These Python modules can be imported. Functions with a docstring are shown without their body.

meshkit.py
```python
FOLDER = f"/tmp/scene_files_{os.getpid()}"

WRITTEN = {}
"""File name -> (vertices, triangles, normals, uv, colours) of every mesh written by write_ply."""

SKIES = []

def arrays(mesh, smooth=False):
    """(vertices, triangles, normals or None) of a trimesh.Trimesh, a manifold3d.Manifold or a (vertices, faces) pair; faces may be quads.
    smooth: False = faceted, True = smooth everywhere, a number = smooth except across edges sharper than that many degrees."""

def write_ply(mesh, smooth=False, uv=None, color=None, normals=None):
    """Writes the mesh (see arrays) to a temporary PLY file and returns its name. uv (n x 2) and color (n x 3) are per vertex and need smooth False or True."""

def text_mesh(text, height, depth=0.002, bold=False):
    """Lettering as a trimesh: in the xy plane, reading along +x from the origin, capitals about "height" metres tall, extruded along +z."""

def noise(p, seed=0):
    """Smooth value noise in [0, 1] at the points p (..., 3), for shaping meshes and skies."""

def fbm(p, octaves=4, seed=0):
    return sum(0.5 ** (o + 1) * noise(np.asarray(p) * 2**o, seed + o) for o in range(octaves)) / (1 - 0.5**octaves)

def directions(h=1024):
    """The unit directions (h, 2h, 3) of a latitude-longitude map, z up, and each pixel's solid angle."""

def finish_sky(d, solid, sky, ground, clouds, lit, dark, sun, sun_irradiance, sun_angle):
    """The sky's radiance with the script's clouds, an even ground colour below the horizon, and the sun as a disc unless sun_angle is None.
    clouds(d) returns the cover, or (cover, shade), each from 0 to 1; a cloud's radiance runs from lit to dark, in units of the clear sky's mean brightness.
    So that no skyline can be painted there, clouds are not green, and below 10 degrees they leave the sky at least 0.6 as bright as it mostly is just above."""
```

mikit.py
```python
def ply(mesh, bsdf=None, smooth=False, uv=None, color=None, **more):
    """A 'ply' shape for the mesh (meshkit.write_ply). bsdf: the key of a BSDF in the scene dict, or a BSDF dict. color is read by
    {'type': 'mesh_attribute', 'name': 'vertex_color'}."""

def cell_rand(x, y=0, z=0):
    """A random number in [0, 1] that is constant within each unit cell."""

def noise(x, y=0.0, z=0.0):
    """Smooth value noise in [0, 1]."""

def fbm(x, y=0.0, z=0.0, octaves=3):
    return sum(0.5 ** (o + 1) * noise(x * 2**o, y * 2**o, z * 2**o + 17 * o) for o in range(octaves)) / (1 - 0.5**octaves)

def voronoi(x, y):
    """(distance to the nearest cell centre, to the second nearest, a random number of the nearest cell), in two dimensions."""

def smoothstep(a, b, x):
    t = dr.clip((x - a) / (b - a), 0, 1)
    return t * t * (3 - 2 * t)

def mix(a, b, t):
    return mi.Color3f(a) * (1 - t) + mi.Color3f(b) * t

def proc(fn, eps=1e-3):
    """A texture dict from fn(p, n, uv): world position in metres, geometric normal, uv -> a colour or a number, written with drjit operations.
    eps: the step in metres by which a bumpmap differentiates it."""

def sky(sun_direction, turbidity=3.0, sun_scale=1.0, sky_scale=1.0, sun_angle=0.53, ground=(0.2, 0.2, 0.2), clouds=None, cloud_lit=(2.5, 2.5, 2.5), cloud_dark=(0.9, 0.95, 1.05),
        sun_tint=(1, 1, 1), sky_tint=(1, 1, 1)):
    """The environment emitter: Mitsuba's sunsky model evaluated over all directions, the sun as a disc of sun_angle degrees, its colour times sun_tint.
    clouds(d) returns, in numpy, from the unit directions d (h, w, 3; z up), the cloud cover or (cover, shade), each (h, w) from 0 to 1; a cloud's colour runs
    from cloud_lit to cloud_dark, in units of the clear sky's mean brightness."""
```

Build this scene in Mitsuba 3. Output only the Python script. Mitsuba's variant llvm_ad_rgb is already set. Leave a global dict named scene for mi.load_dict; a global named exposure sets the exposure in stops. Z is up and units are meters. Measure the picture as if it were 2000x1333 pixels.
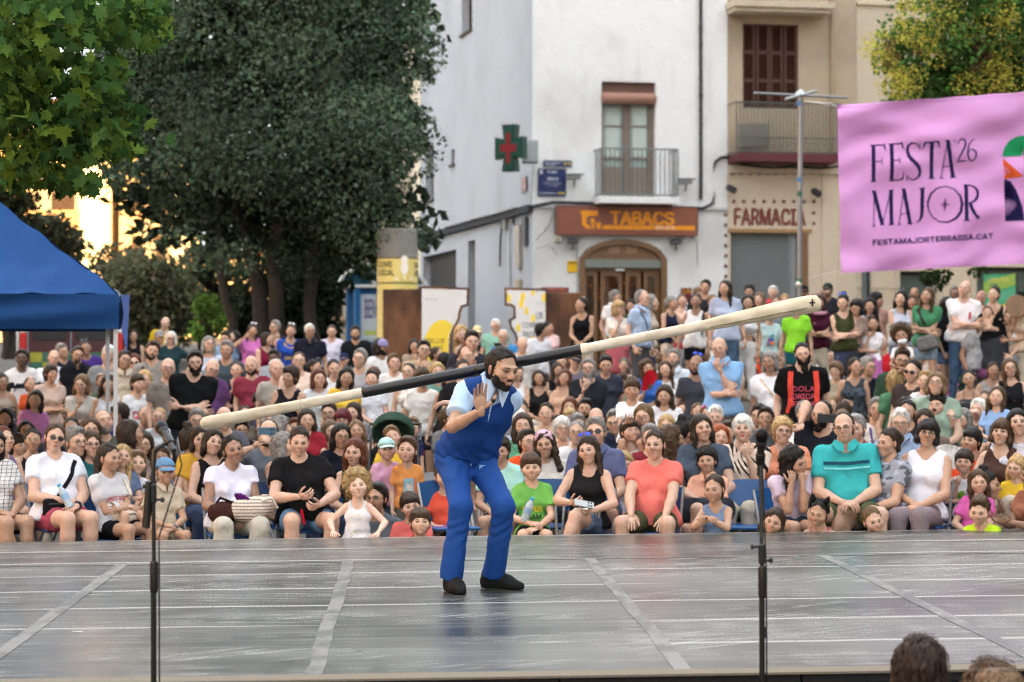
import math, random
import numpy as np, trimesh, mitsuba as mi, drjit as dr, mikit, meshkit
from shapely.geometry import Polygon, Point, LineString
from shapely import affinity
from shapely.ops import unary_union
from scipy.spatial import cKDTree
# ---------------------------------------------------------------- camera, light, exposure
T = mi.ScalarTransform4f
scene, labels = {}, {}
FPX, CAMZ, HOR = 4722.0, 1.86, 690.0           # focal length in pixels of the 2000 px wide photograph, eye height, horizon row
pitch = math.atan((HOR - 666.5) / FPX)
scene['camera'] = {'type': 'thinlens', 'fov': math.degrees(2 * math.atan(1000 / FPX)), 'fov_axis': 'x', 'aperture_radius': .0122, 'focus_distance': 14.6,
                   'to_world': T().look_at(origin=[0, 0, CAMZ], target=[0, 10, CAMZ + 10 * math.tan(pitch)], up=[0, 0, 1]), 'near_clip': .1, 'far_clip': 3000.0}
# evening: a low sun from the right behind the camera, kept off the square by unseen houses added along its right side; a pale, thinly clouded sky lights everything here
scene['sky'] = mikit.sky([.80, -.58, .21], turbidity=4, sun_tint=(1.0, .88, .68), sky_tint=(1.0, .98, .95), ground=(.18, .17, .16),
                         clouds=lambda d: (np.full(d.shape[:2], .85), np.clip(1 - d[..., 2], 0, 1) * .8 + .15 * meshkit.fbm(d * 3, 3)), cloud_lit=(1.93, 1.95, 1.97), cloud_dark=(1.03, 1.04, 1.06))      # a veiled sky, about twice as bright overhead as at the horizon
exposure = 4.75

def P(px, py, Y):
    """The point at depth Y (metres from the camera) that stands at this place of the photograph."""
    return np.array([(px - 1000) / FPX * Y, Y, CAMZ - (py - HOR) / FPX * Y])

# ---------------------------------------------------------------- materials
# Every plain colour travels in the mesh's uv (meshes with colour attributes are not joined): u = red * 128 + green, v = blue + a shade m from 0 to 1 (.5: as it is).
def unpack(uv):
    u = dr.round(uv.x); r = dr.floor(u / 128 + .0005); g = u - 128 * r; b = dr.floor(uv.y); m = (uv.y - b - .05) / .9
    return dr.square(mi.Color3f(r, g, b) / 127), m
def tint(p, n, uv):
    c, m = unpack(uv); return c * (.4 + 1.2 * m)
def skin_tint(p, n, uv):
    c, m = unpack(uv); t = 2 * m - 1; a, d = dr.maximum(t, 0), dr.maximum(-t, 0); q = .86 + .28 * FB(p.x * 46, p.y * 46, p.z * 46, 2); return c * (1 - a * mi.Color3f(.15, .75, .8)) * (1 - d) * mi.Color3f(.5 + .5 * q, q, q)
def vcol(rough, fn=None, **k):
    return {'type': 'twosided', 'm': {'type': 'principled', 'base_color': mikit.proc(fn or tint), 'roughness': rough, **k}}
def bumped(b, fn, scale=1.0, eps=2e-3):
    return {'type': 'twosided', 'm': {'type': 'bumpmap', 't': mikit.proc(fn, eps), 'scale': scale, 'm': b['m'] if b.get('type') == 'twosided' else b}}
def procmat(fn, rough=.8, **k):
    return {'type': 'twosided', 'm': {'type': 'principled', 'base_color': mikit.proc(fn), 'roughness': rough if not callable(rough) else mikit.proc(rough), **k}}
N, FB, SS, MIX = mikit.noise, mikit.fbm, mikit.smoothstep, mikit.mix
scene['skin'] = vcol(.48, skin_tint, specular=.4)
scene['hair'] = vcol(.5, specular=.22)
scene['cloth'] = bumped(vcol(.92, specular=.15), lambda p, n, uv: .042 * FB(p.x * 12 + p.z * 5, p.y * 12, p.z * 9 - p.x * 5, 2) + .0012 * N(p.x * 130, p.y * 130, p.z * 130))
scene['suit'] = bumped(vcol(.75, specular=.2), lambda p, n, uv: .010 * FB(p.x * 13 + p.z * 5, p.y * 13, p.z * 11 - p.x * 6, 3) + .0004 * N(p.x * 260, p.y * 260, p.z * 260))
scene['plastic'] = vcol(.28, specular=.5)
scene['paint'] = vcol(.55, specular=.4)
scene['matt'] = vcol(.9, specular=.2)
scene['steel'] = vcol(.38, metallic=.75)
scene['banner_cloth'] = vcol(.5, specular=.5)
scene['leaf'] = {'type': 'principledthin', 'base_color': mikit.proc(tint), 'roughness': .5, 'diff_trans': .9, 'spec_trans': 0.0}
def wall(c, dirt, amt=.5, sc=1.0, streak=.5):
    def f(p, n, uv):
        a = FB(p.x * .9 * sc, p.y * .9 * sc, p.z * .7 * sc, 4); s = FB(p.x * 5 * sc, p.y * 5 * sc, p.z * .35, 3)
        return MIX(c, dirt, dr.clip(SS(.42, .85, a) * amt + SS(.55, .9, s) * streak * .6, 0, 1)) * (.94 + .12 * N(p.x * 23, p.y * 23, p.z * 23))
    return bumped(procmat(f, .92, specular=.2), lambda p, n, uv: .006 * FB(p.x * 14, p.y * 14, p.z * 14, 3))
scene['render_white'] = wall((.78, .79, .80), (.50, .495, .48), .6, .9, .5)
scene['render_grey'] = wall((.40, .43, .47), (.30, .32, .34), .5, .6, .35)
scene['render_tan'] = wall((.44, .365, .27), (.28, .23, .17), .8, 1.0, .6)
scene['render_cream'] = wall((.60, .515, .40), (.46, .385, .29), .5, .8, .35)
scene['render_sand'] = wall((.54, .475, .37), (.41, .355, .28), .5, .8, .35)
scene['render_gold'] = wall((.55, .46, .34), (.45, .37, .27), .4, .3, .2)
scene['bark'] = bumped(procmat(lambda p, n, uv: MIX((.022, .019, .016), (.06, .052, .045), FB(p.x * 18, p.y * 18, p.z * 5, 3)), .95), lambda p, n, uv: .03 * FB(p.x * 20, p.y * 20, p.z * 6, 3))
scene['corten'] = bumped(procmat(lambda p, n, uv: MIX((.060, .026, .014), (.16, .070, .030), SS(.3, .7, FB(p.x * 3, p.y * 3, p.z * 1.3, 4))) * (.8 + .4 * N(p.x * 60, p.y * 60, p.z * 9)), .8), lambda p, n, uv: .003 * FB(p.x * 40, p.y * 40, p.z * 40, 2))
scene['paving'] = bumped(procmat(lambda p, n, uv: MIX((.034, .032, .029), (.072, .067, .061), FB(p.x * 1.5, p.y * 1.5, 0, 4)) * (.85 + .15 * SS(.02, .05, dr.minimum(dr.abs(p.x * 1.6 - dr.round(p.x * 1.6)), dr.abs(p.y * 1.6 - dr.round(p.y * 1.6))))), .85), lambda p, n, uv: .004 * FB(p.x * 30, p.y * 30, 0, 2))  # darker than the stone itself: shade among the crowd put into the colour
scene['wood'] = bumped(procmat(lambda p, n, uv: MIX((.13, .065, .030), (.24, .135, .065), FB(p.x * 30, p.y * 30, p.z * 3, 3)), .5), lambda p, n, uv: .002 * FB(p.x * 60, p.y * 60, p.z * 6, 2))
# the stage's dance floor: black vinyl, dulled and scratched, with scuffs and painted-in pale reflections along the joints of the 1 m decks below
ca, sa = math.cos(math.atan(.0411)), math.sin(math.atan(.0411)); SY0, SD = 10.55, 8.15      # stage frame: u to the right, v in depth, front edge at v = 0
def uvst(p): return p.x * ca + (p.y - SY0) * sa, -p.x * sa + (p.y - SY0) * ca
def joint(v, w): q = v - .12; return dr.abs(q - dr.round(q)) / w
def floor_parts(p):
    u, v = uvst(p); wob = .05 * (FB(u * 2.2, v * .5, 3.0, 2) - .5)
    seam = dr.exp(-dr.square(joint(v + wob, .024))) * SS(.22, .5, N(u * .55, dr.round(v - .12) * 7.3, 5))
    lines = SS(.56, .80, FB(u * 1.3, v * 34, 1.0, 3)); hair_ = SS(.74, .80, N(u * 4.3, v * 130 + u * 2, 2.0)) * SS(.45, .65, N(u * 1.3, v * 3, 8.0))
    x = u * .8 + v * .6; y = v * .8 - u * .6; s2 = SS(.78, .82, N(x * 3, y * 95, 4.0)) * SS(.5, .7, N(u * 1.2, v * 2.1, 9.0))
    dull = FB(u * .5, v * 1.1, 11.0, 4)
    return u, v, seam, lines, dr.maximum(hair_, s2), dull
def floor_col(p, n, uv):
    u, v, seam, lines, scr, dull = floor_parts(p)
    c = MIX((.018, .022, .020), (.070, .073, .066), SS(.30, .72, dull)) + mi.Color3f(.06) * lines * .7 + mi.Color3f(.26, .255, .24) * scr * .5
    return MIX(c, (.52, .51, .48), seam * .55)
def floor_rough(p, n, uv):
    u, v, seam, lines, scr, dull = floor_parts(p)
    return dr.clip(.20 + .15 * dull + .08 * lines + .25 * seam + .2 * scr, .1, .7)
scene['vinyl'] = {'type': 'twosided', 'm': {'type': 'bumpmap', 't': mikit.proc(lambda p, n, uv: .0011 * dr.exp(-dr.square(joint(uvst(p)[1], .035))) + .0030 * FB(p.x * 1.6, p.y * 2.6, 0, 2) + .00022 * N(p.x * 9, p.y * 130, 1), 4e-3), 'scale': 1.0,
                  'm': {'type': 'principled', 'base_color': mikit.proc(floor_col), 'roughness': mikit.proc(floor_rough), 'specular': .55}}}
scene['tape'] = procmat(lambda p, n, uv: MIX((.06, .062, .058), (.14, .138, .13), SS(.3, .7, FB(p.x * 9, p.y * 4, 0, 4))), .36, specular=.5)
scene['glass'] = {'type': 'thindielectric'}

# ---------------------------------------------------------------- scene entries
TAKEN = {}
def fresh(name, parent=None):
    k = name if parent is None else parent + '__' + name
    n = TAKEN.get(k, -1) + 1; TAKEN[k] = n
    return k if n == 0 else f'{k}_{n:03d}'
def tag(k, label=None, cat=None, group=None, kind=None):
    labels[k] = {a: b for a, b in (('label', label), ('category', cat), ('group', group), ('kind', kind)) if b}
    return k
def thing(name, label, cat, group=None): return tag(fresh(name), label, cat, group)
def part(name, parent, m, bsdf, c=None, smooth=False, kind=None, label=None):
    """One entry: m is (v, f) or (v, f, colours)."""
    k = fresh(name, parent); v, f = np.asarray(m[0], float), np.asarray(m[1])
    cc = m[2] if len(m) > 2 else np.tile(np.asarray(c if not isinstance(c, str) else lin(c), float), (len(v), 1)) if c is not None else None
    if smooth not in (False, True):
        sm = trimesh.graph.smooth_shade(trimesh.Trimesh(v, f, process=False), angle=math.radians(smooth), facet_minarea=None)
        if cc is not None: cc = np.tile(cc[0], (len(sm.vertices), 1))
        v, f = np.array(sm.vertices), np.array(sm.faces); smooth = True
    elif smooth is False and cc is not None: v, cc, f = v[f].reshape(-1, 3), cc[f[:, [0, 0, 0]]].reshape(-1, cc.shape[1]), np.arange(f.size).reshape(-1, 3)
    n = meshkit.arrays((v, f), True)[2] if smooth else None; uv = None
    if cc is not None:
        q = np.rint(np.sqrt(np.clip(cc[:, :3], 0, 1)) * 127).astype(int); code = q[:, 0] * 16384 + q[:, 1] * 128 + q[:, 2]; fc = code[f]
        if (fc != fc[:, :1]).any():      # a face has one colour: vertices between two colours are doubled
            key = np.stack([f.ravel(), np.repeat(fc[:, 0], 3)], 1); u_, inv = np.unique(key, axis=0, return_inverse=True); ix = u_[:, 0]
            v, f, cc = v[ix], inv.reshape(-1, 3), cc[ix]; n = None if n is None else n[ix]; co = u_[:, 1]; q = np.stack([co // 16384, co // 128 % 128, co % 128], 1)
        sh = np.clip(cc[:, 3] if cc.shape[1] > 3 else .5, 0, 1); uv = np.stack([q[:, 0] * 128 + q[:, 1] + 0.0, q[:, 2] + .05 + .9 * sh], 1)
    path = meshkit.write_ply((v, f), False, uv, normals=n); scene[k] = {'type': 'ply', 'filename': path, 'face_normals': n is None, 'bsdf': {'type': 'ref', 'id': bsdf}}
    if kind or label: tag(k, label, kind=kind)
    return k
def solo(name, label, cat, m, bsdf, c=None, smooth=False, group=None):
    k = part(name, None, m, bsdf, c, smooth); tag(k, label, cat, group); return k
def struct(name, m, bsdf, c=None, smooth=False):
    k = part(name, None, m, bsdf, c, smooth); labels[k] = {'kind': 'structure'}; return k
def flat_text(txt, h, bold=True):
    m = meshkit.text_mesh(txt, h, .004, bold); v = np.array(m.vertices); v[:, 0] -= v[:, 0].min(); return v, np.array(m.faces)
def fit(m, w=None, h=None):
    """Scales lettering in xy to the width and height."""
    v = m[0].copy(); v[:, :2] -= v[:, :2].min(0); e = v[:, :2].max(0)
    if w: v[:, 0] *= w / e[0]
    if h: v[:, 1] *= h / e[1]
    return v, m[1]
def upright(m, o, r, out=None):
    """Lays an xy mesh (z its thickness) onto a wall: x along r, y up, thickness towards the viewer."""
    r = nrm(r); nn = np.cross(r, [0, 0, 1.0]); v = m[0]
    return (np.asarray(o, float) + v[:, :1] * r + v[:, 1:2] * np.array([0, 0, 1.0]) + v[:, 2:3] * nn, m[1])
def terrain(X, Y, terrace=True):
    low = np.interp(Y, [0, 23, 30, 36, 42, 50, 60, 75, 140], [0, 0, .13, .27, .52, .95, 1.35, 1.8, 3.0])
    return np.where((np.asarray(X) > .55) & (np.asarray(Y) > 32.4) & terrace, np.interp(Y, [32.4, 44, 58, 75, 140], [1.03, 1.28, 1.42, 1.8, 3.0]), low)
# ---------------------------------------------------------------- mesh helpers
def nrm(v):
    v = np.asarray(v, float); return v / (np.linalg.norm(v) + 1e-12)

def lin(h):
    """'rrggbb' as seen in daylight -> linear reflectance."""
    c = np.array([int(h[i:i + 2], 16) for i in (0, 2, 4)]) / 255.0
    return np.where(c < .04045, c / 12.92, ((c + .055) / 1.055) ** 2.4)

def cat(*ms):
    """Joins (v, f) or (v, f, c) meshes."""
    ms = [m for m in ms if m is not None and len(m[0])]
    n = np.cumsum([0] + [len(m[0]) for m in ms])
    out = [np.vstack([m[0] for m in ms]), np.vstack([np.asarray(m[1]) + a for m, a in zip(ms, n)])]
    if len(ms[0]) > 2: w = max(m[2].shape[1] for m in ms); out.append(np.vstack([m[2] if m[2].shape[1] == w else np.hstack([m[2], np.full((len(m[2]), 1), .5)]) for m in ms]))
    return tuple(out)

def col(m, c):
    return m[0], m[1], np.tile(np.asarray(c, float), (len(m[0]), 1))

def xf(m, R=None, t=(0, 0, 0)):
    v = np.asarray(m[0], float)
    if R is not None: v = v @ np.asarray(R).T
    return (v + np.asarray(t, float),) + tuple(m[1:])

def rot(axis, deg):
    a = nrm(axis); t = math.radians(deg); K = np.array([[0, -a[2], a[1]], [a[2], 0, -a[0]], [-a[1], a[0], 0]])
    return np.eye(3) + math.sin(t) * K + (1 - math.cos(t)) * K @ K

def rz(d): return rot((0, 0, 1), d)
def rx(d): return rot((1, 0, 0), d)

def tube(pts, rad, sides=6, caps=True, flat=None):
    p = np.asarray(pts, float); n = len(p); rad = np.broadcast_to(rad, (n,))
    d = np.gradient(p, axis=0); d /= np.linalg.norm(d, axis=1, keepdims=True) + 1e-12
    ref = np.array([0, 0, 1.0]) if abs(d[:, 2]).mean() < .75 else np.array([1.0, 0, 0])
    a = np.cross(d, ref); a /= np.linalg.norm(a, axis=1, keepdims=True) + 1e-9; b = np.cross(a, d)
    th = np.arange(sides) * 2 * np.pi / sides + np.pi / sides
    fl = 1 if flat is None else flat
    v = (p[:, None] + rad[:, None, None] * (np.cos(th)[None, :, None] * a[:, None] + fl * np.sin(th)[None, :, None] * b[:, None])).reshape(-1, 3)
    i, j = np.meshgrid(np.arange(n - 1), np.arange(sides), indexing='ij')
    q = np.stack([i * sides + j, i * sides + (j + 1) % sides, (i + 1) * sides + (j + 1) % sides, (i + 1) * sides + j], -1).reshape(-1, 4)
    f = np.vstack([q[:, [0, 2, 1]], q[:, [0, 3, 2]]])
    if caps:
        k = len(v); v = np.vstack([v, p[0] - d[0] * rad[0] * .35, p[-1] + d[-1] * rad[-1] * .35])
        j = np.arange(sides); e = (n - 1) * sides
        f = np.vstack([f, np.stack([np.full(sides, k), j, (j + 1) % sides], 1), np.stack([np.full(sides, k + 1), e + (j + 1) % sides, e + j], 1)])
    return v, f

def rod(a, b, r, sides=8, r2=None):
    """A straight bar with flat ends (own end rings, so the ends stay crisp)."""
    a, b = np.asarray(a, float), np.asarray(b, float); d = nrm(b - a); r2 = r if r2 is None else r2
    return tube([a, a + d * 1e-5, b - d * 1e-5, b], [r * .9, r, r2, r2 * .9], sides)

BOXF = np.array([[0, 2, 3, 1], [4, 5, 7, 6], [0, 1, 5, 4], [2, 6, 7, 3], [0, 4, 6, 2], [1, 3, 7, 5]])
def box(c, s, R=None):
    c, s = np.asarray(c, float), np.asarray(s, float) / 2
    v = np.array([[x, y, z] for x in (-1, 1) for y in (-1, 1) for z in (-1, 1)]) * s
    if R is not None: v = v @ np.asarray(R).T
    return v + c, np.vstack([BOXF[:, [0, 1, 2]], BOXF[:, [0, 2, 3]]])[:, ::-1]

def bx(x0, x1, y0, y1, z0, z1):
    return box(((x0 + x1) / 2, (y0 + y1) / 2, (z0 + z1) / 2), (x1 - x0, y1 - y0, z1 - z0))

def rbox(c, s, r, R=None):
    """A box with chamfered edges (44 triangles)."""
    h = np.asarray(s, float) / 2; r = min(r, h.min() * .49); v = []
    for x in (-1, 1):
        for y in (-1, 1):
            for z in (-1, 1):
                g = np.array([x, y, z])
                for k in range(3):
                    q = h - r; q = q.copy(); q[k] = h[k]; v.append(g * q)
    hull = trimesh.convex.convex_hull(np.array(v))
    v = np.array(hull.vertices); 
    if R is not None: v = v @ np.asarray(R).T
    return v + np.asarray(c, float), np.array(hull.faces)

def ball(c, r, n=10, m=7):
    """A UV ellipsoid."""
    r = np.broadcast_to(r, (3,)); v = [[0, 0, 1]]
    for i in range(1, m):
        for j in range(n):
            t, p = math.pi * i / m, 2 * math.pi * j / n; v.append([math.sin(t) * math.cos(p), math.sin(t) * math.sin(p), math.cos(t)])
    v.append([0, 0, -1]); f = []
    for j in range(n): f.append([0, 1 + j, 1 + (j + 1) % n]); f.append([len(v) - 1, 1 + (m - 2) * n + (j + 1) % n, 1 + (m - 2) * n + j])
    for i in range(m - 2):
        for j in range(n):
            a, b, c_, d = 1 + i * n + j, 1 + i * n + (j + 1) % n, 1 + (i + 1) * n + (j + 1) % n, 1 + (i + 1) * n + j; f += [[a, d, c_], [a, c_, b]]
    return np.array(v) * r + np.asarray(c, float), np.array(f)

def grid_faces(n, m, wrap=False):
    i, j = np.meshgrid(np.arange(n - 1), np.arange(m if wrap else m - 1), indexing='ij')
    q = np.stack([i * m + j, (i + 1) * m + j, (i + 1) * m + (j + 1) % m, i * m + (j + 1) % m], -1).reshape(-1, 4)
    return np.vstack([q[:, [0, 1, 2]], q[:, [0, 2, 3]]])

def lathe(prof, n=16, c=(0, 0, 0)):
    """prof: [(r, z), ...] from the bottom up."""
    a = np.arange(n) * 2 * np.pi / n
    v = np.array([[r * math.cos(t), r * math.sin(t), z] for r, z in prof for t in a]) + np.asarray(c, float)
    return v, grid_faces(len(prof), n, True)[:, ::-1]

def extrude(poly, depth):
    """A shapely polygon pushed along +z."""
    ms = [trimesh.creation.extrude_polygon(g, depth, engine='earcut') for g in getattr(poly, 'geoms', [poly]) if g.area > 0]
    m = trimesh.util.concatenate(ms); return np.array(m.vertices), np.array(m.faces)

# ---------------------------------------------------------------- implicit surfaces
class Sdf:
    """A small implicit-surface modeller: primitives blended in turn on a grid, then surface nets."""
    def __init__(s): s.ops = []
    def cone(s, a, b, ra, rb=None, k=.02, sy=1.0, op='add', cap=None):
        s.ops.append(('cone', np.array(a, float), np.array(b, float), ra, ra if rb is None else rb, k, sy, op, cap)); return s
    def ell(s, c, r, k=.02, op='add', R=None):
        s.ops.append(('ell', np.array(c, float), np.broadcast_to(np.array(r, float), (3,)), R, 0, k, 1, op, None)); return s
    def half(s, p, n, k=0.0):
        """Keeps the side that the normal n points away from."""
        s.ops.append(('half', np.array(p, float), nrm(n), 0, 0, k, 1, 'and', None)); return s
    def fn(s, f, op='and', k=.0):
        s.ops.append(('fn', f, None, 0, 0, k, 1, op, None)); return s
    @staticmethod
    def dist(o, X, Y, Z):
        kind, a, b, ra, rb, k, sy, op, cap = o
        if kind == 'cone':
            d = b - a; L2 = float(d @ d) + 1e-12
            x, y, z = X - a[0], Y - a[1], Z - a[2]
            t = (x * d[0] + y * d[1] + z * d[2]) / L2
            tc = np.clip(t, 0, 1 if cap is None else 1.5)
            r = ra + (rb - ra) * tc
            q = np.sqrt((x - tc * d[0]) ** 2 + ((y - tc * d[1]) * sy) ** 2 + (z - tc * d[2]) ** 2) - r
            if cap is not None: q = np.maximum(q, (t - 1) * math.sqrt(L2))
            return q
        if kind == 'ell':
            x, y, z = X - a[0], Y - a[1], Z - a[2]
            if ra is not None:
                R = ra; x, y, z = R[0][0] * x + R[1][0] * y + R[2][0] * z, R[0][1] * x + R[1][1] * y + R[2][1] * z, R[0][2] * x + R[1][2] * y + R[2][2] * z
            g = np.sqrt((x / b[0]) ** 2 + (y / b[1]) ** 2 + (z / b[2]) ** 2)
            return (g - 1) * b.min() if b.min() > .6 * b.max() else (g - 1) * (g + .05) / (np.sqrt((x / b[0] ** 2) ** 2 + (y / b[1] ** 2) ** 2 + (z / b[2] ** 2) ** 2) + 1e-6 + .05 / b.max())
        if kind == 'half': return (X - a[0]) * b[0] + (Y - a[1]) * b[1] + (Z - a[2]) * b[2]
        return a(X, Y, Z)
    @staticmethod
    def comb(F, d, op, k):
        if op == 'add':
            if k <= 0: return np.minimum(F, d)
            h = np.clip(.5 + .5 * (F - d) / k, 0, 1); return F + (d - F) * h - k * h * (1 - h)
        if op == 'sub': d = -d
        if k <= 0: return np.maximum(F, d)
        h = np.clip(.5 - .5 * (F - d) / k, 0, 1); return F + (d - F) * h + k * h * (1 - h)
    def at(s, P):
        F = np.full(len(P), 1.0)
        for o in s.ops: F = s.comb(F, s.dist(o, P[:, 0], P[:, 1], P[:, 2]), o[7], o[5])
        return F
    def box(s, o, pad):
        if o[0] == 'cone':
            r = max(o[3], o[4]); return np.minimum(o[1], o[2]) - r - pad, np.maximum(o[1], o[2]) + r + pad
        if o[0] == 'ell':
            r = o[2].max(); return o[1] - r - pad, o[1] + r + pad
        return None
    def mesh(s, cell, wob=None):
        bs = [s.box(o, o[5] * .3 + 2 * cell) for o in s.ops if o[7] == 'add' and o[0] != 'fn']
        lo = np.min([b[0] for b in bs], 0); hi = np.max([b[1] for b in bs], 0)
        n = np.ceil((hi - lo) / cell).astype(int) + 1
        ax = [lo[i] + cell * np.arange(n[i]) for i in range(3)]
        F = np.full(n, 1.0)
        for o in s.ops:
            b = s.box(o, o[5] * .6 + 2.2 * cell); sl = [slice(None)] * 3
            if b is not None: sl = [slice(max(0, int((b[0][i] - lo[i]) / cell)), max(0, int((b[1][i] - lo[i]) / cell) + 2)) for i in range(3)]
            X, Y, Z = ax[0][sl[0]][:, None, None], ax[1][sl[1]][None, :, None], ax[2][sl[2]][None, None, :]
            if not (X.size and Y.size and Z.size): continue
            sl = tuple(sl); F[sl] = s.comb(F[sl], s.dist(o, X, Y, Z), o[7], o[5])
        if wob is not None:
            X, Y, Z = np.meshgrid(*ax, indexing='ij'); m = np.abs(F) < 3 * cell; F[m] += wob(np.stack([X[m], Y[m], Z[m]], -1))
        return nets(F, lo, cell)

C8 = np.array([[i, j, k] for i in (0, 1) for j in (0, 1) for k in (0, 1)])
E12 = [(a, b) for a in range(8) for b in range(a + 1, 8) if np.abs(C8[a] - C8[b]).sum() == 1]
def nets(F, lo, cell):
    s = (F < 0); n = np.array(F.shape) - 1
    cnt = sum(s[i:i + n[0], j:j + n[1], k:k + n[2]].astype(np.int8) for i, j, k in C8)
    ix = np.argwhere((cnt > 0) & (cnt < 8))
    if not len(ix): return np.zeros((0, 3)), np.zeros((0, 3), int)
    idx = np.full(n, -1, int); idx[tuple(ix.T)] = np.arange(len(ix))
    V8 = np.stack([F[tuple((ix + c).T)] for c in C8], 1); acc = np.zeros((len(ix), 3)); num = np.zeros(len(ix))
    for a, b in E12:
        m = (V8[:, a] < 0) != (V8[:, b] < 0); t = np.where(m, V8[:, a] / np.where(m, V8[:, a] - V8[:, b], 1), 0)
        acc += m[:, None] * (C8[a] + t[:, None] * (C8[b] - C8[a])); num += m
    v = lo + cell * (ix + acc / num[:, None]); fs = []
    for a in range(3):
        b, c = (a + 1) % 3, (a + 2) % 3
        sl0 = [slice(None)] * 3; sl1 = [slice(None)] * 3; sl0[a] = slice(0, -1); sl1[a] = slice(1, None)
        e = np.argwhere(s[tuple(sl0)] != s[tuple(sl1)])
        e = e[(e[:, b] > 0) & (e[:, c] > 0) & (e[:, b] < n[b]) & (e[:, c] < n[c]) & (e[:, a] < n[a])]
        if not len(e): continue
        q = []
        for db, dc in ((1, 1), (0, 1), (0, 0), (1, 0)):
            g = e.copy(); g[:, b] -= db; g[:, c] -= dc; q.append(idx[tuple(g.T)])
        q = np.stack(q, 1); ins = s[tuple(e.T)]; q[~ins] = q[~ins][:, ::-1]
        fs += [q[:, [0, 1, 2]], q[:, [0, 2, 3]]]
    f = np.vstack(fs); return v, f[(f >= 0).all(1)]
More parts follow.
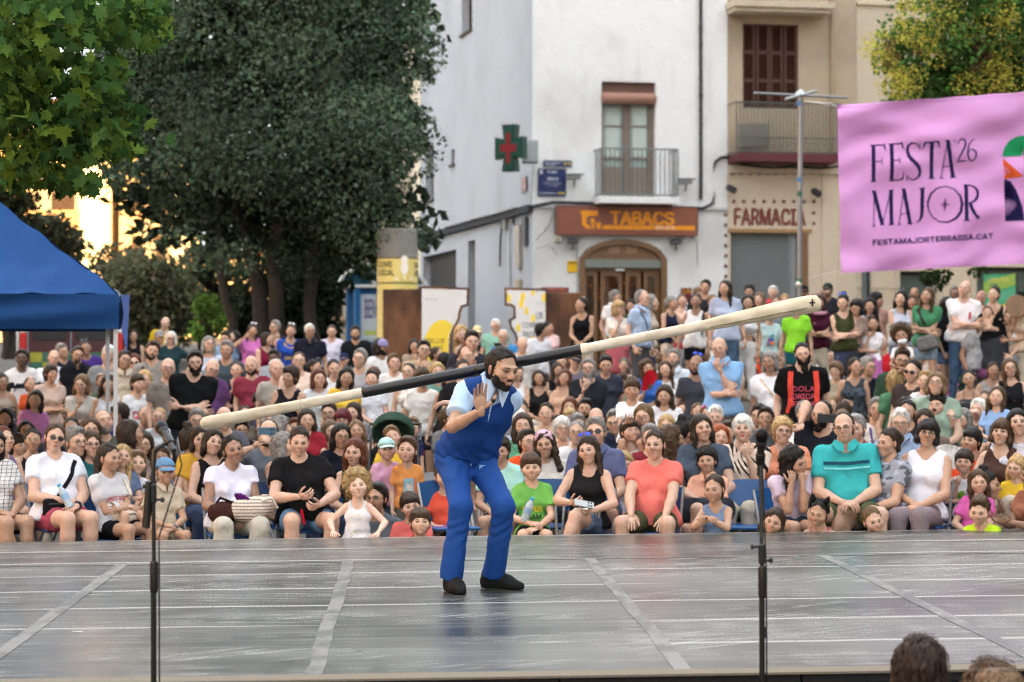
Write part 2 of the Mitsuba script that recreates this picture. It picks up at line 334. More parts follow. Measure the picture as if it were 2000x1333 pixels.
# ---------------------------------------------------------------- ground, stage
def ground():
    ys = np.array([-60, 0, 10, 20, 23, 26, 30, 33, 36, 39, 42, 46, 50, 55, 60, 67, 75, 100, 140, 400.]); xs = np.linspace(-150, 150, 61)
    X, Y = np.meshgrid(xs, ys, indexing='ij'); Z = terrain(X, Y, False)
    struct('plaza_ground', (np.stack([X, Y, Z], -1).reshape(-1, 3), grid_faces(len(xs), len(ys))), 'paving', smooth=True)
    ys = np.array([32.4, 36, 40, 44, 50, 58, 70.]); v = []
    for y in ys: v += [[.55, y, 0.0], [.55, y, float(terrain(1, y))], [60, y, float(terrain(1, y))]]
    v = np.array(v, float); f = grid_faces(len(ys), 3); a = [[.55, 32.4, 0], [.55, 32.4, 1.03], [60, 32.4, 1.03], [60, 32.4, 0]]
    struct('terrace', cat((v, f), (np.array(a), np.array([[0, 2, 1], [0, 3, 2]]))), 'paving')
    for i in range(3):
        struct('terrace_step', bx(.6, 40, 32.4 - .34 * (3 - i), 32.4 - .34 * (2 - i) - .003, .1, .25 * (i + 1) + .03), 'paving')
ground()

def SP(u, v, z=0.0):
    """Stage coordinates -> world; the deck tilts up slightly to the right like the square."""
    x, y = u * ca - v * sa, SY0 + u * sa + v * ca
    return np.array([x, y, .45 + .0100 * x + z])
def slab(u0, u1, v0, v1, z0, z1, nu=1):
    m = bx(u0, u1, v0, v1, 0, 1); v = np.array([SP(a, b, z0 if c < .5 else z1) for a, b, c in m[0]]); return v, m[1]
U0, U1 = -8.3, 4.46
stage = thing('stage', 'low outdoor stage with taped black dance floor behind two microphone stands', 'stage')
for i in range(12):
    for j in range(4):
        part('deck', stage, slab(U0 + i * (U1 - U0) / 12 + .004, U0 + (i + 1) * (U1 - U0) / 12 - .004, j * SD / 4 + .004, (j + 1) * SD / 4 - .004, -.09, -.008), 'matt', '26262a')
part('skirt', stage, slab(U0, U1, -.02, -.005, -.46, -.045), 'matt', '0b0d12')
part('side_skirt', stage, slab(U1 + .004, U1 + .02, 0, SD, -.46, -.02), 'matt', '0d0f13')
part('leg_frame', stage, cat(*[slab(U0 + .3 + i * 2, U0 + .36 + i * 2, v, v + .06, -.44, -.092) for i in range(7) for v in (.3, 2.3, 4.3, 6.3, 7.9)]), 'steel', '707070', kind='stuff')
TAPES = [(-5.60, 5.95), (-4.0, 5.95), (-2.40, 5.95), (-.87, 5.95), (.77, 5.95), (2.38, 5.95), (4.0, 5.95)]
ed = [U0] + [t[0] for t in TAPES] + [U1]
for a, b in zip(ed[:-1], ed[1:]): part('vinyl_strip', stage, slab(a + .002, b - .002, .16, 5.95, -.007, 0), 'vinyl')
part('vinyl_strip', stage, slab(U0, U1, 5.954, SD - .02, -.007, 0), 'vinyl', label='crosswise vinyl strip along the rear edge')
rng = np.random.default_rng(5)
def ribbon(pts, w):
    p = np.array(pts, float); d = np.gradient(p, axis=0); n = np.stack([-d[:, 1], d[:, 0]], 1); n /= np.linalg.norm(n, axis=1, keepdims=True)
    w = w * (1 + rng.uniform(-.06, .06, len(p)))[:, None]; L, R = p + n * w / 2, p - n * w / 2
    return np.array([SP(a, b, .003) for q in zip(L, R) for a, b in q]), grid_faces(len(p), 2)
for u, v in TAPES:
    part('tape', stage, ribbon([(u + rng.uniform(-.008, .008), q) for q in np.linspace(.13, v - .05, 14)], .078), 'tape', smooth=True)
part('tape', stage, ribbon([(q, 5.93 + rng.uniform(-.006, .006)) for q in np.linspace(U0, U1, 30)], .05), 'tape', smooth=True, label='long crosswise tape before the rear strip')
part('tape', stage, ribbon([(q, 7.02 + rng.uniform(-.01, .01)) for q in np.linspace(U0, U1, 30)], .022), 'tape', smooth=True)
part('edge_strip', stage, slab(U0, U1, -.02, .158, -.008, .002), 'matt', '6c655b', label='pale beige strip along the front edge')
for q in np.linspace(-5, 4, 14):
    q, w_, l_ = q + rng.uniform(-.3, .3), .5 + 6 * rng.random(), rng.uniform(.012, .03); part('chip', stage, ribbon([(q, w_), (q + l_, w_ + .004), (q + 2 * l_, w_)], .012), 'matt', rng.choice(['d8d4c8', '3aa0a0', '58b060', '101010', 'e8e4da', '181818']))

# ---------------------------------------------------------------- houses
def wall_panels(o, r, w, h, holes, th=.35):
    """A wall from o along r with rectangular holes (x0, x1, z0, z1): real openings with reveals."""
    r = nrm(r); xs = sorted({0, w, *[q for a in holes for q in a[:2]]}); zs = sorted({0, h, *[q for a in holes for q in a[2:4]]}); ms = []
    nb = np.cross(r, [0, 0, 1.0]); R = np.stack([r, -nb, [0, 0, 1.0]], 1)
    keep = [[not any(a[0] <= (x0 + x1) / 2 <= a[1] and a[2] <= (z0 + z1) / 2 <= a[3] for a in holes) for z0, z1 in zip(zs[:-1], zs[1:])] for x0, x1 in zip(xs[:-1], xs[1:])]
    for i in range(len(xs) - 1):
        j = 0
        while j < len(zs) - 1:
            if keep[i][j]:
                k = j
                while k + 1 < len(zs) - 1 and keep[i][k + 1]: k += 1
                m = bx(xs[i], xs[i + 1], 0, th, zs[j], zs[k + 1]); ms.append((m[0] @ R.T + o, m[1])); j = k
            j += 1
    return cat(*ms)
def wbox(o, r, x0, x1, d0, d1, z0, z1):
    """A box on a wall: x along it, d out of it towards the viewer (negative: inside)."""
    r = nrm(r); nb = np.cross(r, [0, 0, 1.0]); m = bx(x0, x1, d0, d1, z0, z1); return m[0][:, :1] * r + m[0][:, 1:2] * nb + m[0][:, 2:3] * np.array([0, 0, 1.0]) + o, m[1] if True else None
def wrod(o, r, a, b, rad, s=6):
    r = nrm(r); nb = np.cross(r, [0, 0, 1.0]); f = lambda q: o + q[0] * r + q[1] * nb + q[2] * np.array([0, 0, 1.0]); return rod(f(a), f(b), rad, s)
CO = np.array([.50, 59.0, 1.0]); FD = nrm([4.82, 1.0, 0]); SDR = nrm([3.36, -16.0, 0])      # the corner of the white house, along its front, along its side (towards the corner)
def on(px, py, o=CO, r=FD):
    """Where the sight line through a pixel meets a wall: (along, height)."""
    d = P(px, py, 1.0) - [0, 0, CAMZ]; r = nrm(r); nb = np.cross(r, [0, 0, 1.0]); t = ((o - [0, 0, CAMZ]) @ nb) / (d @ nb); q = d * t + [0, 0, CAMZ] - o
    return float(q @ r), float(q[2])
def rect(x0, y0, x1, y1, o=CO, r=FD):
    a, b = on(x0, y0, o, r), on(x1, y1, o, r); a2, b2 = on(x0, y1, o, r), on(x1, y0, o, r)
    return min(a[0], a2[0]), max(b[0], b2[0]), (a2[1] + b[1]) / 2, (a[1] + b2[1]) / 2
H1 = thing('corner_house', 'white rendered corner house with grey side wall and arched shop door', 'building')
W1 = on(1421, 400)[0]
dw = rect(1175, 160, 1281, 386); sh = rect(1131, 468, 1302, 700); sh = (sh[0], sh[1], .3, sh[3]); zr = on(1040, 402)[1]
holes = [dw, (sh[0], sh[1], .3, sh[3])]
part('front_wall', H1, wall_panels(CO + [0, 0, zr], FD, W1, 9.5, [(dw[0], dw[1], dw[2] - zr, dw[3] - zr)]), 'render_white')
part('shop_front_wall', H1, wall_panels(CO, FD, W1, zr - .02, [(sh[0], sh[1], -.1, sh[3])]), 'render_white')
Ls = 16.3; SO = CO - SDR * Ls
s1, s2, s3, s4, s5 = [rect(*q, SO, SDR) for q in ((831, 283, 847, 392), (881, 292, 888, 321), (902, -40, 922, 62), (914, 470, 928, 700), (826, 495, 891, 700))]
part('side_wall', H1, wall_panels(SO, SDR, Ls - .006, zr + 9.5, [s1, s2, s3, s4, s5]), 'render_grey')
for i, q in enumerate((s1, s2, s3, s4, s5)):
    k = part('window' if i < 3 else 'side_door', H1, wbox(SO, SDR, q[0], q[1], -.30, -.26, q[2], q[3]), 'plastic', '1d2226' if i != 4 else '4a4c4e')
    if i < 3: part('sill', k, wbox(SO, SDR, q[0] - .08, q[1] + .08, -.2, .07, q[2] - .07, q[2] - .002), 'matt', '55504a'); [part('frame', k, wbox(SO, SDR, e, e + .07, -.255, -.21, q[2], q[3]), 'paint', '3c3028') for e in (q[0], q[1] - .07)]
    if i == 4: part('slat', k, cat(*[wbox(SO, SDR, q[0], q[1], -.258, -.235, z, z + .05) for z in np.arange(max(q[2], 0), q[3] - .05, .09)]), 'paint', '3a3c3e', kind='stuff')
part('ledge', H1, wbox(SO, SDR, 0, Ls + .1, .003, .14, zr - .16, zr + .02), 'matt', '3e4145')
part('ledge', H1, wbox(CO, FD, -.05, W1, .003, .10, zr - .05, zr + .03), 'paint', 'c4c6c6')
for a, b in ((.02, sh[0] - .08), (sh[1] + .08, W1 - .02)): part('foot_panel', H1, wbox(CO, FD, a, b, .003, .035, 0, on(1090, 572)[1] - .12), 'matt', '8e8e90')
# balcony window with rolled blind
k = part('window', H1, wbox(CO, FD, dw[0], dw[1], -.30, -.27, dw[2], dw[3]), 'plastic', '9fb0ac'); zm = (on(1200, 305)[1])
part('frame', k, cat(*[wbox(CO, FD, a, b, -.268, -.19, dw[2], dw[3] - .5) for a, b in ((dw[0], dw[0] + .09), ((dw[0] + dw[1]) / 2 - .10, (dw[0] + dw[1]) / 2 + .10), (dw[1] - .14, dw[1]))], wbox(CO, FD, dw[0], dw[1], -.266, -.2, zm - .06, zm)), 'paint', '75695f')
for a in (0, 1):
    xa = dw[0] + .10 + a * (dw[1] - dw[0]) / 2; part('lower_panel', k, wbox(CO, FD, xa, xa + (dw[1] - dw[0]) / 2 - .24, -.266, -.22, dw[2], on(1200, 325)[1]), 'paint', '7d7166')
    part('crossbar', k, wbox(CO, FD, xa - .008, xa + (dw[1] - dw[0]) / 2 - .2, -.266, -.22, on(1200, 246)[1], on(1200, 243)[1]), 'paint', '75695f')
    part('curtain', k, wbox(CO, FD, xa + .07, xa + (dw[1] - dw[0]) / 2 - .28, -.268, -.255, on(1200, 312)[1], on(1200, 208)[1]), 'matt', 'b8c6c0')
zb = on(1200, 200)[1]
part('blind', k, cat(*[wbox(CO, FD, dw[0] + .01, dw[1] - .01, -.17, -.15 + .012 * (i % 2), z, z + .05) for i, z in enumerate(np.arange(zb + .22, dw[3] - .02, .055))]), 'paint', '6c5046', kind='stuff')
part('blind_roll', k, xf(tube([CO + FD * (dw[0] + .02) + [0, .03, zb + .1], CO + FD * (dw[1] - .02) + [0, .03, zb + .1]], .15, 12)), 'paint', '987062', smooth=40)
b0 = rect(1160, 296, 1309, 388)
kb = part('balcony', H1, wbox(CO, FD, b0[0] - .03, b0[1] + .03, .003, .78, b0[2] - .16, b0[2]), 'render_white')
bars = []
for z in (b0[2] + .04, b0[3]): bars += [wrod(CO, FD, (b0[0], .74, z), (b0[1], .74, z), .022), wrod(CO, FD, (b0[0], 0, z), (b0[0], .74, z), .02), wrod(CO, FD, (b0[1], 0, z), (b0[1], .74, z), .02)]
for m in bars: part('rail', kb, m, 'paint', '6e7678')
part('baluster', kb, cat(*[wrod(CO, FD, (x, .74, b0[2] + .03), (x, .74, b0[3]), .014, 5) for x in np.linspace(b0[0], b0[1], 18)], *[wrod(CO, FD, (x, q, b0[2] + .03), (x, q, b0[3]), .011, 5) for x in b0[:2] for q in (.15, .3, .45, .6)]), 'paint', '5c6264', kind='stuff')
# shop door: arch, fanlight panels, leaves, lit room behind
sw, cx = sh[1] - sh[0], (sh[0] + sh[1]) / 2; zs_ = on(1216, 506)[1]; zt = on(1216, 468)[1]
def arch_poly(w, z0, z1, n=15): a = np.linspace(-1, 1, n); return [(x * w / 2, z0 + (z1 - z0) * (1 - x * x) ** .6) for x in a]
ko = part('shop_door', H1, upright(xf(extrude(Polygon([(-sw / 2, 0), *arch_poly(sw, zs_, zt), (sw / 2, 0)]).difference(Polygon([(-sw / 2 + .14, -.1), *arch_poly(sw - .28, zs_ - .02, zt - .13), (sw / 2 - .14, -.1)])), .12), None, (0, 0, -.06)), CO + FD * cx, FD), 'wood')
wfill = Polygon([(-sw / 2 - .01, zs_ - .4), (-sw / 2 - .01, zt + .05), (sw / 2 + .01, zt + .05), (sw / 2 + .01, zs_ - .4)]).difference(Polygon([(-sw / 2, 0), *arch_poly(sw, zs_, zt), (sw / 2, 0)]))
part('arch_spandrel', H1, upright(xf(extrude(wfill, .30), None, (0, 0, -.305)), CO + FD * cx, FD), 'render_white')
part('fanlight', ko, upright(xf(extrude(Polygon([(-sw / 2 + .12, zs_ - .01), *arch_poly(sw - .26, zs_, zt - .12), (sw / 2 - .12, zs_ - .01)]), .05), None, (0, 0, -.10)), CO + FD * cx, FD), 'wood')
for q in (-.62, -.22, .22, .62): part('fanlight_panel', ko, wbox(CO, FD, cx + q - .15, cx + q + .15, -.05, -.03, zs_ + .12, zs_ + .36 - .25 * (abs(q) > .5)), 'paint', '8b6b52')
part('shutter_box', ko, wbox(CO, FD, sh[0] + .14, sh[1] - .14, -.20, .0, zs_ - .22, zs_ - .015), 'steel', '8a9490')
dl = [(sh[0] + .14, sh[0] + .50), (sh[0] + .58, cx + .02), (cx + .10, sh[1] - .62), (sh[1] - .54, sh[1] - .14)]
for i, (a, b) in enumerate(dl):
    dk = part('door_leaf', ko, cat(wbox(CO, FD, a, a + .09, -.22, -.16, 0, zs_ - .30), wbox(CO, FD, b - .09, b, -.22, -.16, 0, zs_ - .30), wbox(CO, FD, a + .09, b - .09, -.22, -.16, zs_ - .42, zs_ - .30), wbox(CO, FD, a + .09, b - .09, -.22, -.16, 0, 1.0)), 'wood')
    part('pane', dk, wbox(CO, FD, a + .09, b - .09, -.195, -.19, 1.0, zs_ - .42), 'glass')
part('door_beam', ko, wbox(CO, FD, sh[0] + .14, sh[1] - .14, -.22, -.13, zs_ - .30, zs_ - .225), 'wood')
room = cat(wbox(CO, FD, sh[0] - .8, sh[1] + .8, -3.2, -3.1, 0, 4), wbox(CO, FD, sh[0] - .9, sh[0] - .8, -3.1, -.36, 0, 4), wbox(CO, FD, sh[1] + .8, sh[1] + .9, -3.1, -.36, 0, 4), wbox(CO, FD, sh[0] - .8, sh[1] + .8, -3.1, -.36, zs_ + .3, zs_ + .4), wbox(CO, FD, sh[0] - .8, sh[1] + .8, -3.1, -.36, .2, .3))
part('shop_room', H1, room, 'paint', '9a6a35')
part('shop_shelf', H1, cat(*[wbox(CO, FD, sh[0] - .4 + .5 * i, sh[0] - .02 + .5 * i, -3.0, -2.7, .3, 2.2 + .2 * (i % 3)) for i in range(6)]), 'paint', '6a4322')
for i, q in enumerate((-.35, .45)):
    lk = part('ceiling_lamp', H1, wbox(CO, FD, cx + q - .22, cx + q + .22, -1.6, -1.2, zs_ - .08, zs_ - .02), 'paint', 'ffffff'); scene[lk]['emitter'] = {'type': 'area', 'radiance': {'type': 'rgb', 'value': [42.0, 24.0, 8.5]}}
lk = part('strip_lamp', ko, wbox(CO, FD, cx - .17, cx + .05, -.12, -.07, zs_ - .29, zs_ - .24), 'paint', 'ffffff'); scene[lk]['emitter'] = {'type': 'area', 'radiance': {'type': 'rgb', 'value': [7.0, 6.0, 4.0]}}
# downpipe, cables, cameras, lamps, signs on the white house
part('downpipe', H1, cat(wrod(CO, FD, (on(1367, 300)[0], .09, on(1367, 390)[1]), (on(1367, 300)[0], .09, 12), .045, 8), *[wrod(CO, FD, (on(1367, 300)[0], .09, on(1367, y)[1]), (on(1367, 300)[0], .09, on(1367, y - 6)[1]), .06, 8) for y in (190, 60)]), 'paint', '2c2a2a', smooth=40)
cab = [on(*q) for q in ((1036, 405), (1080, 396), (1150, 398), (1220, 401), (1300, 405), (1372, 408), (1392, 398), (1396, 370), (1392, 340), (1396, 318), (1408, 309), (1421, 308))]
part('cable', H1, tube([CO + FD * a + [0, -.12, b] for a, b in cab], .042, 6), 'plastic', '17181a', smooth=True)
part('cable', H1, tube([SO + SDR * a + nrm([-16, -3.36, 0]) * .1 + [0, 0, b] for a, b in [on(*q, SO, SDR) for q in ((1036, 402), (1022, 408), (1010, 416), (1012, 440), (1006, 420), (990, 420), (985, 470), (984, 520))]], .03, 5), 'plastic', '15171a', smooth=True)
def sign_at(m, x0, z0, d, o=CO, r=FD): return upright(m, np.asarray(o) + nrm(r) * x0 + np.cross(nrm(r), [0, 0, 1.0]) * d + [0, 0, z0], r)
def facade_wire(pts, r_, c, o=CO, r=FD, out=.05): part('wire', H1, tube([o + nrm(r) * a + np.cross(nrm(r), [0, 0, 1.0]) * out + [0, 0, b] for a, b in [on(*q, o, r) for q in pts]], r_, 4), 'plastic', c, True)
facade_wire(((1046, 470), (1060, 455), (1072, 440), (1080, 418)), .012, '6a6a68'); facade_wire(((1128, 460), (1127, 500), (1128, 545), (1127, 600)), .014, '8a8a88'); facade_wire(((1300, 470), (1322, 465), (1345, 461), (1360, 470), (1362, 520)), .010, '77746e'); facade_wire(((1042, 310), (1041, 340), (1038, 372), (1034, 398)), .016, '9aa0a2'); facade_wire(((1046, 486), (1070, 478), (1090, 500)), .008, '908e88')
facade_wire(((880, 445), (900, 440), (940, 428), (985, 417), (1020, 406)), .018, '22242a', SO, SDR, .17); facade_wire(((1001, 432), (1000, 480), (1001, 560)), .02, '5a5e62', SO, SDR)
for q, c in (((1013, 440, 1021, 524), 'a8a294'), ((1012, 546, 1020, 568), 'b0a890'), ((1026, 425, 1033, 480), '4c5054'), ((986, 418, 993, 448), '8a8c88')): e = rect(*q, SO, SDR); part('wall_box', H1, wbox(SO, SDR, e[0], e[1], .004, .10, e[2], e[3]), 'paint', c)
sg = rect(1084, 406, 1356, 459)
sgn = thing('shop_sign', 'long brown tobacconist sign with orange TABACS lettering above the arched door', 'sign')
part('board', sgn, wbox(CO, FD, sg[0], sg[1], .02, .22, sg[2], sg[3]), 'plastic', '8a5444')
part('rim', sgn, cat(wbox(CO, FD, sg[0] - .02, sg[1] + .02, .05, .235, sg[3], sg[3] + .025), wbox(CO, FD, sg[0] - .02, sg[1] + .02, .05, .235, sg[2] - .025, sg[2]), wbox(CO, FD, sg[0] - .03, sg[0], .05, .235, sg[2], sg[3]), wbox(CO, FD, sg[1], sg[1] + .03, .05, .235, sg[2], sg[3])), 'plastic', '6c4238')
def heavy(t, e, d, w, o=CO):
    m = fit(flat_text(t, .3), e[1] - e[0] - w, e[3] - e[2]); return cat(*[sign_at((m[0] + [q, 0, .0004 * i], m[1]), e[0], e[2], d, o) for i, q in enumerate(np.linspace(0, w, 4))])
OR = 'f09a22'; t0 = rect(1187, 414, 1313, 441); part('lettering', sgn, heavy('TABACS', t0, .221, .032), 'plastic', OR)
u0 = rect(1172, 442, 1354, 450); part('stripe', sgn, wbox(CO, FD, u0[0], u0[1] - .02, .2205, .226, u0[2], u0[3]), 'plastic', OR)
t1 = rect(1276, 443, 1312, 450); part('lettering', sgn, sign_at(fit(flat_text('EXP. Nº 1', .1), t1[1] - t1[0], t1[3] - t1[2]), t1[0], t1[2], .2275), 'plastic', 'e8e0d0')
lg = rect(1129, 413, 1169, 448); S_ = lg[1] - lg[0]; hh_ = lg[3] - lg[2]
logo = unary_union([Polygon([(0, 1), (.85, 1), (.85, .72), (.42, .72), (.30, .60), (.30, .30), (.48, .12), (.48, 0), (.30, 0), (.08, .25), (.08, .70)]), Polygon([(.50, .58), (.68, .58), (.68, 0), (.54, 0), (.54, .4), (.50, .4)]), Polygon([(.76, .36), (.98, .36), (.98, 0), (.80, 0), (.80, .2), (.76, .2)])])
part('emblem', sgn, sign_at(fit(extrude(logo, .004), S_, hh_), lg[0], lg[2], .221), 'plastic', OR)
def plate(name, label, cat_, px, c, txts=(), d=.02, th=.03, o=CO, r=FD):
    q = rect(*px, o, r); k = thing(name, label, cat_); part('plate', k, wbox(o, r, q[0], q[1], d, d + th, q[2], q[3]), 'plastic', c)
    for t, tp, tcol in txts:
        e = rect(*tp, o, r); part('lettering', k, sign_at(fit(flat_text(t, .1), e[1] - e[0], e[3] - e[2]), e[0], e[2], d + th + .001, o, r), 'plastic', tcol)
    return k
k = plate('street_sign', 'square navy street name plate reading PLAÇA VELLA on the white corner', 'sign', (1050, 330, 1105, 384), '1c2f5c', [('PLAÇA', (1069, 334, 1087, 340), 'd8dce4'), ('VELLA', (1068, 347, 1090, 353), 'd8dce4'), ('Antiga Plaça Major', (1060, 357, 1096, 360), 'b8c0d0'), ('s. XII - s. XIX', (1068, 362, 1088, 365), 'b8c0d0'), ('Ajuntament Districte 1', (1053, 376, 1085, 380), 'c8d0dc')])
part('badge', k, cat(*[sign_at(xf(extrude(Point(0, 0).buffer(.035, 4), .003)), on(x, 378)[0], on(x, 378)[1], .0515) for x in (1092, 1099)]), 'plastic', 'c8b040')
part('crest', k, sign_at(extrude(Polygon([(-.04, .05), (.04, .05), (.04, -.01), (0, -.06), (-.04, -.01)]), .003), on(1056, 337)[0], on(1056, 337)[1], .0515), 'plastic', 'c8ccd8')
k = plate('street_sign', 'narrow navy plate above the square name plate on the white corner', 'sign', (1060, 314, 1116, 326), '1c2f5c', [('Antic nom del carrer', (1063, 317, 1094, 320), 'c8d0dc'), ('Terrassa', (1063, 321, 1084, 324), 'c8d0dc')], .03)
part('badge', k, cat(*[sign_at(xf(extrude(Point(0, 0).buffer(.035, 4), .003)), on(x, 320)[0], on(x, 320)[1], .0615) for x in (1103, 1111)]), 'plastic', 'c8b040')
plate('letterbox_sign', 'small black and yellow plate left of the arched shop door', 'sign', (1108, 510, 1128, 532), 'e8b818', [('CORREUS', (1108, 511, 1128, 517), '16161a')])
plate('notice_board', 'dark red notice strip on the wall above the right rusty panel', 'sign', (1057, 562, 1110, 571), '7c2034', [('COMERÇ OBERT', (1063, 564, 1106, 569), 'c88a58')])
plate('price_board', 'dark red board with yellow figures right of the arched shop door', 'sign', (1329, 563, 1350, 590), '6a1c2c', [('5,90', (1332, 566, 1348, 575), 'd8a828')])
k = plate('house_number', 'small navy house number plate on the grey side wall', 'sign', (1022, 346, 1031, 375), '16305c', [], .02, .03, SO, SDR)
for x, y, s_, lab in ((1120, 350, 1, 'grey security camera beside the square name plate'), (1337, 359, 1, 'grey security camera right of the balcony'), (1118, 474, .8, 'small dark floodlight left under the shop sign'), (1318, 476, .8, 'small dark floodlight right under the shop sign')):
    q = on(x, y); k = thing('security_camera' if s_ == 1 else 'floodlight', lab, 'camera' if s_ == 1 else 'lamp')
    part('housing', k, rbox(CO + FD * q[0] + [0, -.32, q[1] + .02], (.36 * s_, .18, .12), .03, rot((0, 1, 0), -6) ), 'plastic', '7a7c7c' if s_ == 1 else '44484a', smooth=30)
    part('hood', k, rbox(CO + FD * q[0] + [.03, -.32, q[1] + .09], (.44 * s_, .22, .03), .01), 'plastic', '6c6e70' if s_ == 1 else '3a3c40')
    part('bracket', k, tube([CO + FD * (q[0] + .02) + [0, -.01, q[1] - .16], CO + FD * (q[0] + .02) + [0, -.2, q[1] - .14], CO + FD * (q[0] + .02) + [0, -.3, q[1]]], .025, 6), 'plastic', '5a5c5c')
k = thing('alarm_box', 'small cream alarm box under the left end of the shop sign', 'alarm'); q = on(1090, 464); part('case', k, rbox(CO + FD * q[0] + [0, -.08, q[1]], (.16, .12, .22), .02), 'plastic', 'd8d4c4', smooth=30); part('lens', k, rbox(CO + FD * q[0] + [0, -.15, q[1] - .05], (.06, .02, .05), .008), 'plastic', '8a5050')
# pharmacy cross on its bracket box, hung out from the side wall near the corner
pc = P(998, 290, 57.6); k = thing('pharmacy_cross', 'green pharmacy cross with red inner cross hung out at the white corner', 'sign')
def splay(a, b, w): return unary_union([Polygon([(-w, 0), (-b, a), (b, a), (w, 0), (b, -a), (-b, -a)]), Polygon([(0, -w), (a, -b), (a, b), (0, w), (-a, b), (-a, -b)])])
RC = rz(-28)
def pcm(poly, th, y): m = extrude(poly, th); v = np.stack([m[0][:, 0], -m[0][:, 2] + y, m[0][:, 1]], 1); return v @ RC.T + pc, m[1]
part('case', k, pcm(affinity.scale(splay(.56, .27, .16), .66, 1.0), .26, .13), 'plastic', '1b4038')
part('green_face', k, pcm(affinity.scale(splay(.52, .235, .13), .64, 1.0), .012, -.131), 'plastic', '2a5248')
part('red_cross', k, pcm(affinity.scale(unary_union([Polygon([(-.09, -.36), (.09, -.36), (.09, .36), (-.09, .36)]), Polygon([(-.34, -.09), (.34, -.09), (.34, .09), (-.34, .09)])]), .64, 1), .012, -.144), 'plastic', '8c3038')
part('bracket_box', k, rbox(P(1035, 297, 58.4), (.40, .5, .54), .02), 'paint', '9aa2a6'); part('arm', k, rod(P(1005, 300, 57.7), P(1040, 300, 58.6), .04), 'paint', '6a7074')
# the tan house with the chemist's
O2 = CO + FD * (W1 + .006); W2 = on(1673, 300, O2)[0]
r2 = lambda *q: rect(*q, O2, FD)
H2 = thing('chemist_house', 'tan and cream house with brown louvred shutters and grey roller shutter', 'building')
g0 = r2(1427, 455, 1578, 700); g0 = (g0[0], g0[1], .2, g0[3]); w0 = r2(1451, 47, 1560, 212); zc = on(1500, 330, O2)[1]
part('upper_wall', H2, wall_panels(O2 + [0, 0, zc], FD, W2, 9, [(w0[0], w0[1], w0[2] - zc, w0[3] - zc)]), 'render_tan')
part('lower_wall', H2, wall_panels(O2, FD, W2, zc - .004, [(g0[0], g0[1], -.1, g0[3])]), 'render_cream')
k = part('roller_shutter', H2, wbox(O2, FD, g0[0], g0[1] - .42, -.24, -.22, .2, g0[3]), 'paint', '6c7276')
part('slat', k, cat(*[wbox(O2, FD, g0[0], g0[1] - .42, -.22, -.19, z, z + .045) for z in np.arange(.3, g0[3] - .02, .085)]), 'paint', '7c8386', kind='stuff')
part('door_post', H2, wbox(O2, FD, g0[1] - .26, g0[1], -.2, .03, 0, g0[3] + .02), 'wood'); part('inner_post', H2, wbox(O2, FD, g0[1] - .41, g0[1] - .27, -.24, -.12, 0, g0[3]), 'paint', '8c9296'); part('door_head', H2, wbox(O2, FD, g0[0] - .06, g0[1] + .08, .003, .06, g0[3], g0[3] + .09), 'paint', '9c7a50')
e = r2(1433, 407, 1574, 441); part('lettering', H2, heavy('FARMACIA', e, .012, .02, O2), 'paint', '6e2c22')
studs = [(x, 394) for x in np.linspace(1433, 1590, 9)] + [(x, 339) for x in np.linspace(1430, 1585, 10)] + [(1589, y) for y in (394, 416, 437)] + [(1417, y) for y in (420, 440, 460, 480, 500, 520, 540)]
part('stud', H2, cat(*[wbox(O2, FD, a - .035, a + .035, .004, .03, b - .035, b + .035) for a, b in [on(x, y, O2) for x, y in studs]]), 'paint', '5a281e', kind='stuff')
part('cornice', H2, wbox(O2, FD, 0, W2 + .1, .003, .12, zc - .12, zc + .06), 'render_sand')
part('pilaster', H2, wbox(O2, FD, on(1605, 400, O2)[0], on(1634, 400, O2)[0], .003, .05, 0, zc - .13), 'render_cream')
ks = part('shutter_window', H2, wbox(O2, FD, w0[0], w0[1], -.3, -.27, w0[2], w0[3]), 'matt', '1a1512')
lv = np.linspace(w0[0], w0[1], 5)
for i in range(4):
    a, b = lv[i] + .012, lv[i + 1] - .012; zz = np.linspace(w0[2], w0[3], 4)
    kk = part('shutter_leaf', ks, cat(wbox(O2, FD, a, a + .06, -.16, -.10 + .03 * (i % 2), w0[2], w0[3]), wbox(O2, FD, b - .06, b, -.16, -.10 + .03 * (i % 2), w0[2], w0[3]), *[wbox(O2, FD, a + .06, b - .06, -.16, -.105, z - .05, z + .05) for z in zz]), 'paint', '4c3026')
    R45 = []
    for z in np.arange(w0[2] + .07, w0[3] - .05, .062):
        m = bx(a + .06, b - .06, -.03, .03, -.006, .006); m = xf(m, rx(-42)); v = m[0]; R45.append((v[:, :1] * FD + (v[:, 1:2] - .13) * np.cross(FD, [0, 0, 1.0]) + v[:, 2:3] * np.array([0, 0, 1.0]) + O2 + [0, 0, z], m[1]))
    part('slat', kk, cat(*R45), 'paint', '46291f', kind='stuff')
b2 = r2(1421, 208, 1621, 305)
kb = part('balcony', H2, wbox(O2, FD, b2[0], b2[1], .003, .82, b2[2] - .20, b2[2]), 'paint', '5a2a30')
def scroll(cx_, cz, r_): a = np.linspace(0, 2 * np.pi, 11); return tube([O2 + FD * (cx_ + r_ * math.cos(t)) + np.cross(FD, [0, 0, 1.0]) * .78 + [0, 0, cz + r_ * math.sin(t)] for t in a], .010, 4, False)
for m in [wrod(O2, FD, (b2[0], .78, z), (b2[1], .78, z), .02) for z in (b2[2] + .03, b2[2] + .38, b2[3])] + [wrod(O2, FD, (x, 0, z), (x, .78, z), .018) for x in b2[:2] for z in (b2[2] + .03, b2[3])]: part('rail', kb, m, 'paint', '4c4e4c')
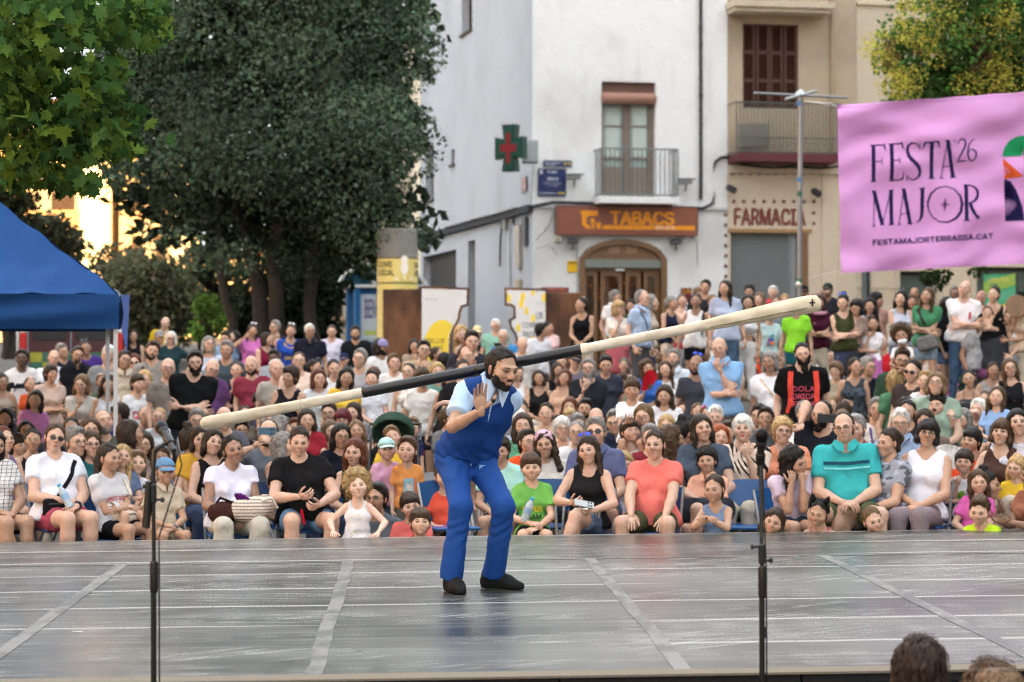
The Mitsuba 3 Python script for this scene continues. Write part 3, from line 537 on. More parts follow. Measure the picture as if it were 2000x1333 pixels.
part('baluster', kb, cat(*[wrod(O2, FD, (x, .78, b2[2] + .02), (x, .78, b2[3]), .017, 5) for x in np.linspace(b2[0], b2[1], 30)]), 'paint', '4e504c', kind='stuff')
part('scroll', kb, cat(*[scroll(x, b2[2] + .20, .085) for x in np.linspace(b2[0] + .1, b2[1] - .1, 14)]), 'paint', '4a4c48', kind='stuff')
k = part('air_conditioner', kb, rbox(O2 + FD * (b2[0] + .62) + [0, -.45, b2[2] + .45], (.8, .3, .62), .03), 'plastic', '8e8a80')
part('upper_balcony', H2, cat(wbox(O2, FD, b2[0] - .05, on(1612, 20, O2)[0], .003, .8, on(1500, 22, O2)[1], on(1500, 10, O2)[1]), wbox(O2, FD, b2[0], on(1605, 20, O2)[0], .003, .7, on(1500, 24, O2)[1] - .08, on(1500, 22, O2)[1] - .003)), 'render_sand')
part('downpipe', H2, wrod(O2, FD, (on(1624, 200, O2)[0], .08, on(1624, 305, O2)[1]), (on(1624, 200, O2)[0], .08, 13), .05, 8), 'paint', 'a09078', smooth=40)
for x, y, lab in ((1427, 371, 'dark floodlight at the left edge of the tan house'), (1592, 378, 'dark floodlight right of the chemist lettering')):
    q = on(x, y, O2); k = thing('floodlight', lab, 'lamp'); part('housing', k, rbox(O2 + FD * q[0] + [0, -.3, q[1]], (.26, .16, .16), .03, rot((0, 1, 0), 30)), 'plastic', '1c1d20', smooth=30); part('arm', k, tube([O2 + FD * q[0] + [-.1, 0, q[1] + .1], O2 + FD * q[0] + [-.06, -.25, q[1] + .05]], .02, 5), 'plastic', '26272a')
part('cable', H2, tube([O2 + FD * a + [0, -.14, b] for a, b in [on(x, y, O2) for x, y in ((1421, 308), (1450, 323), (1500, 329), (1560, 327), (1600, 330), (1640, 325))]], .03, 5), 'plastic', '1a1a1c', smooth=True)
# the cream house behind the banner
O3 = O2 + FD * (W2 + .006); W3 = on(2120, 300, O3)[0]; r3 = lambda *q: rect(*q, O3, FD)
H3 = thing('cream_house', 'plain cream house behind the pink banner with dark ground floor openings', 'building')
ho = [r3(1757, 530, 1830, 700), r3(1908, 522, 2060, 700)]; ho = [(a, b, -.1, d) for a, b, c_, d in ho]; z3 = on(1750, 470, O3)[1]
part('upper_wall', H3, wall_panels(O3 + [0, 0, z3], FD, W3, 9, []), 'render_sand')
part('stone_front', H3, wall_panels(O3, FD, W3, z3 - .012, ho), 'render_cream')
for px in (1700, 1757, 1840, 1905): part('pilaster', H3, wbox(O3, FD, on(px, 560, O3)[0] - .12, on(px, 560, O3)[0], .003, .04, 0, z3 - .03), 'render_sand')
part('string_course', H3, cat(*[wbox(O3, FD, 0, on(1757, 560, O3)[0] - .02, .045, .06, on(1700, y, O3)[1], on(1700, y - 1.5, O3)[1]) for y in (563, 610)], wbox(O3, FD, 0, W3, .003, .08, on(1700, 10, O3)[1], on(1700, 6, O3)[1])), 'render_sand')
for a, b, c_, d in ho:
    k = part('doorway', H3, wbox(O3, FD, a, b, -.34, -.30, 0, d), 'plastic', '16191a'); part('transom', k, wbox(O3, FD, a, b, -.298, -.25, d - .62, d - .1), 'plastic', '50605a'); [part('frame', k, wbox(O3, FD, e, e + .08, -.298, -.2, 0, d - .63), 'paint', '7a8a80') for e in (a, b - .5)]
k = part('downpipe', H3, wrod(O3, FD, (on(1686, 500, O3)[0], .09, 0), (on(1686, 500, O3)[0], .09, z3), .06, 8), 'paint', '5a6468', smooth=40)
part('downpipe', H3, wrod(O3, FD, (on(1693, 500, O3)[0], .09, 0), (on(1693, 500, O3)[0], .09, z3), .05, 8), 'paint', '22282a', smooth=40)
ps = P(1952, 585, 59); k = thing('poster_frame', 'green and yellow poster in a frame below the banner at the right', 'poster')
part('sheet', k, bx(P(1920, 0, 59)[0], P(1984, 0, 59)[0], 59, 59.03, P(0, 640, 59)[2], P(0, 536, 59)[2]), 'plastic', '3a9a6c')
for i, (a, b, c_) in enumerate(((575, 552, '8fb04a'), (600, 580, '52a884'), (622, 606, 'c8b050'))): part('print', k, (np.array([P(1921, a, 58.996), P(1983, a - 18, 58.996), P(1983, b - 18, 58.996), P(1921, b, 58.996)]), np.array([[0, 1, 2], [0, 2, 3]])), 'plastic', c_)
part('lettering', k, upright(fit(flat_text('LA BONA TERRA', .1), .5, .1), P(1930, 551, 58.99), (1, 0, 0)), 'plastic', 'd8c870')
[part('frame', k, bx(P(a, 0, 59)[0], P(b, 0, 59)[0], 58.97, 59.05, P(0, 642, 59)[2], P(0, 534, 59)[2]), 'paint', '2c3230') for a, b in ((1917, 1920), (1984, 1987))]
# far houses, and unseen side houses added to shade the square
def house(name, label, x0, x1, y0, y1, z1, mat, wins, wc='4a3c30', roof='8a5a44', cat_='building', bal=False, face='-y'):
    k = thing(name, label, cat_); z0 = float(terrain(x0, y0, False)) - .5
    part('wall', k, bx(x0, x1, y0, y1, z0, z1), mat); part('roof', k, cat(bx(x0 - .3, x1 + .3, y0 - .3, y1 + .3, z1 + .002, z1 + .25)), 'matt', roof)
    for (a, b, c_, d) in wins:
        if face == '-y': wk = part('window', k, bx(a, b, y0 - .03, y0 - .003, c_, d), 'plastic', wc); part('sill', wk, bx(a - .1, b + .1, y0 - .16, y0 - .032, c_ - .1, c_), 'matt', 'c0a888')
        else: wk = part('window', k, bx(x0 - .03, x0 - .003, a, b, c_, d), 'plastic', wc); part('sill', wk, bx(x0 - .16, x0 - .032, a - .1, b + .1, c_ - .1, c_), 'matt', 'c0a888')
        if bal and face == '-y': bk = part('balcony', k, bx(a - .4, b + .4, y0 - 1.1, y0 - .17, c_ - .35, c_ - .15), 'matt', 'd8b890'); part('parapet', bk, bx(a - .4, b + .4, y0 - 1.1, y0 - 1.02, c_ - .148, c_ + .75), 'matt', 'd0a878')
    return k
house('sunlit_house', 'golden evening-lit apartment house far behind the tent, with balconies', -24.5, -18.6, 104, 116, 12.5, 'render_gold', [(-23.6 + 1.9 * i, -22.6 + 1.9 * i, z, z + 1.6) for i in range(3) for z in (4.2, 7.2, 10.0)], bal=True)
house('sunlit_house', 'tall pale gold apartment block right of the balconied one far behind', -18.2, -15.7, 112, 122, 11.0, 'render_gold', [(-17.6 + 1.1 * i, -17.1 + 1.1 * i, z, z + 1.3) for i in range(2) for z in (3.4, 6.0, 8.4)])
house('sunlit_house', 'pinkish low house far behind between the plane leaves and the oak', -15.4, -10.4, 118, 130, 6.6, 'render_sand', [(-14.6 + 1.5 * i, -13.9 + 1.5 * i, 3.6, 5.0) for i in range(3)])
kk = house('old_facade', 'shaded sandstone house with columns behind the blue kiosk', -6.6, -3.2, 77, 90, 12.0, 'render_sand', [(-6.1, -5.4, 3.0, 5.2), (-4.6, -3.9, 3.0, 5.2), (-6.1, -5.4, 7, 9), (-4.6, -3.9, 7, 9)], '23201c')
for x in (-6.5, -5.0, -3.4): part('column', kk, xf(lathe([(.28, 0), (.24, .3), (.21, 5.0), (.30, 5.3), (.30, 5.45)], 12), None, (x, 76.7, 1.7)), 'render_sand', smooth=40)
house('street_house', 'unseen apartment houses added along the right side to keep the sun off the square', 25, 36, -35, 61, 21, 'render_sand', [(-30 + 4 * i, -28.6 + 4 * i, 3.5 + 3.2 * j, 5.6 + 3.2 * j) for i in range(22) for j in range(5)], face='-x')  # added out of view to block the low sun
house('street_house', 'unseen brown apartment houses added along the left side to cut low sky light', -46, -30, -30, 52, 19, 'render_tan', [(-44.5 + 3 * i, -43.2 + 3 * i, 3.5 + 3.2 * j, 5.6 + 3.2 * j) for i in range(5) for j in range(4)])  # added out of view to dim light from the low left sky
# ---------------------------------------------------------------- trees and shrubs
MAPLE = np.array([(0, 0), (.10, .06), (.30, -.02), (.26, .16), (.52, .30), (.32, .36), (.36, .56), (.16, .52), (0, 1.0), (-.16, .52), (-.36, .56), (-.32, .36), (-.52, .30), (-.26, .16), (-.30, -.02), (-.10, .06)])
MTRI = trimesh.creation.triangulate_polygon(Polygon(MAPLE), engine='earcut')[1]
def leaf_frames(rng, n, out=None, droop=.5):
    """Random leaf frames: axis along the blade, normal roughly outwards or up."""
    d = rng.normal(size=(n, 3)); d[:, 2] -= droop
    if out is not None: d += out * .8
    d /= np.linalg.norm(d, axis=1, keepdims=True); u = rng.normal(size=(n, 3)) + np.array([0, 0, .9]) + (out * .7 if out is not None else 0)
    s = np.cross(d, u); s /= np.linalg.norm(s, axis=1, keepdims=True) + 1e-9; return d, s, np.cross(s, d)
def leaves_mesh(p, rng, size, colour, out=None, droop=.4, var=.35, cw=None):
    """Small folded leaves (two triangles each) at the points p."""
    n = len(p); d, s, u = leaf_frames(rng, n, out, droop); L = size * rng.uniform(.6, 1.25, n)[:, None]
    a, b = p - d * L * .5, p + d * L * .5; w = L * .33; m = p + u * L * .06
    v = np.stack([a, m + s * w, b, m - s * w], 1).reshape(-1, 3); k = np.arange(n) * 4
    f = np.vstack([np.stack([k, k + 1, k + 2], 1), np.stack([k, k + 2, k + 3], 1)])
    c = np.asarray(colour, float); c = c if c.ndim == 2 else np.tile(c, (n, 1)); c = c * (1 + var * rng.uniform(-1, 1, (n, 1))) * (1 + .08 * rng.normal(size=(n, 3)))
    return v, f, np.repeat(np.clip(c, .004, .9), 4, 0)
def clump_points(rng, cs, rs, per, flat=.8):
    """Points on and just inside the shells of many clumps, with the outward direction."""
    P_, O_ = [], []
    for c, r in zip(cs, rs):
        n = int(per * r * r); d = rng.normal(size=(n, 3)); d /= np.linalg.norm(d, axis=1, keepdims=True)
        q = r * (1 - .5 * rng.random((n, 1)) ** 2) * d * [1, 1, flat]; P_.append(c + q); O_.append(d)
    return np.vstack(P_), np.vstack(O_)
def branch(a, b, r0, r1, rng, n=7, w=.12, sides=7):
    a, b = np.asarray(a, float), np.asarray(b, float); t = np.linspace(0, 1, n)[:, None]; L = np.linalg.norm(b - a); off = np.cumsum(rng.normal(size=(n, 3)), 0) * w * L / n; off -= t * off[-1]; off[0] = 0
    return tube(a + (b - a) * t + off, np.linspace(r0, r1, n), sides)
def clumpy(rng, n, blobs, rmin, rmax):
    """Clump centres on the surface of a union of ellipsoids (centre, radii)."""
    cs = []
    vol = np.array([b[1][0] * b[1][2] for b in blobs]); vol = vol / vol.sum()
    for c, r in [(blobs[i]) for i in rng.choice(len(blobs), n, p=vol)]:
        d = rng.normal(size=3); d /= np.linalg.norm(d); cs.append(np.asarray(c) + d * np.asarray(r) * rng.uniform(.55, 1.0))
    return np.array(cs), rng.uniform(rmin, rmax, n)
def oak():
    rng = np.random.default_rng(11); k = thing('oak_tree', 'large dark evergreen oak filling the view left of the white house', 'tree')
    B = lambda px, py, rx_, rz_, Y=52., ry=None: (P(px, py, Y), np.array([rx_ * Y / FPX, ry or rx_ * Y / FPX * .7, rz_ * Y / FPX]))
    blobs = [B(430, 80, 170, 150), B(615, 90, 175, 160), B(540, 230, 250, 150, 51), B(330, 300, 120, 110), B(695, 300, 88, 130, 50), B(760, 60, 55, 90), B(480, 400, 170, 90, 53), B(715, 425, 75, 45, 50.8), B(560, -60, 260, 120), B(270, 190, 60, 120), B(320, 410, 60, 45), B(640, 460, 120, 70, 53)]
    cs, rs = clumpy(rng, 330, blobs, .5, 1.15)
    ex = [(825, 40, .4), (842, 88, .3), (800, 160, .4), (788, 235, .4), (815, 455, .4), (835, 465, .3), (240, 330, .35), (300, 455, .3), (470, 505, .5), (415, 500, .5), (360, 470, .4)]
    k_ = rng.random(len(cs)) > .16; cs, rs = cs[k_], rs[k_]
    cs = np.vstack([cs, [P(a, b, 50.5) for a, b, _ in ex]]); rs = np.concatenate([rs, [e[2] for e in ex]])
    p, o = clump_points(rng, cs, rs, 400); cl = np.repeat(rng.uniform(.5, 1.6, len(cs)), [int(400 * r * r) for r in rs])[:, None]
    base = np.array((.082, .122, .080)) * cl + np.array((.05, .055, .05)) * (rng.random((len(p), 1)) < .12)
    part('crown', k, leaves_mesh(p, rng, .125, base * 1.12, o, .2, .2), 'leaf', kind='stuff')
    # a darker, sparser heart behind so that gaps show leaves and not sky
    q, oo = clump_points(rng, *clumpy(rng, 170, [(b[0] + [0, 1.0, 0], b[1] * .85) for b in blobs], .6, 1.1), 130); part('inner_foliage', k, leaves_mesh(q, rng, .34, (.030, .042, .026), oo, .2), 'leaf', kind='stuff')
    for (x0, x1, y1, r) in ((628, 606, 330, .15), (572, 540, 300, .20), (500, 440, 250, .20), (462, 420, 340, .13), (600, 655, 260, .12)):
        part('trunk', k, branch(P(x0, 700, 53), P(x1, y1, 52.3), r, r * .45, rng, 9, .25, 9), 'bark', smooth=True)
oak()
def soft_tree(label, px, py, w, h, Y, c, n, leaf=.2, seed=0, base=700, cat_='tree', name='garden_tree', per=260):
    rng = np.random.default_rng(seed); k = thing(name, label, cat_); s = Y / FPX
    blobs = [(P(px, py, Y), np.array([w * s / 2, w * s * .3, h * s / 2]))]; cs, rs = clumpy(rng, int(n * 1.7), blobs, .22 * w * s / 2 + .1, .42 * w * s / 2 + .15)
    p, o = clump_points(rng, cs, rs, per); cl = np.repeat(rng.uniform(.6, 1.4, len(cs)), [int(per * r * r) for r in rs])[:, None]
    part('foliage', k, leaves_mesh(p, rng, leaf, np.array(c) * cl, o, .2), 'leaf', kind='stuff')
    for j in range(3): part('stem', k, branch(P(px + 6 * j - 6, base, Y), P(px + rng.uniform(-w, w) * .25, py - h * .1, Y), .10, .04, rng, 6, .2, 6), 'bark', smooth=True)
soft_tree('grey-green rounded tree right behind the blue tent', 300, 585, 170, 170, 64, (.14, .15, .09), 44, .2, 1)
soft_tree('dusky olive tree between the tent roof and the far houses', 95, 475, 120, 120, 60, (.085, .092, .055), 30, .2, 2)
soft_tree('olive shrub in the dark gap beneath the oak', 400, 560, 120, 170, 66, (.075, .088, .048), 30, .2, 3)
soft_tree('bright green young shrub under the oak', 402, 625, 70, 95, 58, (.12, .21, .045), 16, .16, 4, 720, 'shrub', 'green_shrub')
soft_tree('dark tree hugging the left edge above the tent', 15, 410, 120, 110, 58, (.045, .055, .030), 20, .2, 5)
soft_tree('wide olive tree low between the tent and the oak trunks', 250, 600, 240, 170, 68, (.13, .14, .085), 50, .22, 8)
soft_tree('dim tree behind the oak trunks', 560, 590, 220, 220, 70, (.030, .040, .024), 40, .26, 6)
def plane_tree():
    rng = np.random.default_rng(21); k = thing('plane_tree', 'plane tree boughs with big lobed leaves at the upper left', 'tree')
    tr0 = np.array([-7.2, 20.5, 0]); part('trunk', k, branch(tr0, tr0 + [.3, 0, 5.0], .26, .18, rng, 8, .05, 10), 'bark', smooth=True)
    boughs = [((-6.9, 20.4, 4.6), P(170, 60, 19.6), .07), ((-6.9, 20.4, 4.2), P(215, 250, 19.8), .06), ((-6.9, 20.6, 3.6), P(130, 330, 20.6), .05), ((-6.8, 20.3, 5.0), P(300, -40, 19.2), .06), ((-6.9, 20.6, 4.8), P(60, 180, 21), .06), ((-6.8, 20.3, 4.9), P(330, 30, 20.0), .04)]
    pts = []
    for a, b, r in boughs:
        m = branch(a, b, r, .012, rng, 10, .18, 6); part('branch', k, m, 'bark', smooth=True); c = m[0][:60].reshape(10, 6, 3).mean(1)
        for t in np.linspace(.25, 1, 16):
            q = c[min(int(t * 9), 8)] * (1 - (t * 9) % 1) + c[min(int(t * 9) + 1, 9)] * ((t * 9) % 1)
            for _ in range(2):
                e = q + np.array([rng.normal() * .34, rng.normal() * .35, rng.normal() * .20 - .08]); pts.append(e)
                if rng.random() < .35: part('twig', k, tube([q, (q + e) / 2 + [0, 0, .04], e], [.008, .006, .004], 4), 'bark')
    pts = np.array(pts)
    sil = [(60, 60, 110, 90), (180, 40, 120, 60), (270, 30, 60, 45), (90, 190, 110, 80), (200, 160, 60, 50), (215, 235, 65, 35), (160, 270, 80, 45), (110, 300, 70, 50), (240, 290, 55, 22), (60, 260, 80, 60), (30, 340, 50, 35), (20, 130, 60, 120), (140, 360, 55, 22), (290, 60, 40, 45)]
    ar = np.array([a[2] * a[3] for a in sil], float); ids = rng.choice(len(sil), 2500, p=ar / ar.sum()); P_ = []
    for i in ids:
        x, y, a, b = sil[i]; r = math.sqrt(rng.random()); t = rng.uniform(0, 2 * np.pi); P_.append(P(x + a * r * math.cos(t), y + b * r * math.sin(t), rng.uniform(18.8, 21.6)))
    P_ = np.vstack([P_, pts + rng.normal(size=pts.shape) * .12])
    n = len(P_); d, s, u = leaf_frames(rng, n, None, .9); L = .165 * rng.uniform(.55, 1.2, n)
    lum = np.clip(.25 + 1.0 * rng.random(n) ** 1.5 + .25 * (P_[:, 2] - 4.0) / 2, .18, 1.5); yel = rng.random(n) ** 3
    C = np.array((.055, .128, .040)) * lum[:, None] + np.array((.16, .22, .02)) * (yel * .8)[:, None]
    order = np.argsort(P_[:, 1] - L * 6); mv = MAPLE - [0, .45]; shape = lambda i: (P_[i] + L[i] * (mv[:, :1] * s[i] + mv[:, 1:2] * d[i] + (np.abs(mv[:, :1]) * .22 - .12 * mv[:, 1:2] ** 2) * u[i]), MTRI)
    for i in order[:290]:
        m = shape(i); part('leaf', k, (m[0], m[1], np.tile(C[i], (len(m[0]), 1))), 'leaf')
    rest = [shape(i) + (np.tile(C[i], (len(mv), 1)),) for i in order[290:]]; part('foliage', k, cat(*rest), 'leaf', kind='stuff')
plane_tree()
def rain_tree():
    rng = np.random.default_rng(31); k = thing('golden_rain_tree', 'tree with yellow blossom sprays and russet pods above the pink banner', 'tree'); Y = 44.
    B = lambda px, py, a, b, Y=44.: (P(px, py, Y), np.array([a, a * .8, b]) * Y / FPX)
    bl = [B(1850, 90, 120, 90), B(1960, 60, 110, 120), B(1780, 140, 60, 45), B(2050, 120, 130, 140), B(1900, -20, 160, 80), B(1830, 170, 70, 40), B(1960, 200, 90, 70, 45)]
    cs, rs = clumpy(rng, 190, bl, .24, .55); p, o = clump_points(rng, cs, rs, 600); part('crown', k, leaves_mesh(p, rng, .13, np.array((.085, .18, .05)) * np.repeat(rng.uniform(.5, 1.5, len(cs)), [int(600 * r * r) for r in rs])[:, None], o, .5), 'leaf', kind='stuff')
    sp = [(1715, 85), (1735, 110), (1700, 95), (1760, 60), (1770, 20), (1800, 5), (1745, 165), (1770, 180), (1755, 150), (1800, 75), (1810, 90), (1830, 110), (1880, 70), (1850, 15), (1945, 130), (1950, 90), (1975, 45), (1990, 120), (1940, 150), (1890, 165), (1960, 20), (1930, 40), (1985, 165), (1995, 80), (1725, 125), (1815, 55), (1780, 155)]
    q, oo = clump_points(rng, [P(x, y, 43.3) for x, y in sp], rng.uniform(.20, .36, len(sp)), 2600, .9); part('blossom', k, leaves_mesh(q, rng, .055, (.60, .56, .12), oo, .2), 'leaf', kind='stuff')
    sp = [(1735, 85), (1850, 85), (1855, 105), (1915, 80), (1925, 100), (1740, 115), (1905, 125), (1790, 100)]
    q, oo = clump_points(rng, [P(x, y, 43.2) for x, y in sp], rng.uniform(.12, .2, len(sp)), 2200, .9); part('seed_pod', k, leaves_mesh(q, rng, .07, (.14, .07, .045), oo, .6), 'leaf', kind='stuff')
    q, oo = clump_points(rng, [P(x, y, 43.6) for x, y in ((1815, 540), (1830, 548), (1840, 538), (1905, 533), (1920, 531))], [.2, .22, .18, .12, .12], 1500); part('hanging_twig', k, leaves_mesh(q, rng, .12, (.03, .05, .02), oo, .6), 'leaf', kind='stuff')
    for a, b, r in (((2080, 700), (2010, 250), .16), ((2010, 250), (1900, 90), .08), ((2010, 250), (2040, 60), .09), ((1960, 170), (1790, 130), .05)): part('trunk' if r > .1 else 'branch', k, branch(P(*a, 44.5), P(*b, 44.3), r, r * .6, rng, 7, .12), 'bark', smooth=True)
rain_tree()
# ---------------------------------------------------------------- blue tent
def tent():
    k = thing('gazebo_tent', 'blue pop-up gazebo with white legs at the left', 'tent'); Y0 = 23.7; c = P(232, 575, Y0); x1, x0 = c[0], c[0] - 3.0; y0, y1 = Y0, Y0 + 3.0; zt, zv = c[2], P(232, 643, Y0)[2]
    ax, ay, az = (x0 + x1) / 2, (y0 + y1) / 2, zt + 1.25; n = 26; RT_ = lambda V: (np.asarray(V) - [x1, y0, 0]) @ rz(11).T + [x1, y0, 0]; BL = lin('184680')
    for a, b in (((x0, y0), (x1, y0)), ((x1, y0), (x1, y1)), ((x1, y1), (x0, y1)), ((x0, y1), (x0, y0))):
        V = []
        for i in range(n):
            for j in range(n):
                t, q = i / (n - 1), j / (n - 1); e = np.array([a[0] + (b[0] - a[0]) * t, a[1] + (b[1] - a[1]) * t, zt]); w = e * (1 - q) + np.array([ax, ay, az]) * q
                w[2] -= .22 * math.sin(math.pi * q) * (.25 + math.sin(math.pi * t)) * .8 - .016 * math.sin(37 * t * (1 - q) + 5 * q) * (1 - q) - .06 * min(1, q * 6) * meshkit.fbm(np.array([t * 8 + q * 5, q * 6, a[0]]), 3); V.append(w)
        part('roof_panel', k, (RT_(V), grid_faces(n, n)), 'suit', BL, True)
        V = []; nb = nrm(np.array([b[1] - a[1], -(b[0] - a[0]), 0]))
        for i in range(41):
            for j in range(9):
                t, q = i / 40, j / 8; e = np.array([a[0] + (b[0] - a[0]) * t, a[1] + (b[1] - a[1]) * t, zt - (zt - zv) * q])
                V.append(e + nb * (.02 + .03 * math.sin(math.pi * q) * math.sin(2.6 * math.pi * t + q * 2) + .022 * math.sin(9 * q + 3 * t) * math.sin(math.pi * t)))
        part('valance', k, (RT_(V), grid_faces(41, 9)), 'suit', BL * .9, True)
    for x, y in ((x1 - .03, y0 + .03), (x0 + .03, y0 + .03), (x1 - .03, y1 - .03), (x0 + .03, y1 - .03)):
        g = float(terrain(x, y, False)); m = bx(x - .021, x + .021, y - .021, y + .021, g, zt - .02); part('leg', k, (RT_(m[0]), m[1]), 'paint', 'c4c6c8')
    part('corner_flap', k, (np.array([(x1 + .02, y0 + .05, zt), (x1 + .06, y0 + .3, zt), (x1 + .035, y0 + .28, zv - .25), (x1 + .015, y0 + .06, zv)]), np.array([[0, 1, 2], [0, 2, 3]])), 'suit', '5068a8')
    z = zt - .1; m = cat(*[rod((x0 + .05, y, z - .2), (x1 - .05, y, z), .015, 4) for y in (y0 + .05, y1 - .05)], *[rod((x0 + .05, y, z), (x1 - .05, y, z - .2), .015, 4) for y in (y0 + .05, y1 - .05)]); part('truss', k, (RT_(m[0]), m[1]), 'steel', '909090', kind='stuff')
tent()
PART = part
def ambulance():
    k = thing('ambulance', 'white and dark red ambulance seen from behind under the blue tent', 'ambulance'); Y = 42.; x0, x1 = P(40, 0, Y)[0], P(240, 0, Y)[0]; g = float(terrain(-7, Y, False)); cx = (x0 + x1) / 2; w = (x1 - x0) / 2
    ra = lambda m: ((np.asarray(m[0]) - [x1, Y, 0]) @ rz(12).T + [x1, Y, 0],) + tuple(m[1:]); part = lambda nm, q, m, *z, **w: PART(nm, q, ra(m), *z, **w)
    part('body', k, rbox((cx, Y + 2.6, g + 1.35), (2 * w, 5.2, 2.2), .12), 'plastic', '7c7e84', 30)
    zb, zm, zt = P(0, 700, Y)[2], P(0, 668, Y)[2], P(0, 640, Y)[2]
    for s, a, b in ((0, x0 + .18, cx - .02), (1, cx + .02, x1 - .12)):
        d = part('rear_door', k, rbox(((a + b) / 2, Y - .02, g + 1.35), (b - a, .06, 1.9), .02), 'plastic', '3c0e16', 30)
        part('window', d, rbox(((a + b) / 2, Y - .06, zm + .34), (b - a - .12, .03, .62), .01), 'plastic', '0c0d10'); part('sticker', d, bx((a + b) / 2 - .08 - .12 * s, (a + b) / 2 + .06 - .12 * s, Y - .085, Y - .078, zm + .18, zm + .30), 'plastic', 'c06460'); part('handle', d, rbox((b - .1 if not s else a + .1, Y - .07, zm - .16), (.16, .04, .05), .01), 'plastic', '1a1a1a')
    n = 7
    for i in range(n):
        for j in range(2): part('check', k, bx(x0 + .2 + i * (2 * w - .34) / n, x0 + .2 + (i + 1) * (2 * w - .34) / n - .004, Y - .062, Y - .053, zm - .52 + j * .17, zm - .353 + j * .17), 'plastic', '8a8a2a' if (i + j) % 2 else '2a5a4a')
    for x in (x0 + .08, x1 - .06): part('tail_lamp', k, rbox((x, Y - .02, zm - .1), (.12, .08, .5), .02), 'plastic', 'a81418'); part('lamp_housing', k, rbox((x, Y - .02, zm + .35), (.10, .08, .4), .02), 'plastic', 'd8d8da')
    part('roof_beacon', k, rbox((cx, Y + .4, g + 2.53), (1.0, .25, .14), .03), 'plastic', '2a4a9a', 30); part('bumper', k, rbox((cx, Y - .1, g + .45), (2 * w, .16, .22), .04), 'plastic', '2a2a2c', 30)
    for x in (x0 + .15, x1 - .15):
        for y in (Y + .9, Y + 4.2): wk = part('wheel', k, rod((x - .11, y, g + .34), (x + .11, y, g + .34), .34, 16), 'plastic', '161616', 40)
ambulance()
# ---------------------------------------------------------------- street furniture
def column():
    Y = 50.; k = thing('advertising_column', 'round yellow LOVE LOCAL advertising column with ribbed steel top', 'column'); c = P(776, 600, Y); r = 40 * Y / FPX; zz = lambda y: P(0, y, Y)[2]; b = [c[0], Y, 0]; g = float(terrain(-3, Y, False))
    part('base', k, lathe([(0, g), (r * 1.05, g), (r * 1.05, g + .3), (r, g + .32)], 28, b), 'paint', '3a3c3c', 40)
    part('lower_drum', k, lathe([(r, g + .32), (r, zz(556)), (0, zz(556))], 32, b), 'plastic', 'd8c878', 40)
    part('joint_ring', k, lathe([(r * .98, zz(556) + .003), (r * 1.03, zz(555)), (r * 1.03, zz(552)), (r * .98, zz(552))], 32, b), 'paint', '8a8450', 40)
    part('upper_drum', k, lathe([(r, zz(552) + .003), (r, zz(507)), (0, zz(507))], 32, b), 'plastic', 'dccb7c', 40)
    part('core', k, lathe([(r * .82, zz(507) + .01), (r * .82, zz(453)), (0, zz(453))], 24, b), 'paint', '5c5a56', 40)
    part('rib', k, cat(*[lathe([(r * .94, z), (r, z + .012), (r, z + .026), (r * .94, z + .038)], 32, b) for z in np.linspace(zz(505), zz(452), 15)]), 'paint', '9a9a96', 40, kind='stuff')
    part('post', k, rod((c[0] - .05, Y - r * .97, zz(506)), (c[0] - .05, Y - r * .97, zz(450)), .02), 'steel', '9a9488'); part('mast', k, rod(P(749, 450, Y), P(749, 434, Y), .03), 'paint', 'c8c0a0')
    def wrap(m, a0, z0, sc=1.0):
        v = m[0]; a = a0 + v[:, 0] / r; return np.stack([c[0] + (r + .004 + v[:, 2]) * np.sin(a), Y - (r + .004 + v[:, 2]) * np.cos(a), z0 + v[:, 1]], 1), m[1]
    for a0 in (-1.0, 1.02):
        for t, y in (('LOVE', 524), ('LOCAL', 540)): part('lettering', k, wrap(fit(flat_text(t, .2), .34 if t == 'LOVE' else .38, .125), a0, zz(y)), 'paint', '1a1a18')
    fig = unary_union([Point(0, .34).buffer(.075), affinity.scale(Point(0, .17).buffer(.12), .7, 1.25), *[Point(x, -.06 + .02 * (x == 0)).buffer(.028) for x in (-.16, 0, .16)]])
    part('motif', k, wrap(extrude(fig, .003), .40, zz(540)), 'paint', 'f0ece0')
    for y, t in ((590, 'AL'), (614, 'N')): part('lettering', k, wrap(fit(flat_text(t, .2), .26, .2), -.70, zz(y + 10)), 'paint', '1a1a18')
column()
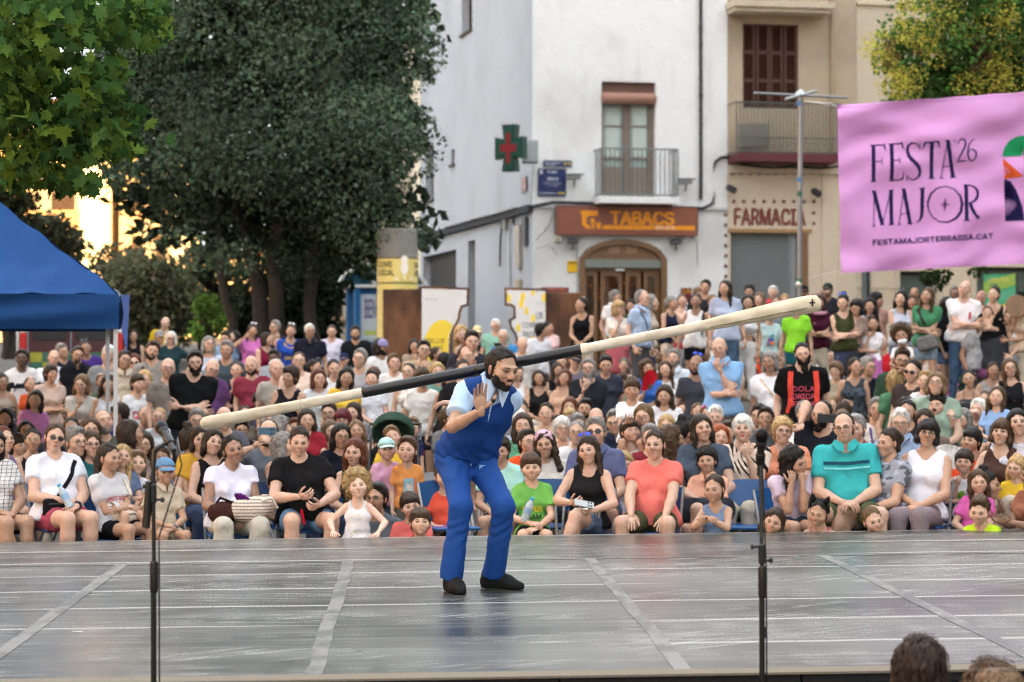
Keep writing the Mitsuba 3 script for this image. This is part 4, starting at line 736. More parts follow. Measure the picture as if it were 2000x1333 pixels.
def kiosk():
    Y = 61.; k = thing('street_kiosk', 'blue kiosk with glazed arched canopy behind the yellow column', 'kiosk'); X = lambda x: P(x, 0, Y)[0]; Z = lambda y: P(0, y, Y)[2]; g = float(terrain(-3, Y, False))
    cx, hw, zs_, zt = X(745), X(832) - X(745), Z(560), Z(517); a = np.linspace(-1, 1, 17); arc_ = lambda d, y: [np.array([cx + t * hw, y, zs_ + (zt - zs_ + d) * (1 - t * t) ** .62]) for t in a]
    for y in (Y, Y + 1.5): part('arch', k, tube(arc_(0, y), .05, 6), 'paint', 'c4c8c8', True); part('tie', k, rod((cx - hw, y, zs_), (cx + hw, y, zs_), .045), 'paint', 'c4c8c8')
    for t in (-.45, .45): part('strut', k, rod((cx + t * .15, Y, zs_), (cx + t * hw * 1.25, Y, zs_ + (zt - zs_) * .78), .035), 'paint', 'c4c8c8')
    V = np.array([q for y in (Y + .05, Y + 1.45) for q in arc_(.03, y)]); part('canopy', k, (V, grid_faces(2, 17)), 'plastic', '8a9082', True)
    part('gable_glass', k, (np.array([(cx, Y + .08, zs_)] + arc_(-.02, Y + .08)), np.array([[0, i + 1, i + 2] for i in range(16)])), 'plastic', '1d4a66')
    part('body', k, rbox((cx - .1, Y + .9, (g + zs_) / 2), (1.62, 1.5, zs_ - g - .06), .04), 'plastic', '14568e', 30)
    part('post', k, rod((X(697), Y + .02, g), (X(697), Y + .02, zs_ - .06), .09), 'plastic', '145c98', 40)
    f = part('poster_case', k, bx(X(703), X(742), Y + .06, Y + .13, Z(668), Z(575)), 'plastic', '9ab4c8'); part('sheet', f, bx(X(707), X(740), Y + .045, Y + .055, Z(662), Z(580)), 'plastic', 'b4c4cc')
    part('lettering', f, upright(fit(flat_text('BEN', .3), X(735) - X(712), Z(584) - Z(622)), P(712, 622, Y + .04), (1, 0, 0)), 'plastic', '3c2c78'); part('print', f, bx(X(712), X(735), Y + .036, Y + .04, Z(655), Z(646)), 'plastic', 'a8b860')
kiosk()
def totem(name_label, Y, rust, white, notch_left, seed, prints):
    k = thing('rusty_totem', name_label, 'panel'); g = float(terrain(.1, Y, False)); X = lambda x: P(x, 0, Y)[0]; Z = lambda y: P(0, y, Y)[2]
    a, b, yt = rust; part('rust_panel', k, rbox(((X(a) + X(b)) / 2, Y + .1, (g + Z(yt)) / 2), (X(b) - X(a) - .01, .16, Z(yt) - g), .012), 'corten')
    pts = [(X(x), Z(y)) for x, y in white] ; poly = Polygon(pts); poly = poly.union(affinity.scale(Polygon([(min(p[0] for p in pts) + .35 * (notch_left), g), (max(p[0] for p in pts) - .35 * (not notch_left), g), (max(p[0] for p in pts) - .35 * (not notch_left), Z(700)), (min(p[0] for p in pts) + .35 * notch_left, Z(700))]), 1, 1))
    part('rust_edge', k, upright(extrude(poly.buffer(.045, join_style=2), .09), (0, Y + .06, 0), (1, 0, 0)), 'corten')
    w = part('white_face', k, upright(extrude(poly, .012), (0, Y - .034, 0), (1, 0, 0)), 'plastic', 'd4d6d8')
    prints(w, X, Z, Y - .048, poly)
    return k
def pr1(w, X, Z, y, poly):
    d = affinity.scale(Point(0, 0).buffer(1, 24), (X(905) - X(826)) * .52, Z(625) - Z(705)); d = affinity.translate(d, X(864), Z(705)).intersection(poly.buffer(-.01)); part('yellow_disc', w, upright(extrude(d, .003), (0, y, 0), (1, 0, 0)), 'plastic', 'e8cc38')
    for t, x0, x1, y0, y1 in (('DONA LLUM', 829, 868, 661, 671), ('AL BARRI', 836, 866, 675, 683)): part('lettering', w, upright(fit(flat_text(t, .1), X(x1) - X(x0), Z(y0) - Z(y1)), (X(x0), y - .002, Z(y1)), (1, 0, 0)), 'plastic', '6a5c20')
    part('lettering', w, upright(fit(flat_text('comerç proper', .1, False), X(856) - X(830), Z(584) - Z(588)), (X(830), y, Z(588)), (1, 0, 0)), 'plastic', '707478')
def pr2(w, X, Z, y, poly):
    for x, y0, rx_, rz_ in ((1021, 580, 4.5, 9), (1018, 594, 4.5, 9), (1041, 573, 4, 5), (1062, 582, 4, 9), (994, 583, 4, 9), (1028, 608, 4, 8), (1041, 622, 4, 8), (1012, 641, 4, 8), (1040, 663, 5, 6)):
        d = affinity.scale(Point(0, 0).buffer(1, 10), rx_ * 45 / FPX, rz_ * 45 / FPX); d = affinity.translate(d, X(x), Z(y0)).intersection(poly)
        if not d.is_empty: part('yellow_spot', w, upright(extrude(d, .003), (0, y, 0), (1, 0, 0)), 'plastic', 'e8cc38')
    for t, x0, x1, y0, y1 in (('UN', 1047, 1060, 609, 624), ('COMERÇ', 1020, 1060, 630, 643), ('PROPER', 1022, 1060, 648, 660)): part('lettering', w, upright(fit(flat_text(t, .1, False), X(x1) - X(x0), Z(y0) - Z(y1)), (X(x0), y - .004, Z(y1)), (1, 0, 0)), 'plastic', '22262a')
    part('lettering', w, upright(fit(flat_text('terrassa', .1, False), X(1061) - X(1047), Z(591) - Z(594)), (X(1047), y - .004, Z(594)), (1, 0, 0)), 'plastic', '90949a')
totem('rust steel totem with white face, yellow disc and curved notch, left of the performer', 45., (747, 822, 565), [(824, 564), (912, 567), (911, 594), (900, 597), (895, 610), (894, 622), (884, 640), (878, 655), (876, 700), (824, 700)], False, 1, pr1)
totem('rust steel totem with yellow-spotted white face and notch at its left side', 45., (1066, 1134, 572), [(990, 567), (1065, 569), (1065, 700), (1012, 700), (1012, 660), (1008, 650), (1001, 640), (998, 628), (1008, 622), (1007, 600), (1000, 594), (990, 593)], True, 2, pr2)
def pole():
    Y = 40.; k = thing('street_pole', 'slim grey pole with crossed arms in front of the roller shutter', 'pole'); a = P(1561, 600, Y); g = float(terrain(5, Y)); X = lambda x: P(x, 0, Y)[0]; Z = lambda y: P(0, y, Y)[2]
    part('shaft', k, rod((X(1560), Y, g), (X(1564), Y, Z(186)), .042, 12), 'steel', '8e9498', 40); top = np.array([X(1564), Y, Z(184)])
    part('arm', k, rod(P(1473, 182, Y - .3), P(1655, 191, Y + .3), .022), 'steel', '8a9094', 40); part('arm', k, rod(P(1535, 194, Y - 1.2), P(1594, 178, Y + 1.2), .026), 'steel', 'a0a6a8', 40); part('cap', k, lathe([(.10, -.02), (.08, .03), (0, .09)], 12, top), 'steel', 'a8acae', 40)
    for y, c, h in ((198, '2c6ea8', 9), (347, '2c6ea8', 8), (374, '1c5a3c', 10), (545, '1c6a44', 8)): part('tape_band', k, rod((X(1561.5), Y, Z(y + h)), (X(1561.8), Y, Z(y)), .047, 12), 'plastic', c, 40)
    part('junction', k, ball((X(1559), Y - .05, Z(556)), .05), 'plastic', 'd0d0c8', True); part('guy_wire', k, tube([P(1590, 200, Y), P(1615, 205, Y - 1), P(1640, 208, Y - 3)], .006, 4), 'plastic', 'a0a0a0')
pole()
# ---------------------------------------------------------------- banner
BY = 37.0
def bwave(x, z):
    """Depth of the hanging cloth's folds (x to the right of the left edge, z down from the top)."""
    n = meshkit.fbm(np.stack([x * .8, z * .9, 0 * x], -1), 2) - .5
    fan = np.sin(9.0 * np.sqrt(np.maximum(z + .25 * x, 0)) + 1.5 * x) * .050 * np.exp(-z * .6)
    diag = np.sin(5.5 * (z * 1.25 - x * .55) + 5 * n) * .022 + np.sin(12 * (z + x * .35) + 7 * n) * .011
    low = np.sin(7 * (x * .8 + z * .5)) * .03 * np.clip(z - 1.5, 0, 1)
    return fan + diag + low + .06 * n
def b_at(px, py, out=.0):
    p = P(px, py, BY); x, z = p[..., 0] - P(1635, 0, BY)[0], P(0, 206, BY)[2] - p[..., 2]; return np.array([p[0], BY + bwave(np.array(x), np.array(z)) - out, p[2]])
def banner():
    k = thing('festival_banner', 'large pink FESTA MAJOR banner strung up at the right above the crowd', 'banner'); nx, nz = 130, 90; V = []
    for i in range(nx):
        for j in range(nz):
            t, q = i / (nx - 1), j / (nz - 1); px = 1635 + 8 * q + (2330 - 1640) * t; yt, yb = 206 - 26 * t * 690 / 365 - 4 * math.sin(t * 60) * .15, 534 - 19 * t * 690 / 365; V.append(b_at(px, yt + (yb - yt) * q))
    V = np.array(V); PK = lin('ca90cc'); part('cloth', k, (V, grid_faces(nx, nz)), 'banner_cloth', PK, True)
    hem = []
    for q0, q1 in ((0, .018), (.982, 1)):
        W = []
        for i in range(nx):
            for q in (q0, q1):
                t = i / (nx - 1); px = 1635 + 8 * q + 690 * t; yt, yb = 206 - 26 * t * 690 / 365 - 4 * math.sin(t * 60) * .15, 534 - 19 * t * 690 / 365; W.append(b_at(px, yt + (yb - yt) * q, .008))
        hem.append((np.array(W), grid_faces(nx, 2)))
    for h_ in hem: part('hem', k, h_, 'banner_cloth', PK * .9, True)
    IN = '1c1848'
    def stroke(pts, ws, n=14):
        """A pen stroke with changing width, in pixels of the photograph; laid on the cloth."""
        pts = np.array(pts, float)
        if len(pts) > 2:
            from scipy.interpolate import CubicSpline
            t = np.r_[0, np.cumsum(np.linalg.norm(np.diff(pts, axis=0), axis=1))]; s = np.linspace(0, t[-1], n); w = np.interp(s, t, np.broadcast_to(ws, (len(pts),))); pts = CubicSpline(t, pts)(s)
        else: w = np.linspace(*np.broadcast_to(ws, (2,)), 6); pts = pts[0] + (pts[1] - pts[0]) * np.linspace(0, 1, 6)[:, None]
        d = np.gradient(pts, axis=0); d /= np.linalg.norm(d, axis=1, keepdims=True); nn = np.stack([-d[:, 1], d[:, 0]], 1) * w[:, None] / 2
        return np.array([b_at(*q, .010) for a, b in zip(pts + nn, pts - nn) for q in (a, b)]), grid_faces(len(pts), 2)
    def z8(*p): return [(1640 + x / 3.508, 180 + y / 3.508) for x, y in p]
    def S(p, w): return stroke(z8(*p), np.array(w) / 3.508 if np.ndim(w) else w / 3.508)
    th, tn = 25, 7
    G = dict(F=[S([(232, 362), (232, 614)], th), S([(212, 366), (312, 360)], 9), S([(304, 360), (318, 405)], [14, 3]), S([(240, 478), (285, 474)], 6), S([(290, 450), (290, 500)], [3, 6]), S([(213, 613), (250, 611)], 7)],
        E=[S([(357, 355), (357, 606)], th), S([(338, 358), (432, 350)], 9), S([(424, 350), (440, 395)], [14, 3]), S([(365, 470), (405, 466)], 6), S([(410, 442), (410, 490)], [3, 6]), S([(338, 607), (425, 600)], 8), S([(428, 602), (445, 545)], [14, 3])],
        S=[S([(545, 385), (515, 350), (475, 360), (465, 410), (500, 470), (545, 520), (545, 575), (505, 602), (465, 575)], [4, 9, 14, 20, 27, 24, 16, 9, 4]), S([(548, 352), (550, 400)], [8, 3]), S([(462, 560), (464, 605)], [3, 8])],
        T=[S([(630, 345), (630, 592)], th), S([(575, 350), (680, 340)], 9), S([(582, 349), (570, 395)], [14, 3]), S([(672, 341), (685, 385)], [14, 3]), S([(608, 592), (652, 589)], 7)],
        A=[S([(738, 335), (698, 585)], 6), S([(738, 335), (782, 582)], [26, 24]), S([(706, 512), (765, 506)], 5), S([(720, 335), (745, 333)], 7), S([(685, 587), (715, 585)], 7), S([(760, 584), (802, 581)], 7)],
        ap=[S([(785, 328), (783, 345)], [10, 3])],
        two=[S([(812, 362), (820, 330), (845, 322), (862, 345), (850, 390), (825, 440), (808, 474)], [4, 8, 9, 12, 13, 10, 6]), S([(806, 476), (866, 470)], 8)],
        six=[S([(928, 318), (895, 345), (878, 400), (885, 455), (908, 474), (932, 450), (932, 410), (908, 390), (884, 415)], [3, 8, 12, 12, 8, 10, 12, 8, 4], )],
        M=[S([(238, 680), (232, 916)], 6), S([(238, 680), (292, 912)], [26, 24]), S([(292, 912), (352, 672)], 6), S([(355, 672), (355, 908)], 25), S([(222, 918), (246, 917)], 7), S([(335, 910), (376, 907)], 7), S([(222, 680), (248, 677)], 7), S([(340, 673), (372, 670)], 7)],
        A2=[S([(442, 665), (408, 905)], 6), S([(442, 665), (485, 902)], [26, 24]), S([(414, 838), (468, 832)], 5), S([(426, 666), (450, 663)], 7), S([(396, 908), (422, 906)], 7), S([(465, 904), (505, 900)], 7)],
        J=[S([(569, 660), (568, 720), (567, 780), (565, 830), (552, 876), (526, 893)], [25, 25, 25, 22, 14, 5]), S([(548, 661), (586, 657)], 8)],
        O=[S([(722 + 118 * math.cos(t), 770 + 124 * math.sin(t)) for t in np.linspace(-2.0, -2.0 + 2 * math.pi, 13)], [8, 6, 8, 14, 20, 20, 14, 9, 6, 8, 14, 14, 8])],
        star=[S([(722, 722), (722, 770)], [2, 16]), S([(722, 818), (722, 770)], [2, 16]), S([(692, 772), (722, 770)], [2, 12]), S([(752, 768), (722, 770)], [2, 12])],
        R=[S([(868, 640), (868, 882)], 25), S([(850, 641), (900, 640), (945, 675), (938, 730), (900, 757), (872, 760)], [7, 8, 16, 18, 9, 5]), S([(895, 758), (915, 820), (955, 868)], [22, 24, 12]), S([(847, 883), (890, 880)], 7), S([(930, 872), (956, 850)], [5, 9])])
    for g in G.values(): part('lettering', k, cat(*g), 'matt', IN)
    m = fit(flat_text('FESTAMAJORTERRASSA.CAT', .3), 236.5, 11.2); t = m[0][:, 0] / 236.5
    v = np.array([b_at(1704 + x, 480 - 13.5 * q * 1.0 - y, .010 + zz) for x, y, zz, q in zip(m[0][:, 0], m[0][:, 1], m[0][:, 2], t)]); part('lettering', k, (v, m[1]), 'matt', IN)
    def fill(poly, c):
        n = 18; x0, y0, x1, y1 = poly.bounds; pcs = [poly.intersection(Polygon([(x0 + (x1 - x0) * i / n, y0), (x0 + (x1 - x0) * (i + 1) / n, y0), (x0 + (x1 - x0) * (i + 1) / n, y1), (x0 + (x1 - x0) * i / n, y1)])) for i in range(n)]
        ms = []
        for q in pcs:
            for g in getattr(q, 'geoms', [q]):
                if g.area > 1:
                    g = g.segmentize(12); e = trimesh.creation.triangulate_polygon(g, engine='earcut'); ms.append((np.array([b_at(1640 + x / 3.508, 180 + y / 3.508, .010) for x, y in e[0]]), e[1]))
        part('emblem', k, cat(*ms), 'matt', c)
    arcp = lambda cx, cy, r_, a0, a1: [(cx + r_ * math.cos(t), cy + r_ * math.sin(t)) for t in np.linspace(a0, a1, 14)]
    fill(Polygon([(1120, 442), *arcp(1262, 440, 142, math.pi, 1.55 * math.pi - .05), (1252, 436)]), '1d8a58')
    fill(Polygon([(1262, 436), (1262, 300), *arcp(1262, 440, 142, 1.5 * math.pi + .05, 2 * math.pi)]), '1d8a58')
    fill(Polygon([(1120, 452), (1256, 580), (1128, 596)]), 'c8562c'); fill(Polygon([(1264, 440), (1402, 440), (1264, 580)]), 'c8562c')
    fill(Polygon([(1128, 597), (1170, 612), (1210, 670), (1250, 780), (1266, 880), (1134, 886)]), IN); fill(Polygon([(1275, 590), (1400, 600), (1400, 870), (1290, 880)]), IN)
    for px, py in ((1635, 206), (1643, 534)): part('eyelet_rope', k, tube([b_at(px + 3, py + 2), P(px - 12, py - 4, BY - .05), P(px - 62, py - (8 if py < 400 else -10), 39.5)], .008, 4), 'plastic', 'c8c8c8')
banner()
# ---------------------------------------------------------------- people
SKIN = [(.64, .44, .35), (.54, .345, .255), (.43, .26, .18), (.31, .18, .125), (.115, .066, .048)]
HAIR = dict(k=(.012, .010, .009), d=(.030, .019, .013), b=(.062, .036, .020), l=(.13, .080, .042), y=(.36, .24, .11), g=(.20, .19, .18),
            w=(.62, .61, .58), r=(.22, .055, .020), a=(.095, .030, .016), m=(.10, .014, .018), p=(.55, .22, .24))
# class: width, torso girth, scale, head scale, female
CLS = dict(m=(1.0, 1.0, 1.02, 1.0, 0), w=(.90, .93, .94, .95, 1), b=(.86, .84, .74, .92, 0), g=(.84, .82, .72, .91, 0), t=(.84, .92, .53, .84, 0))
# wrist targets (x outwards from the body's midline, forward, up from the shoulder) for the own left and right arm, pole of the elbow
POSE = dict(
    N=((.235, .06, -.50), (.235, .06, -.50), 'd'), S0=((.14, .37, -.37), (.14, .37, -.37), 'o'), S1=((.045, .27, -.36), (.05, .25, -.33), 'o'),
    C=((-.11, .235, -.24), (-.10, .19, -.29), 'o'), M=((-.12, .21, -.27), (.03, .20, -.03), 'i'), H=((.02, .22, -.42), (.03, .22, -.40), 'o'),
    W=((.07, .33, .14), (.07, .33, .14), 'o'), P=((.20, .1, -.45), (.06, .19, .17), 'o'), F=((.05, .16, .08), (.06, .17, .06), 'i'),
    L=((.10, .33, -.03), (.06, .33, -.05), 'o'), X=((-.03, .30, -.03), (.02, .34, -.02), 'o'), T=((.27, .24, -.30), (.27, .24, -.30), 'o'), A=((.10, .36, -.22), (.10, .36, -.2), 'd'),
    Q=((.10, .32, -.30), (.07, .30, -.22), 'o'), K=((.26, -.03, -.30), (.235, .05, -.50), 'o'), U=((.235, .06, -.5), (.12, .22, .12), 'd'))

def ik(S, W, pole, l1, l2):
    S, W = np.asarray(S, float), np.asarray(W, float); d = W - S; L = np.linalg.norm(d) + 1e-9
    if L > (l1 + l2) * .995: W = S + d / L * (l1 + l2) * .995; d = W - S; L = np.linalg.norm(d)
    L = max(L, abs(l1 - l2) + .02); a = (l1 * l1 - l2 * l2 + L * L) / (2 * L); h = math.sqrt(max(l1 * l1 - a * a, 0)); u = d / np.linalg.norm(d)
    p = np.asarray(pole, float); p = p - u * (p @ u)
    return S + u * a + nrm(p) * h, W

def hand(w, d, n, side, curl=35, size=1.0, thumb=50, spread=6, sides=5, palm=(9, 6), fing=None):
    """A hand at the wrist w with fingers along d and the palm facing n; side +1: the thumb lies along n x d."""
    d = nrm(d); n = np.asarray(n, float); n = nrm(n - d * (n @ d)); u = np.cross(n, d) * side
    B = np.stack([u, n, d], 1); ms = [xf(ball((0, 0, .048), (.042, .0165, .054), *palm))]
    ms.append(tube([(0, 0, -.03), (0, 0, -.01), (0, 0, .025)], [.021, .0245, .030], 8, flat=.78))
    for q, (x, b, l, r) in enumerate(((.030, .083, .074, .0092), (.0105, .088, .082, .0095), (-.0095, .086, .076, .0090), (-.028, .079, .060, .0080))):
        p = np.array([x, 0, b - .012]); pts = [p]; a = 4.0; sp = spread * (1.5 - q)
        cu = curl if fing is None else fing[q]
        for s_, l_ in ((.3, .018), (1, .42 * l), (1.15, .33 * l), (.8, .27 * l)):
            a += cu * (s_ if s_ > .5 else .25); t = math.radians(a); o = math.radians(sp)
            p = p + l_ * np.array([math.sin(o) * math.cos(t), math.sin(t), math.cos(o) * math.cos(t)]); pts.append(p)
        ms.append(tube(pts, [r * 1.05, r * 1.06, r, r * .9, r * .72], sides))
    t = math.radians(thumb); p0 = np.array([.024, .004, .018]); dr_ = np.array([math.sin(t), .25, math.cos(t)]); dr2 = np.array([math.sin(t * .55), .42, math.cos(t * .55)])
    ms.append(tube([p0, p0 + dr_ * .034, p0 + dr_ * .05 + dr2 * .018, p0 + dr_ * .05 + dr2 * .046], [.0135, .0125, .0108, .0085], sides))
    m = cat(*ms); return xf((m[0] * size, m[1]), B, w)

def head_sdf(h):
    """h: jaw (width), nose, cheek, fem, kid in about [-1, 1]."""
    j, no, ch, fem, kid = h['jaw'], h['nose'], h['cheek'], h['fem'], h['kid']; s = Sdf()
    s.ell((0, .016, .036), (.0765, .097, .089 + .004 * kid))
    s.ell((0, -.030, -.032 + .010 * kid), (.0555 + .003 * j + .004 * kid - .003 * fem, .066, .076 - .008 * kid), k=.03)
    s.cone((-.030 - .006 * j + .005 * fem, -.022, -.070 + .014 * kid), (.030 + .006 * j - .005 * fem, -.022, -.070 + .014 * kid), .022 - .002 * fem, k=.03)
    s.ell((0, -.074, -.092 + .012 * kid), (.021, .020, .018 + .002 * j), k=.025)
    for x in (-1, 1):
        s.ell((x * .042, -.060, -.018), .029 + .004 * ch + .003 * kid, k=.025)
        s.cone((x * .012, -.093, .027), (x * .046, -.074, .026), .011 - .003 * fem - .003 * kid, k=.018)
        s.ell((x * .032, -.108, .007), (.019, .017, .012), k=.014, op='sub')
    nl = .018 + .005 * no - .006 * kid
    s.cone((0, -.092, .020), (0, -.096 - nl, -.020), .0085, .0125 + .002 * no, k=.012)
    for x in (-1, 1): s.ell((x * .0125, -.099 - nl * .35, -.0245), .0095, k=.008)
    s.ell((0, -.0905, -.057 + .004 * kid), (.024, .012, .016), k=.014)
    return s

def ray_y(s, x, z):
    """y of the face's surface in front of (x, z), from a small depth table."""
    if not hasattr(s, 'tab'):
        X, Z = np.meshgrid(np.linspace(0, .09, 16), np.linspace(-.11, .10, 36), indexing='ij'); P = np.stack([X.ravel(), np.full(X.size, -.15), Z.ravel()], 1)
        for _ in range(16): P[:, 1] += np.clip(s.at(P), -.02, .03) * .85
        s.tab = np.minimum(P[:, 1], .03).reshape(X.shape)
    u = np.clip(np.abs(np.asarray(x, float)) / .09 * 15, 0, 14.999); w = np.clip((np.asarray(z, float) + .11) / .21 * 35, 0, 34.999); i, j = u.astype(int), w.astype(int); a, b = u - i, w - j; t = s.tab
    return t[i, j] * (1 - a) * (1 - b) + t[i + 1, j] * a * (1 - b) + t[i, j + 1] * (1 - a) * b + t[i + 1, j + 1] * a * b

def dense(n, amp):
    u = np.linspace(-np.pi, np.pi, n, endpoint=False); return u - amp * np.sin(u)

def head_mesh(s, n=30, m=24):
    a = dense(n, .5); w = np.linspace(0, 1, m + 2)[1:-1]; th = np.pi * (w + .035 * np.sin(2 * np.pi * (w - .05)) * -1)
    A, TH = np.meshgrid(a, th); D = np.stack([np.sin(TH) * np.sin(A), -np.sin(TH) * np.cos(A), np.cos(TH)], -1).reshape(-1, 3)
    D = np.vstack([D, [[0, 0, 1], [0, 0, -1]]]); r = np.full(len(D), .19)
    for _ in range(22): r -= np.clip(s.at(D * r[:, None]), -.02, .04) * .8
    f = grid_faces(m, n, True)[:, ::-1]; j = np.arange(n); k = m * n
    f = np.vstack([f, np.stack([np.full(n, k), j, (j + 1) % n], 1), np.stack([np.full(n, k + 1), (m - 1) * n + (j + 1) % n, (m - 1) * n + j], 1)])
    v = D * r[:, None]; nn = np.cross(v[f[:, 1]] - v[f[:, 0]], v[f[:, 2]] - v[f[:, 0]]); fl = (nn * v[f[:, 0]]).sum(1) < 0; f[fl] = f[fl][:, ::-1]
    return v, f, D, r

def arc(s, xs, zs, dy, rad, sides=5, flat=None):
    y = ray_y(s, xs, zs); return tube(np.stack([xs, y + dy, zs], 1), rad, sides, flat=flat)

def face(p, h, skin, hc):
    """The head with eyes, brows, lips and ears as one coloured mesh, and the beard."""
    s = head_sdf(h); hi = p.get('hi'); v, f, D, r = head_mesh(s, *((72, 60) if hi else (34, 26) if p['near'] else (24, 19)))
    c = np.tile(np.r_[skin, .5], (len(v), 1)); fr = np.clip(-v[:, 1] / .08, 0, 1)
    red = np.exp(-((np.abs(v[:, 0]) - .042) ** 2 + (v[:, 2] + .02) ** 2) / .0006) + .9 * np.exp(-(v[:, 0] ** 2 + (v[:, 2] + .018) ** 2) / .0003)
    under = np.exp(-((np.abs(v[:, 0]) - .031) ** 2 / .00042 + (v[:, 2] - .006) ** 2 / .00036)) * fr  # eye sockets darker: skin tone there plus painted socket shading
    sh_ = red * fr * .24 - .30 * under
    bm = p.get('beard'); jaw = (v[:, 2] < -.012) & (v[:, 1] < .03)
    st = .35 if bm else (p.get('stub', 0))
    if st:
        reg = np.clip((-v[:, 2] - .025) / .03, 0, 1) * np.clip((.03 - v[:, 1]) / .03, 0, 1); sh_ = sh_ * (1 - reg) - st * .7 * reg
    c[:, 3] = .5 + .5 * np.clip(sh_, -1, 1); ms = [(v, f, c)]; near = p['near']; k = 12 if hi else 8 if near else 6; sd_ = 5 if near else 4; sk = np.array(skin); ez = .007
    lipc = sk * np.array([.86, .52, .50]) if not p.get('lips') else np.array(p['lips']); dark = np.array((.012, .008, .007))
    g = p.get('gaze', 0)
    for x in (-1, 1):
        ex = x * .0315; y = ray_y(s, ex, ez)
        if p.get('shut'):
            ms.append(col(arc(s, ex + np.linspace(-.013, .013, 4), ez - .004 - .003 * np.cos(np.linspace(-1.5, 1.5, 4)), -.001, .0018), dark)); 
        elif not near: ms.append(col(ball((ex, y + .001, ez), (.0135, .0042, .0046), 6, 4), sk * .16)); ms.append(col(arc(s, ex + np.linspace(-.0155, .0155, 4), np.full(4, ez + .0042), -.0022, .0022, 4), sk * .5))  # distant eyes: the shadowed look is put into one dark colour
        else:
            ms.append(col(ball((ex, y + .004, ez), (.0135, .0085, .0048 + .0008 * h['kid']), k, 7 if near else 5), (.30, .265, .24)))
            ms.append(col(ball((ex + g * .004, y - .0036, ez + .0006), (.0064 + .0008 * h['kid'], .0022, .0056 + .0008 * h['kid']), k, 6 if near else 4), p.get('iris', (.03, .018, .012))))
            ms.append(col(arc(s, ex + np.linspace(-.0155, .0155, 5), ez + .0026 + .0042 * np.cos(np.linspace(-1.35, 1.35, 5)), -.0030, [.0014, .0030, .0034, .0030, .0014]), sk * .42 if not h['fem'] else dark))
            ms.append(col(arc(s, ex + np.linspace(-.013, .013, 4), ez - .0075 + .002 * np.linspace(-1, 1, 4) ** 2, -.0012, [.001, .0019, .0019, .001]), sk * .66))
        bz = .027 + .003 * h['fem'] + p.get('brow', 0) * .006
        bx_ = ex + np.linspace(-.017, .019, 5) * x * 1.0
        ms.append(col(arc(s, bx_, bz + .0045 * np.cos(np.linspace(-1.2, 1.5, 5)) - .003, -.0008, np.array([.0026, .0038, .0036, .0030, .0014]) * (1 - .3 * h['fem'] - .35 * h['kid']), sd_, .8), np.minimum(np.array(hc) * .8, sk * .5)))
        e = ball((0, 0, 0), (.010, .019, .031), *((10, 7) if near else (7, 5))); R = rz(x * 22) @ rot((1, 0, 0), -12)
        q = xf(e, R, (x * .0765, .004, -.004)); ms.append(col(q, sk * np.array([.95, .80, .78])))
        if hi: ms.append(col(xf(ball((0, 0, 0), (.006, .010, .018), 10, 7), R, (x * .083, -.002, -.004)), sk * np.array([.6, .4, .38])))
    mz = -.0565 + .005 * h['kid']; mw = .024 + .003 * p.get('smile', 0) - .004 * h['kid']; sm = p.get('smile', 0); op = p.get('open', 0)
    X = np.linspace(-mw, mw, 7); q = (X / mw) ** 2; base = mz + sm * .009 * q
    if op: ms.append(col(ball((0, ray_y(s, 0, mz) + .003, mz - .003), (.014, .006, .004 + .009 * op), 10, 7), (.02, .006, .006)))
    if sm > .6:
        ms.append(col(arc(s, X[1:-1] * .9, base[1:-1] - .002, -.0012, [.002, .0034, .004, .0034, .002], 5), (.62, .58, .50)))
    ms.append(col(arc(s, X, base + (.0028 + .006 * op + .0022 * (sm > .6)) * (1 - q) - .0012 * np.exp(-(X / .004) ** 2), -.0012, np.array([.0012, .0030, .0038, .0036, .0038, .0030, .0012]), sd_), lipc))
    ms.append(col(arc(s, X * .8, base - (.0042 + .009 * op + .0035 * (sm > .6)) * (1 - q), -.0014, np.array([.001, .0034, .0046, .0050, .0046, .0034, .001]), sd_), lipc * 1.08))
    if not op and sm <= .6: ms.append(col(arc(s, X * .96, base, -.0032, .0013, 4), dark + sk * .12))
    beard = None
    if bm:
        V = v; front = np.clip((.045 - V[:, 1]) / .03, 0, 1); line = -.035 + np.clip((np.abs(V[:, 0]) - .045) / .03, 0, 1) * (.05 if bm != 's' else .036)
        mk = np.clip((line - .012 * (bm == 's') - V[:, 2]) / .012, 0, 1) * front * np.clip((V[:, 2] + .150) / .03, 0, 1)
        mk *= 1 - np.exp(-((V[:, 0] / (.021 + .002 * sm)) ** 4 + ((V[:, 2] - mz + .002) / (.0095 + .004 * (sm > .6))) ** 4))
        if bm == 'g': mk *= np.exp(-(V[:, 0] / .032) ** 6)
        if bm == 'm': mk = np.clip(1.4 - ((np.abs(V[:, 0]) / .030) ** 4 + ((V[:, 2] + .0425) / .0085) ** 2), 0, 1) * front
        th = dict(f=.013, s=.0045, g=.009, l=.02, m=.009)[bm]; rr = r + (th * mk - .0028) * (1 if bm == 's' else (.75 + .5 * meshkit.fbm(V * 160, 2, 3)))
        ok = mk > .02; ff = f[ok[f].any(1)]; beard = (D * rr[:, None], ff)
        if bm in 'fl': beard = cat(beard, ball((0, -.068, -.112 if bm == 'f' else -.135), (.042, .028, .030 if bm == 'f' else .066), 12, 9))
        if bm in 'gs': beard = cat(beard, col(arc(s, np.linspace(-.026, .026, 7), -.040 - .010 * np.linspace(-1, 1, 7) ** 2, -.001, [.001, .004, .005, .0045, .005, .004, .001], 5), hc)[:2])
    return cat(*ms), beard, s

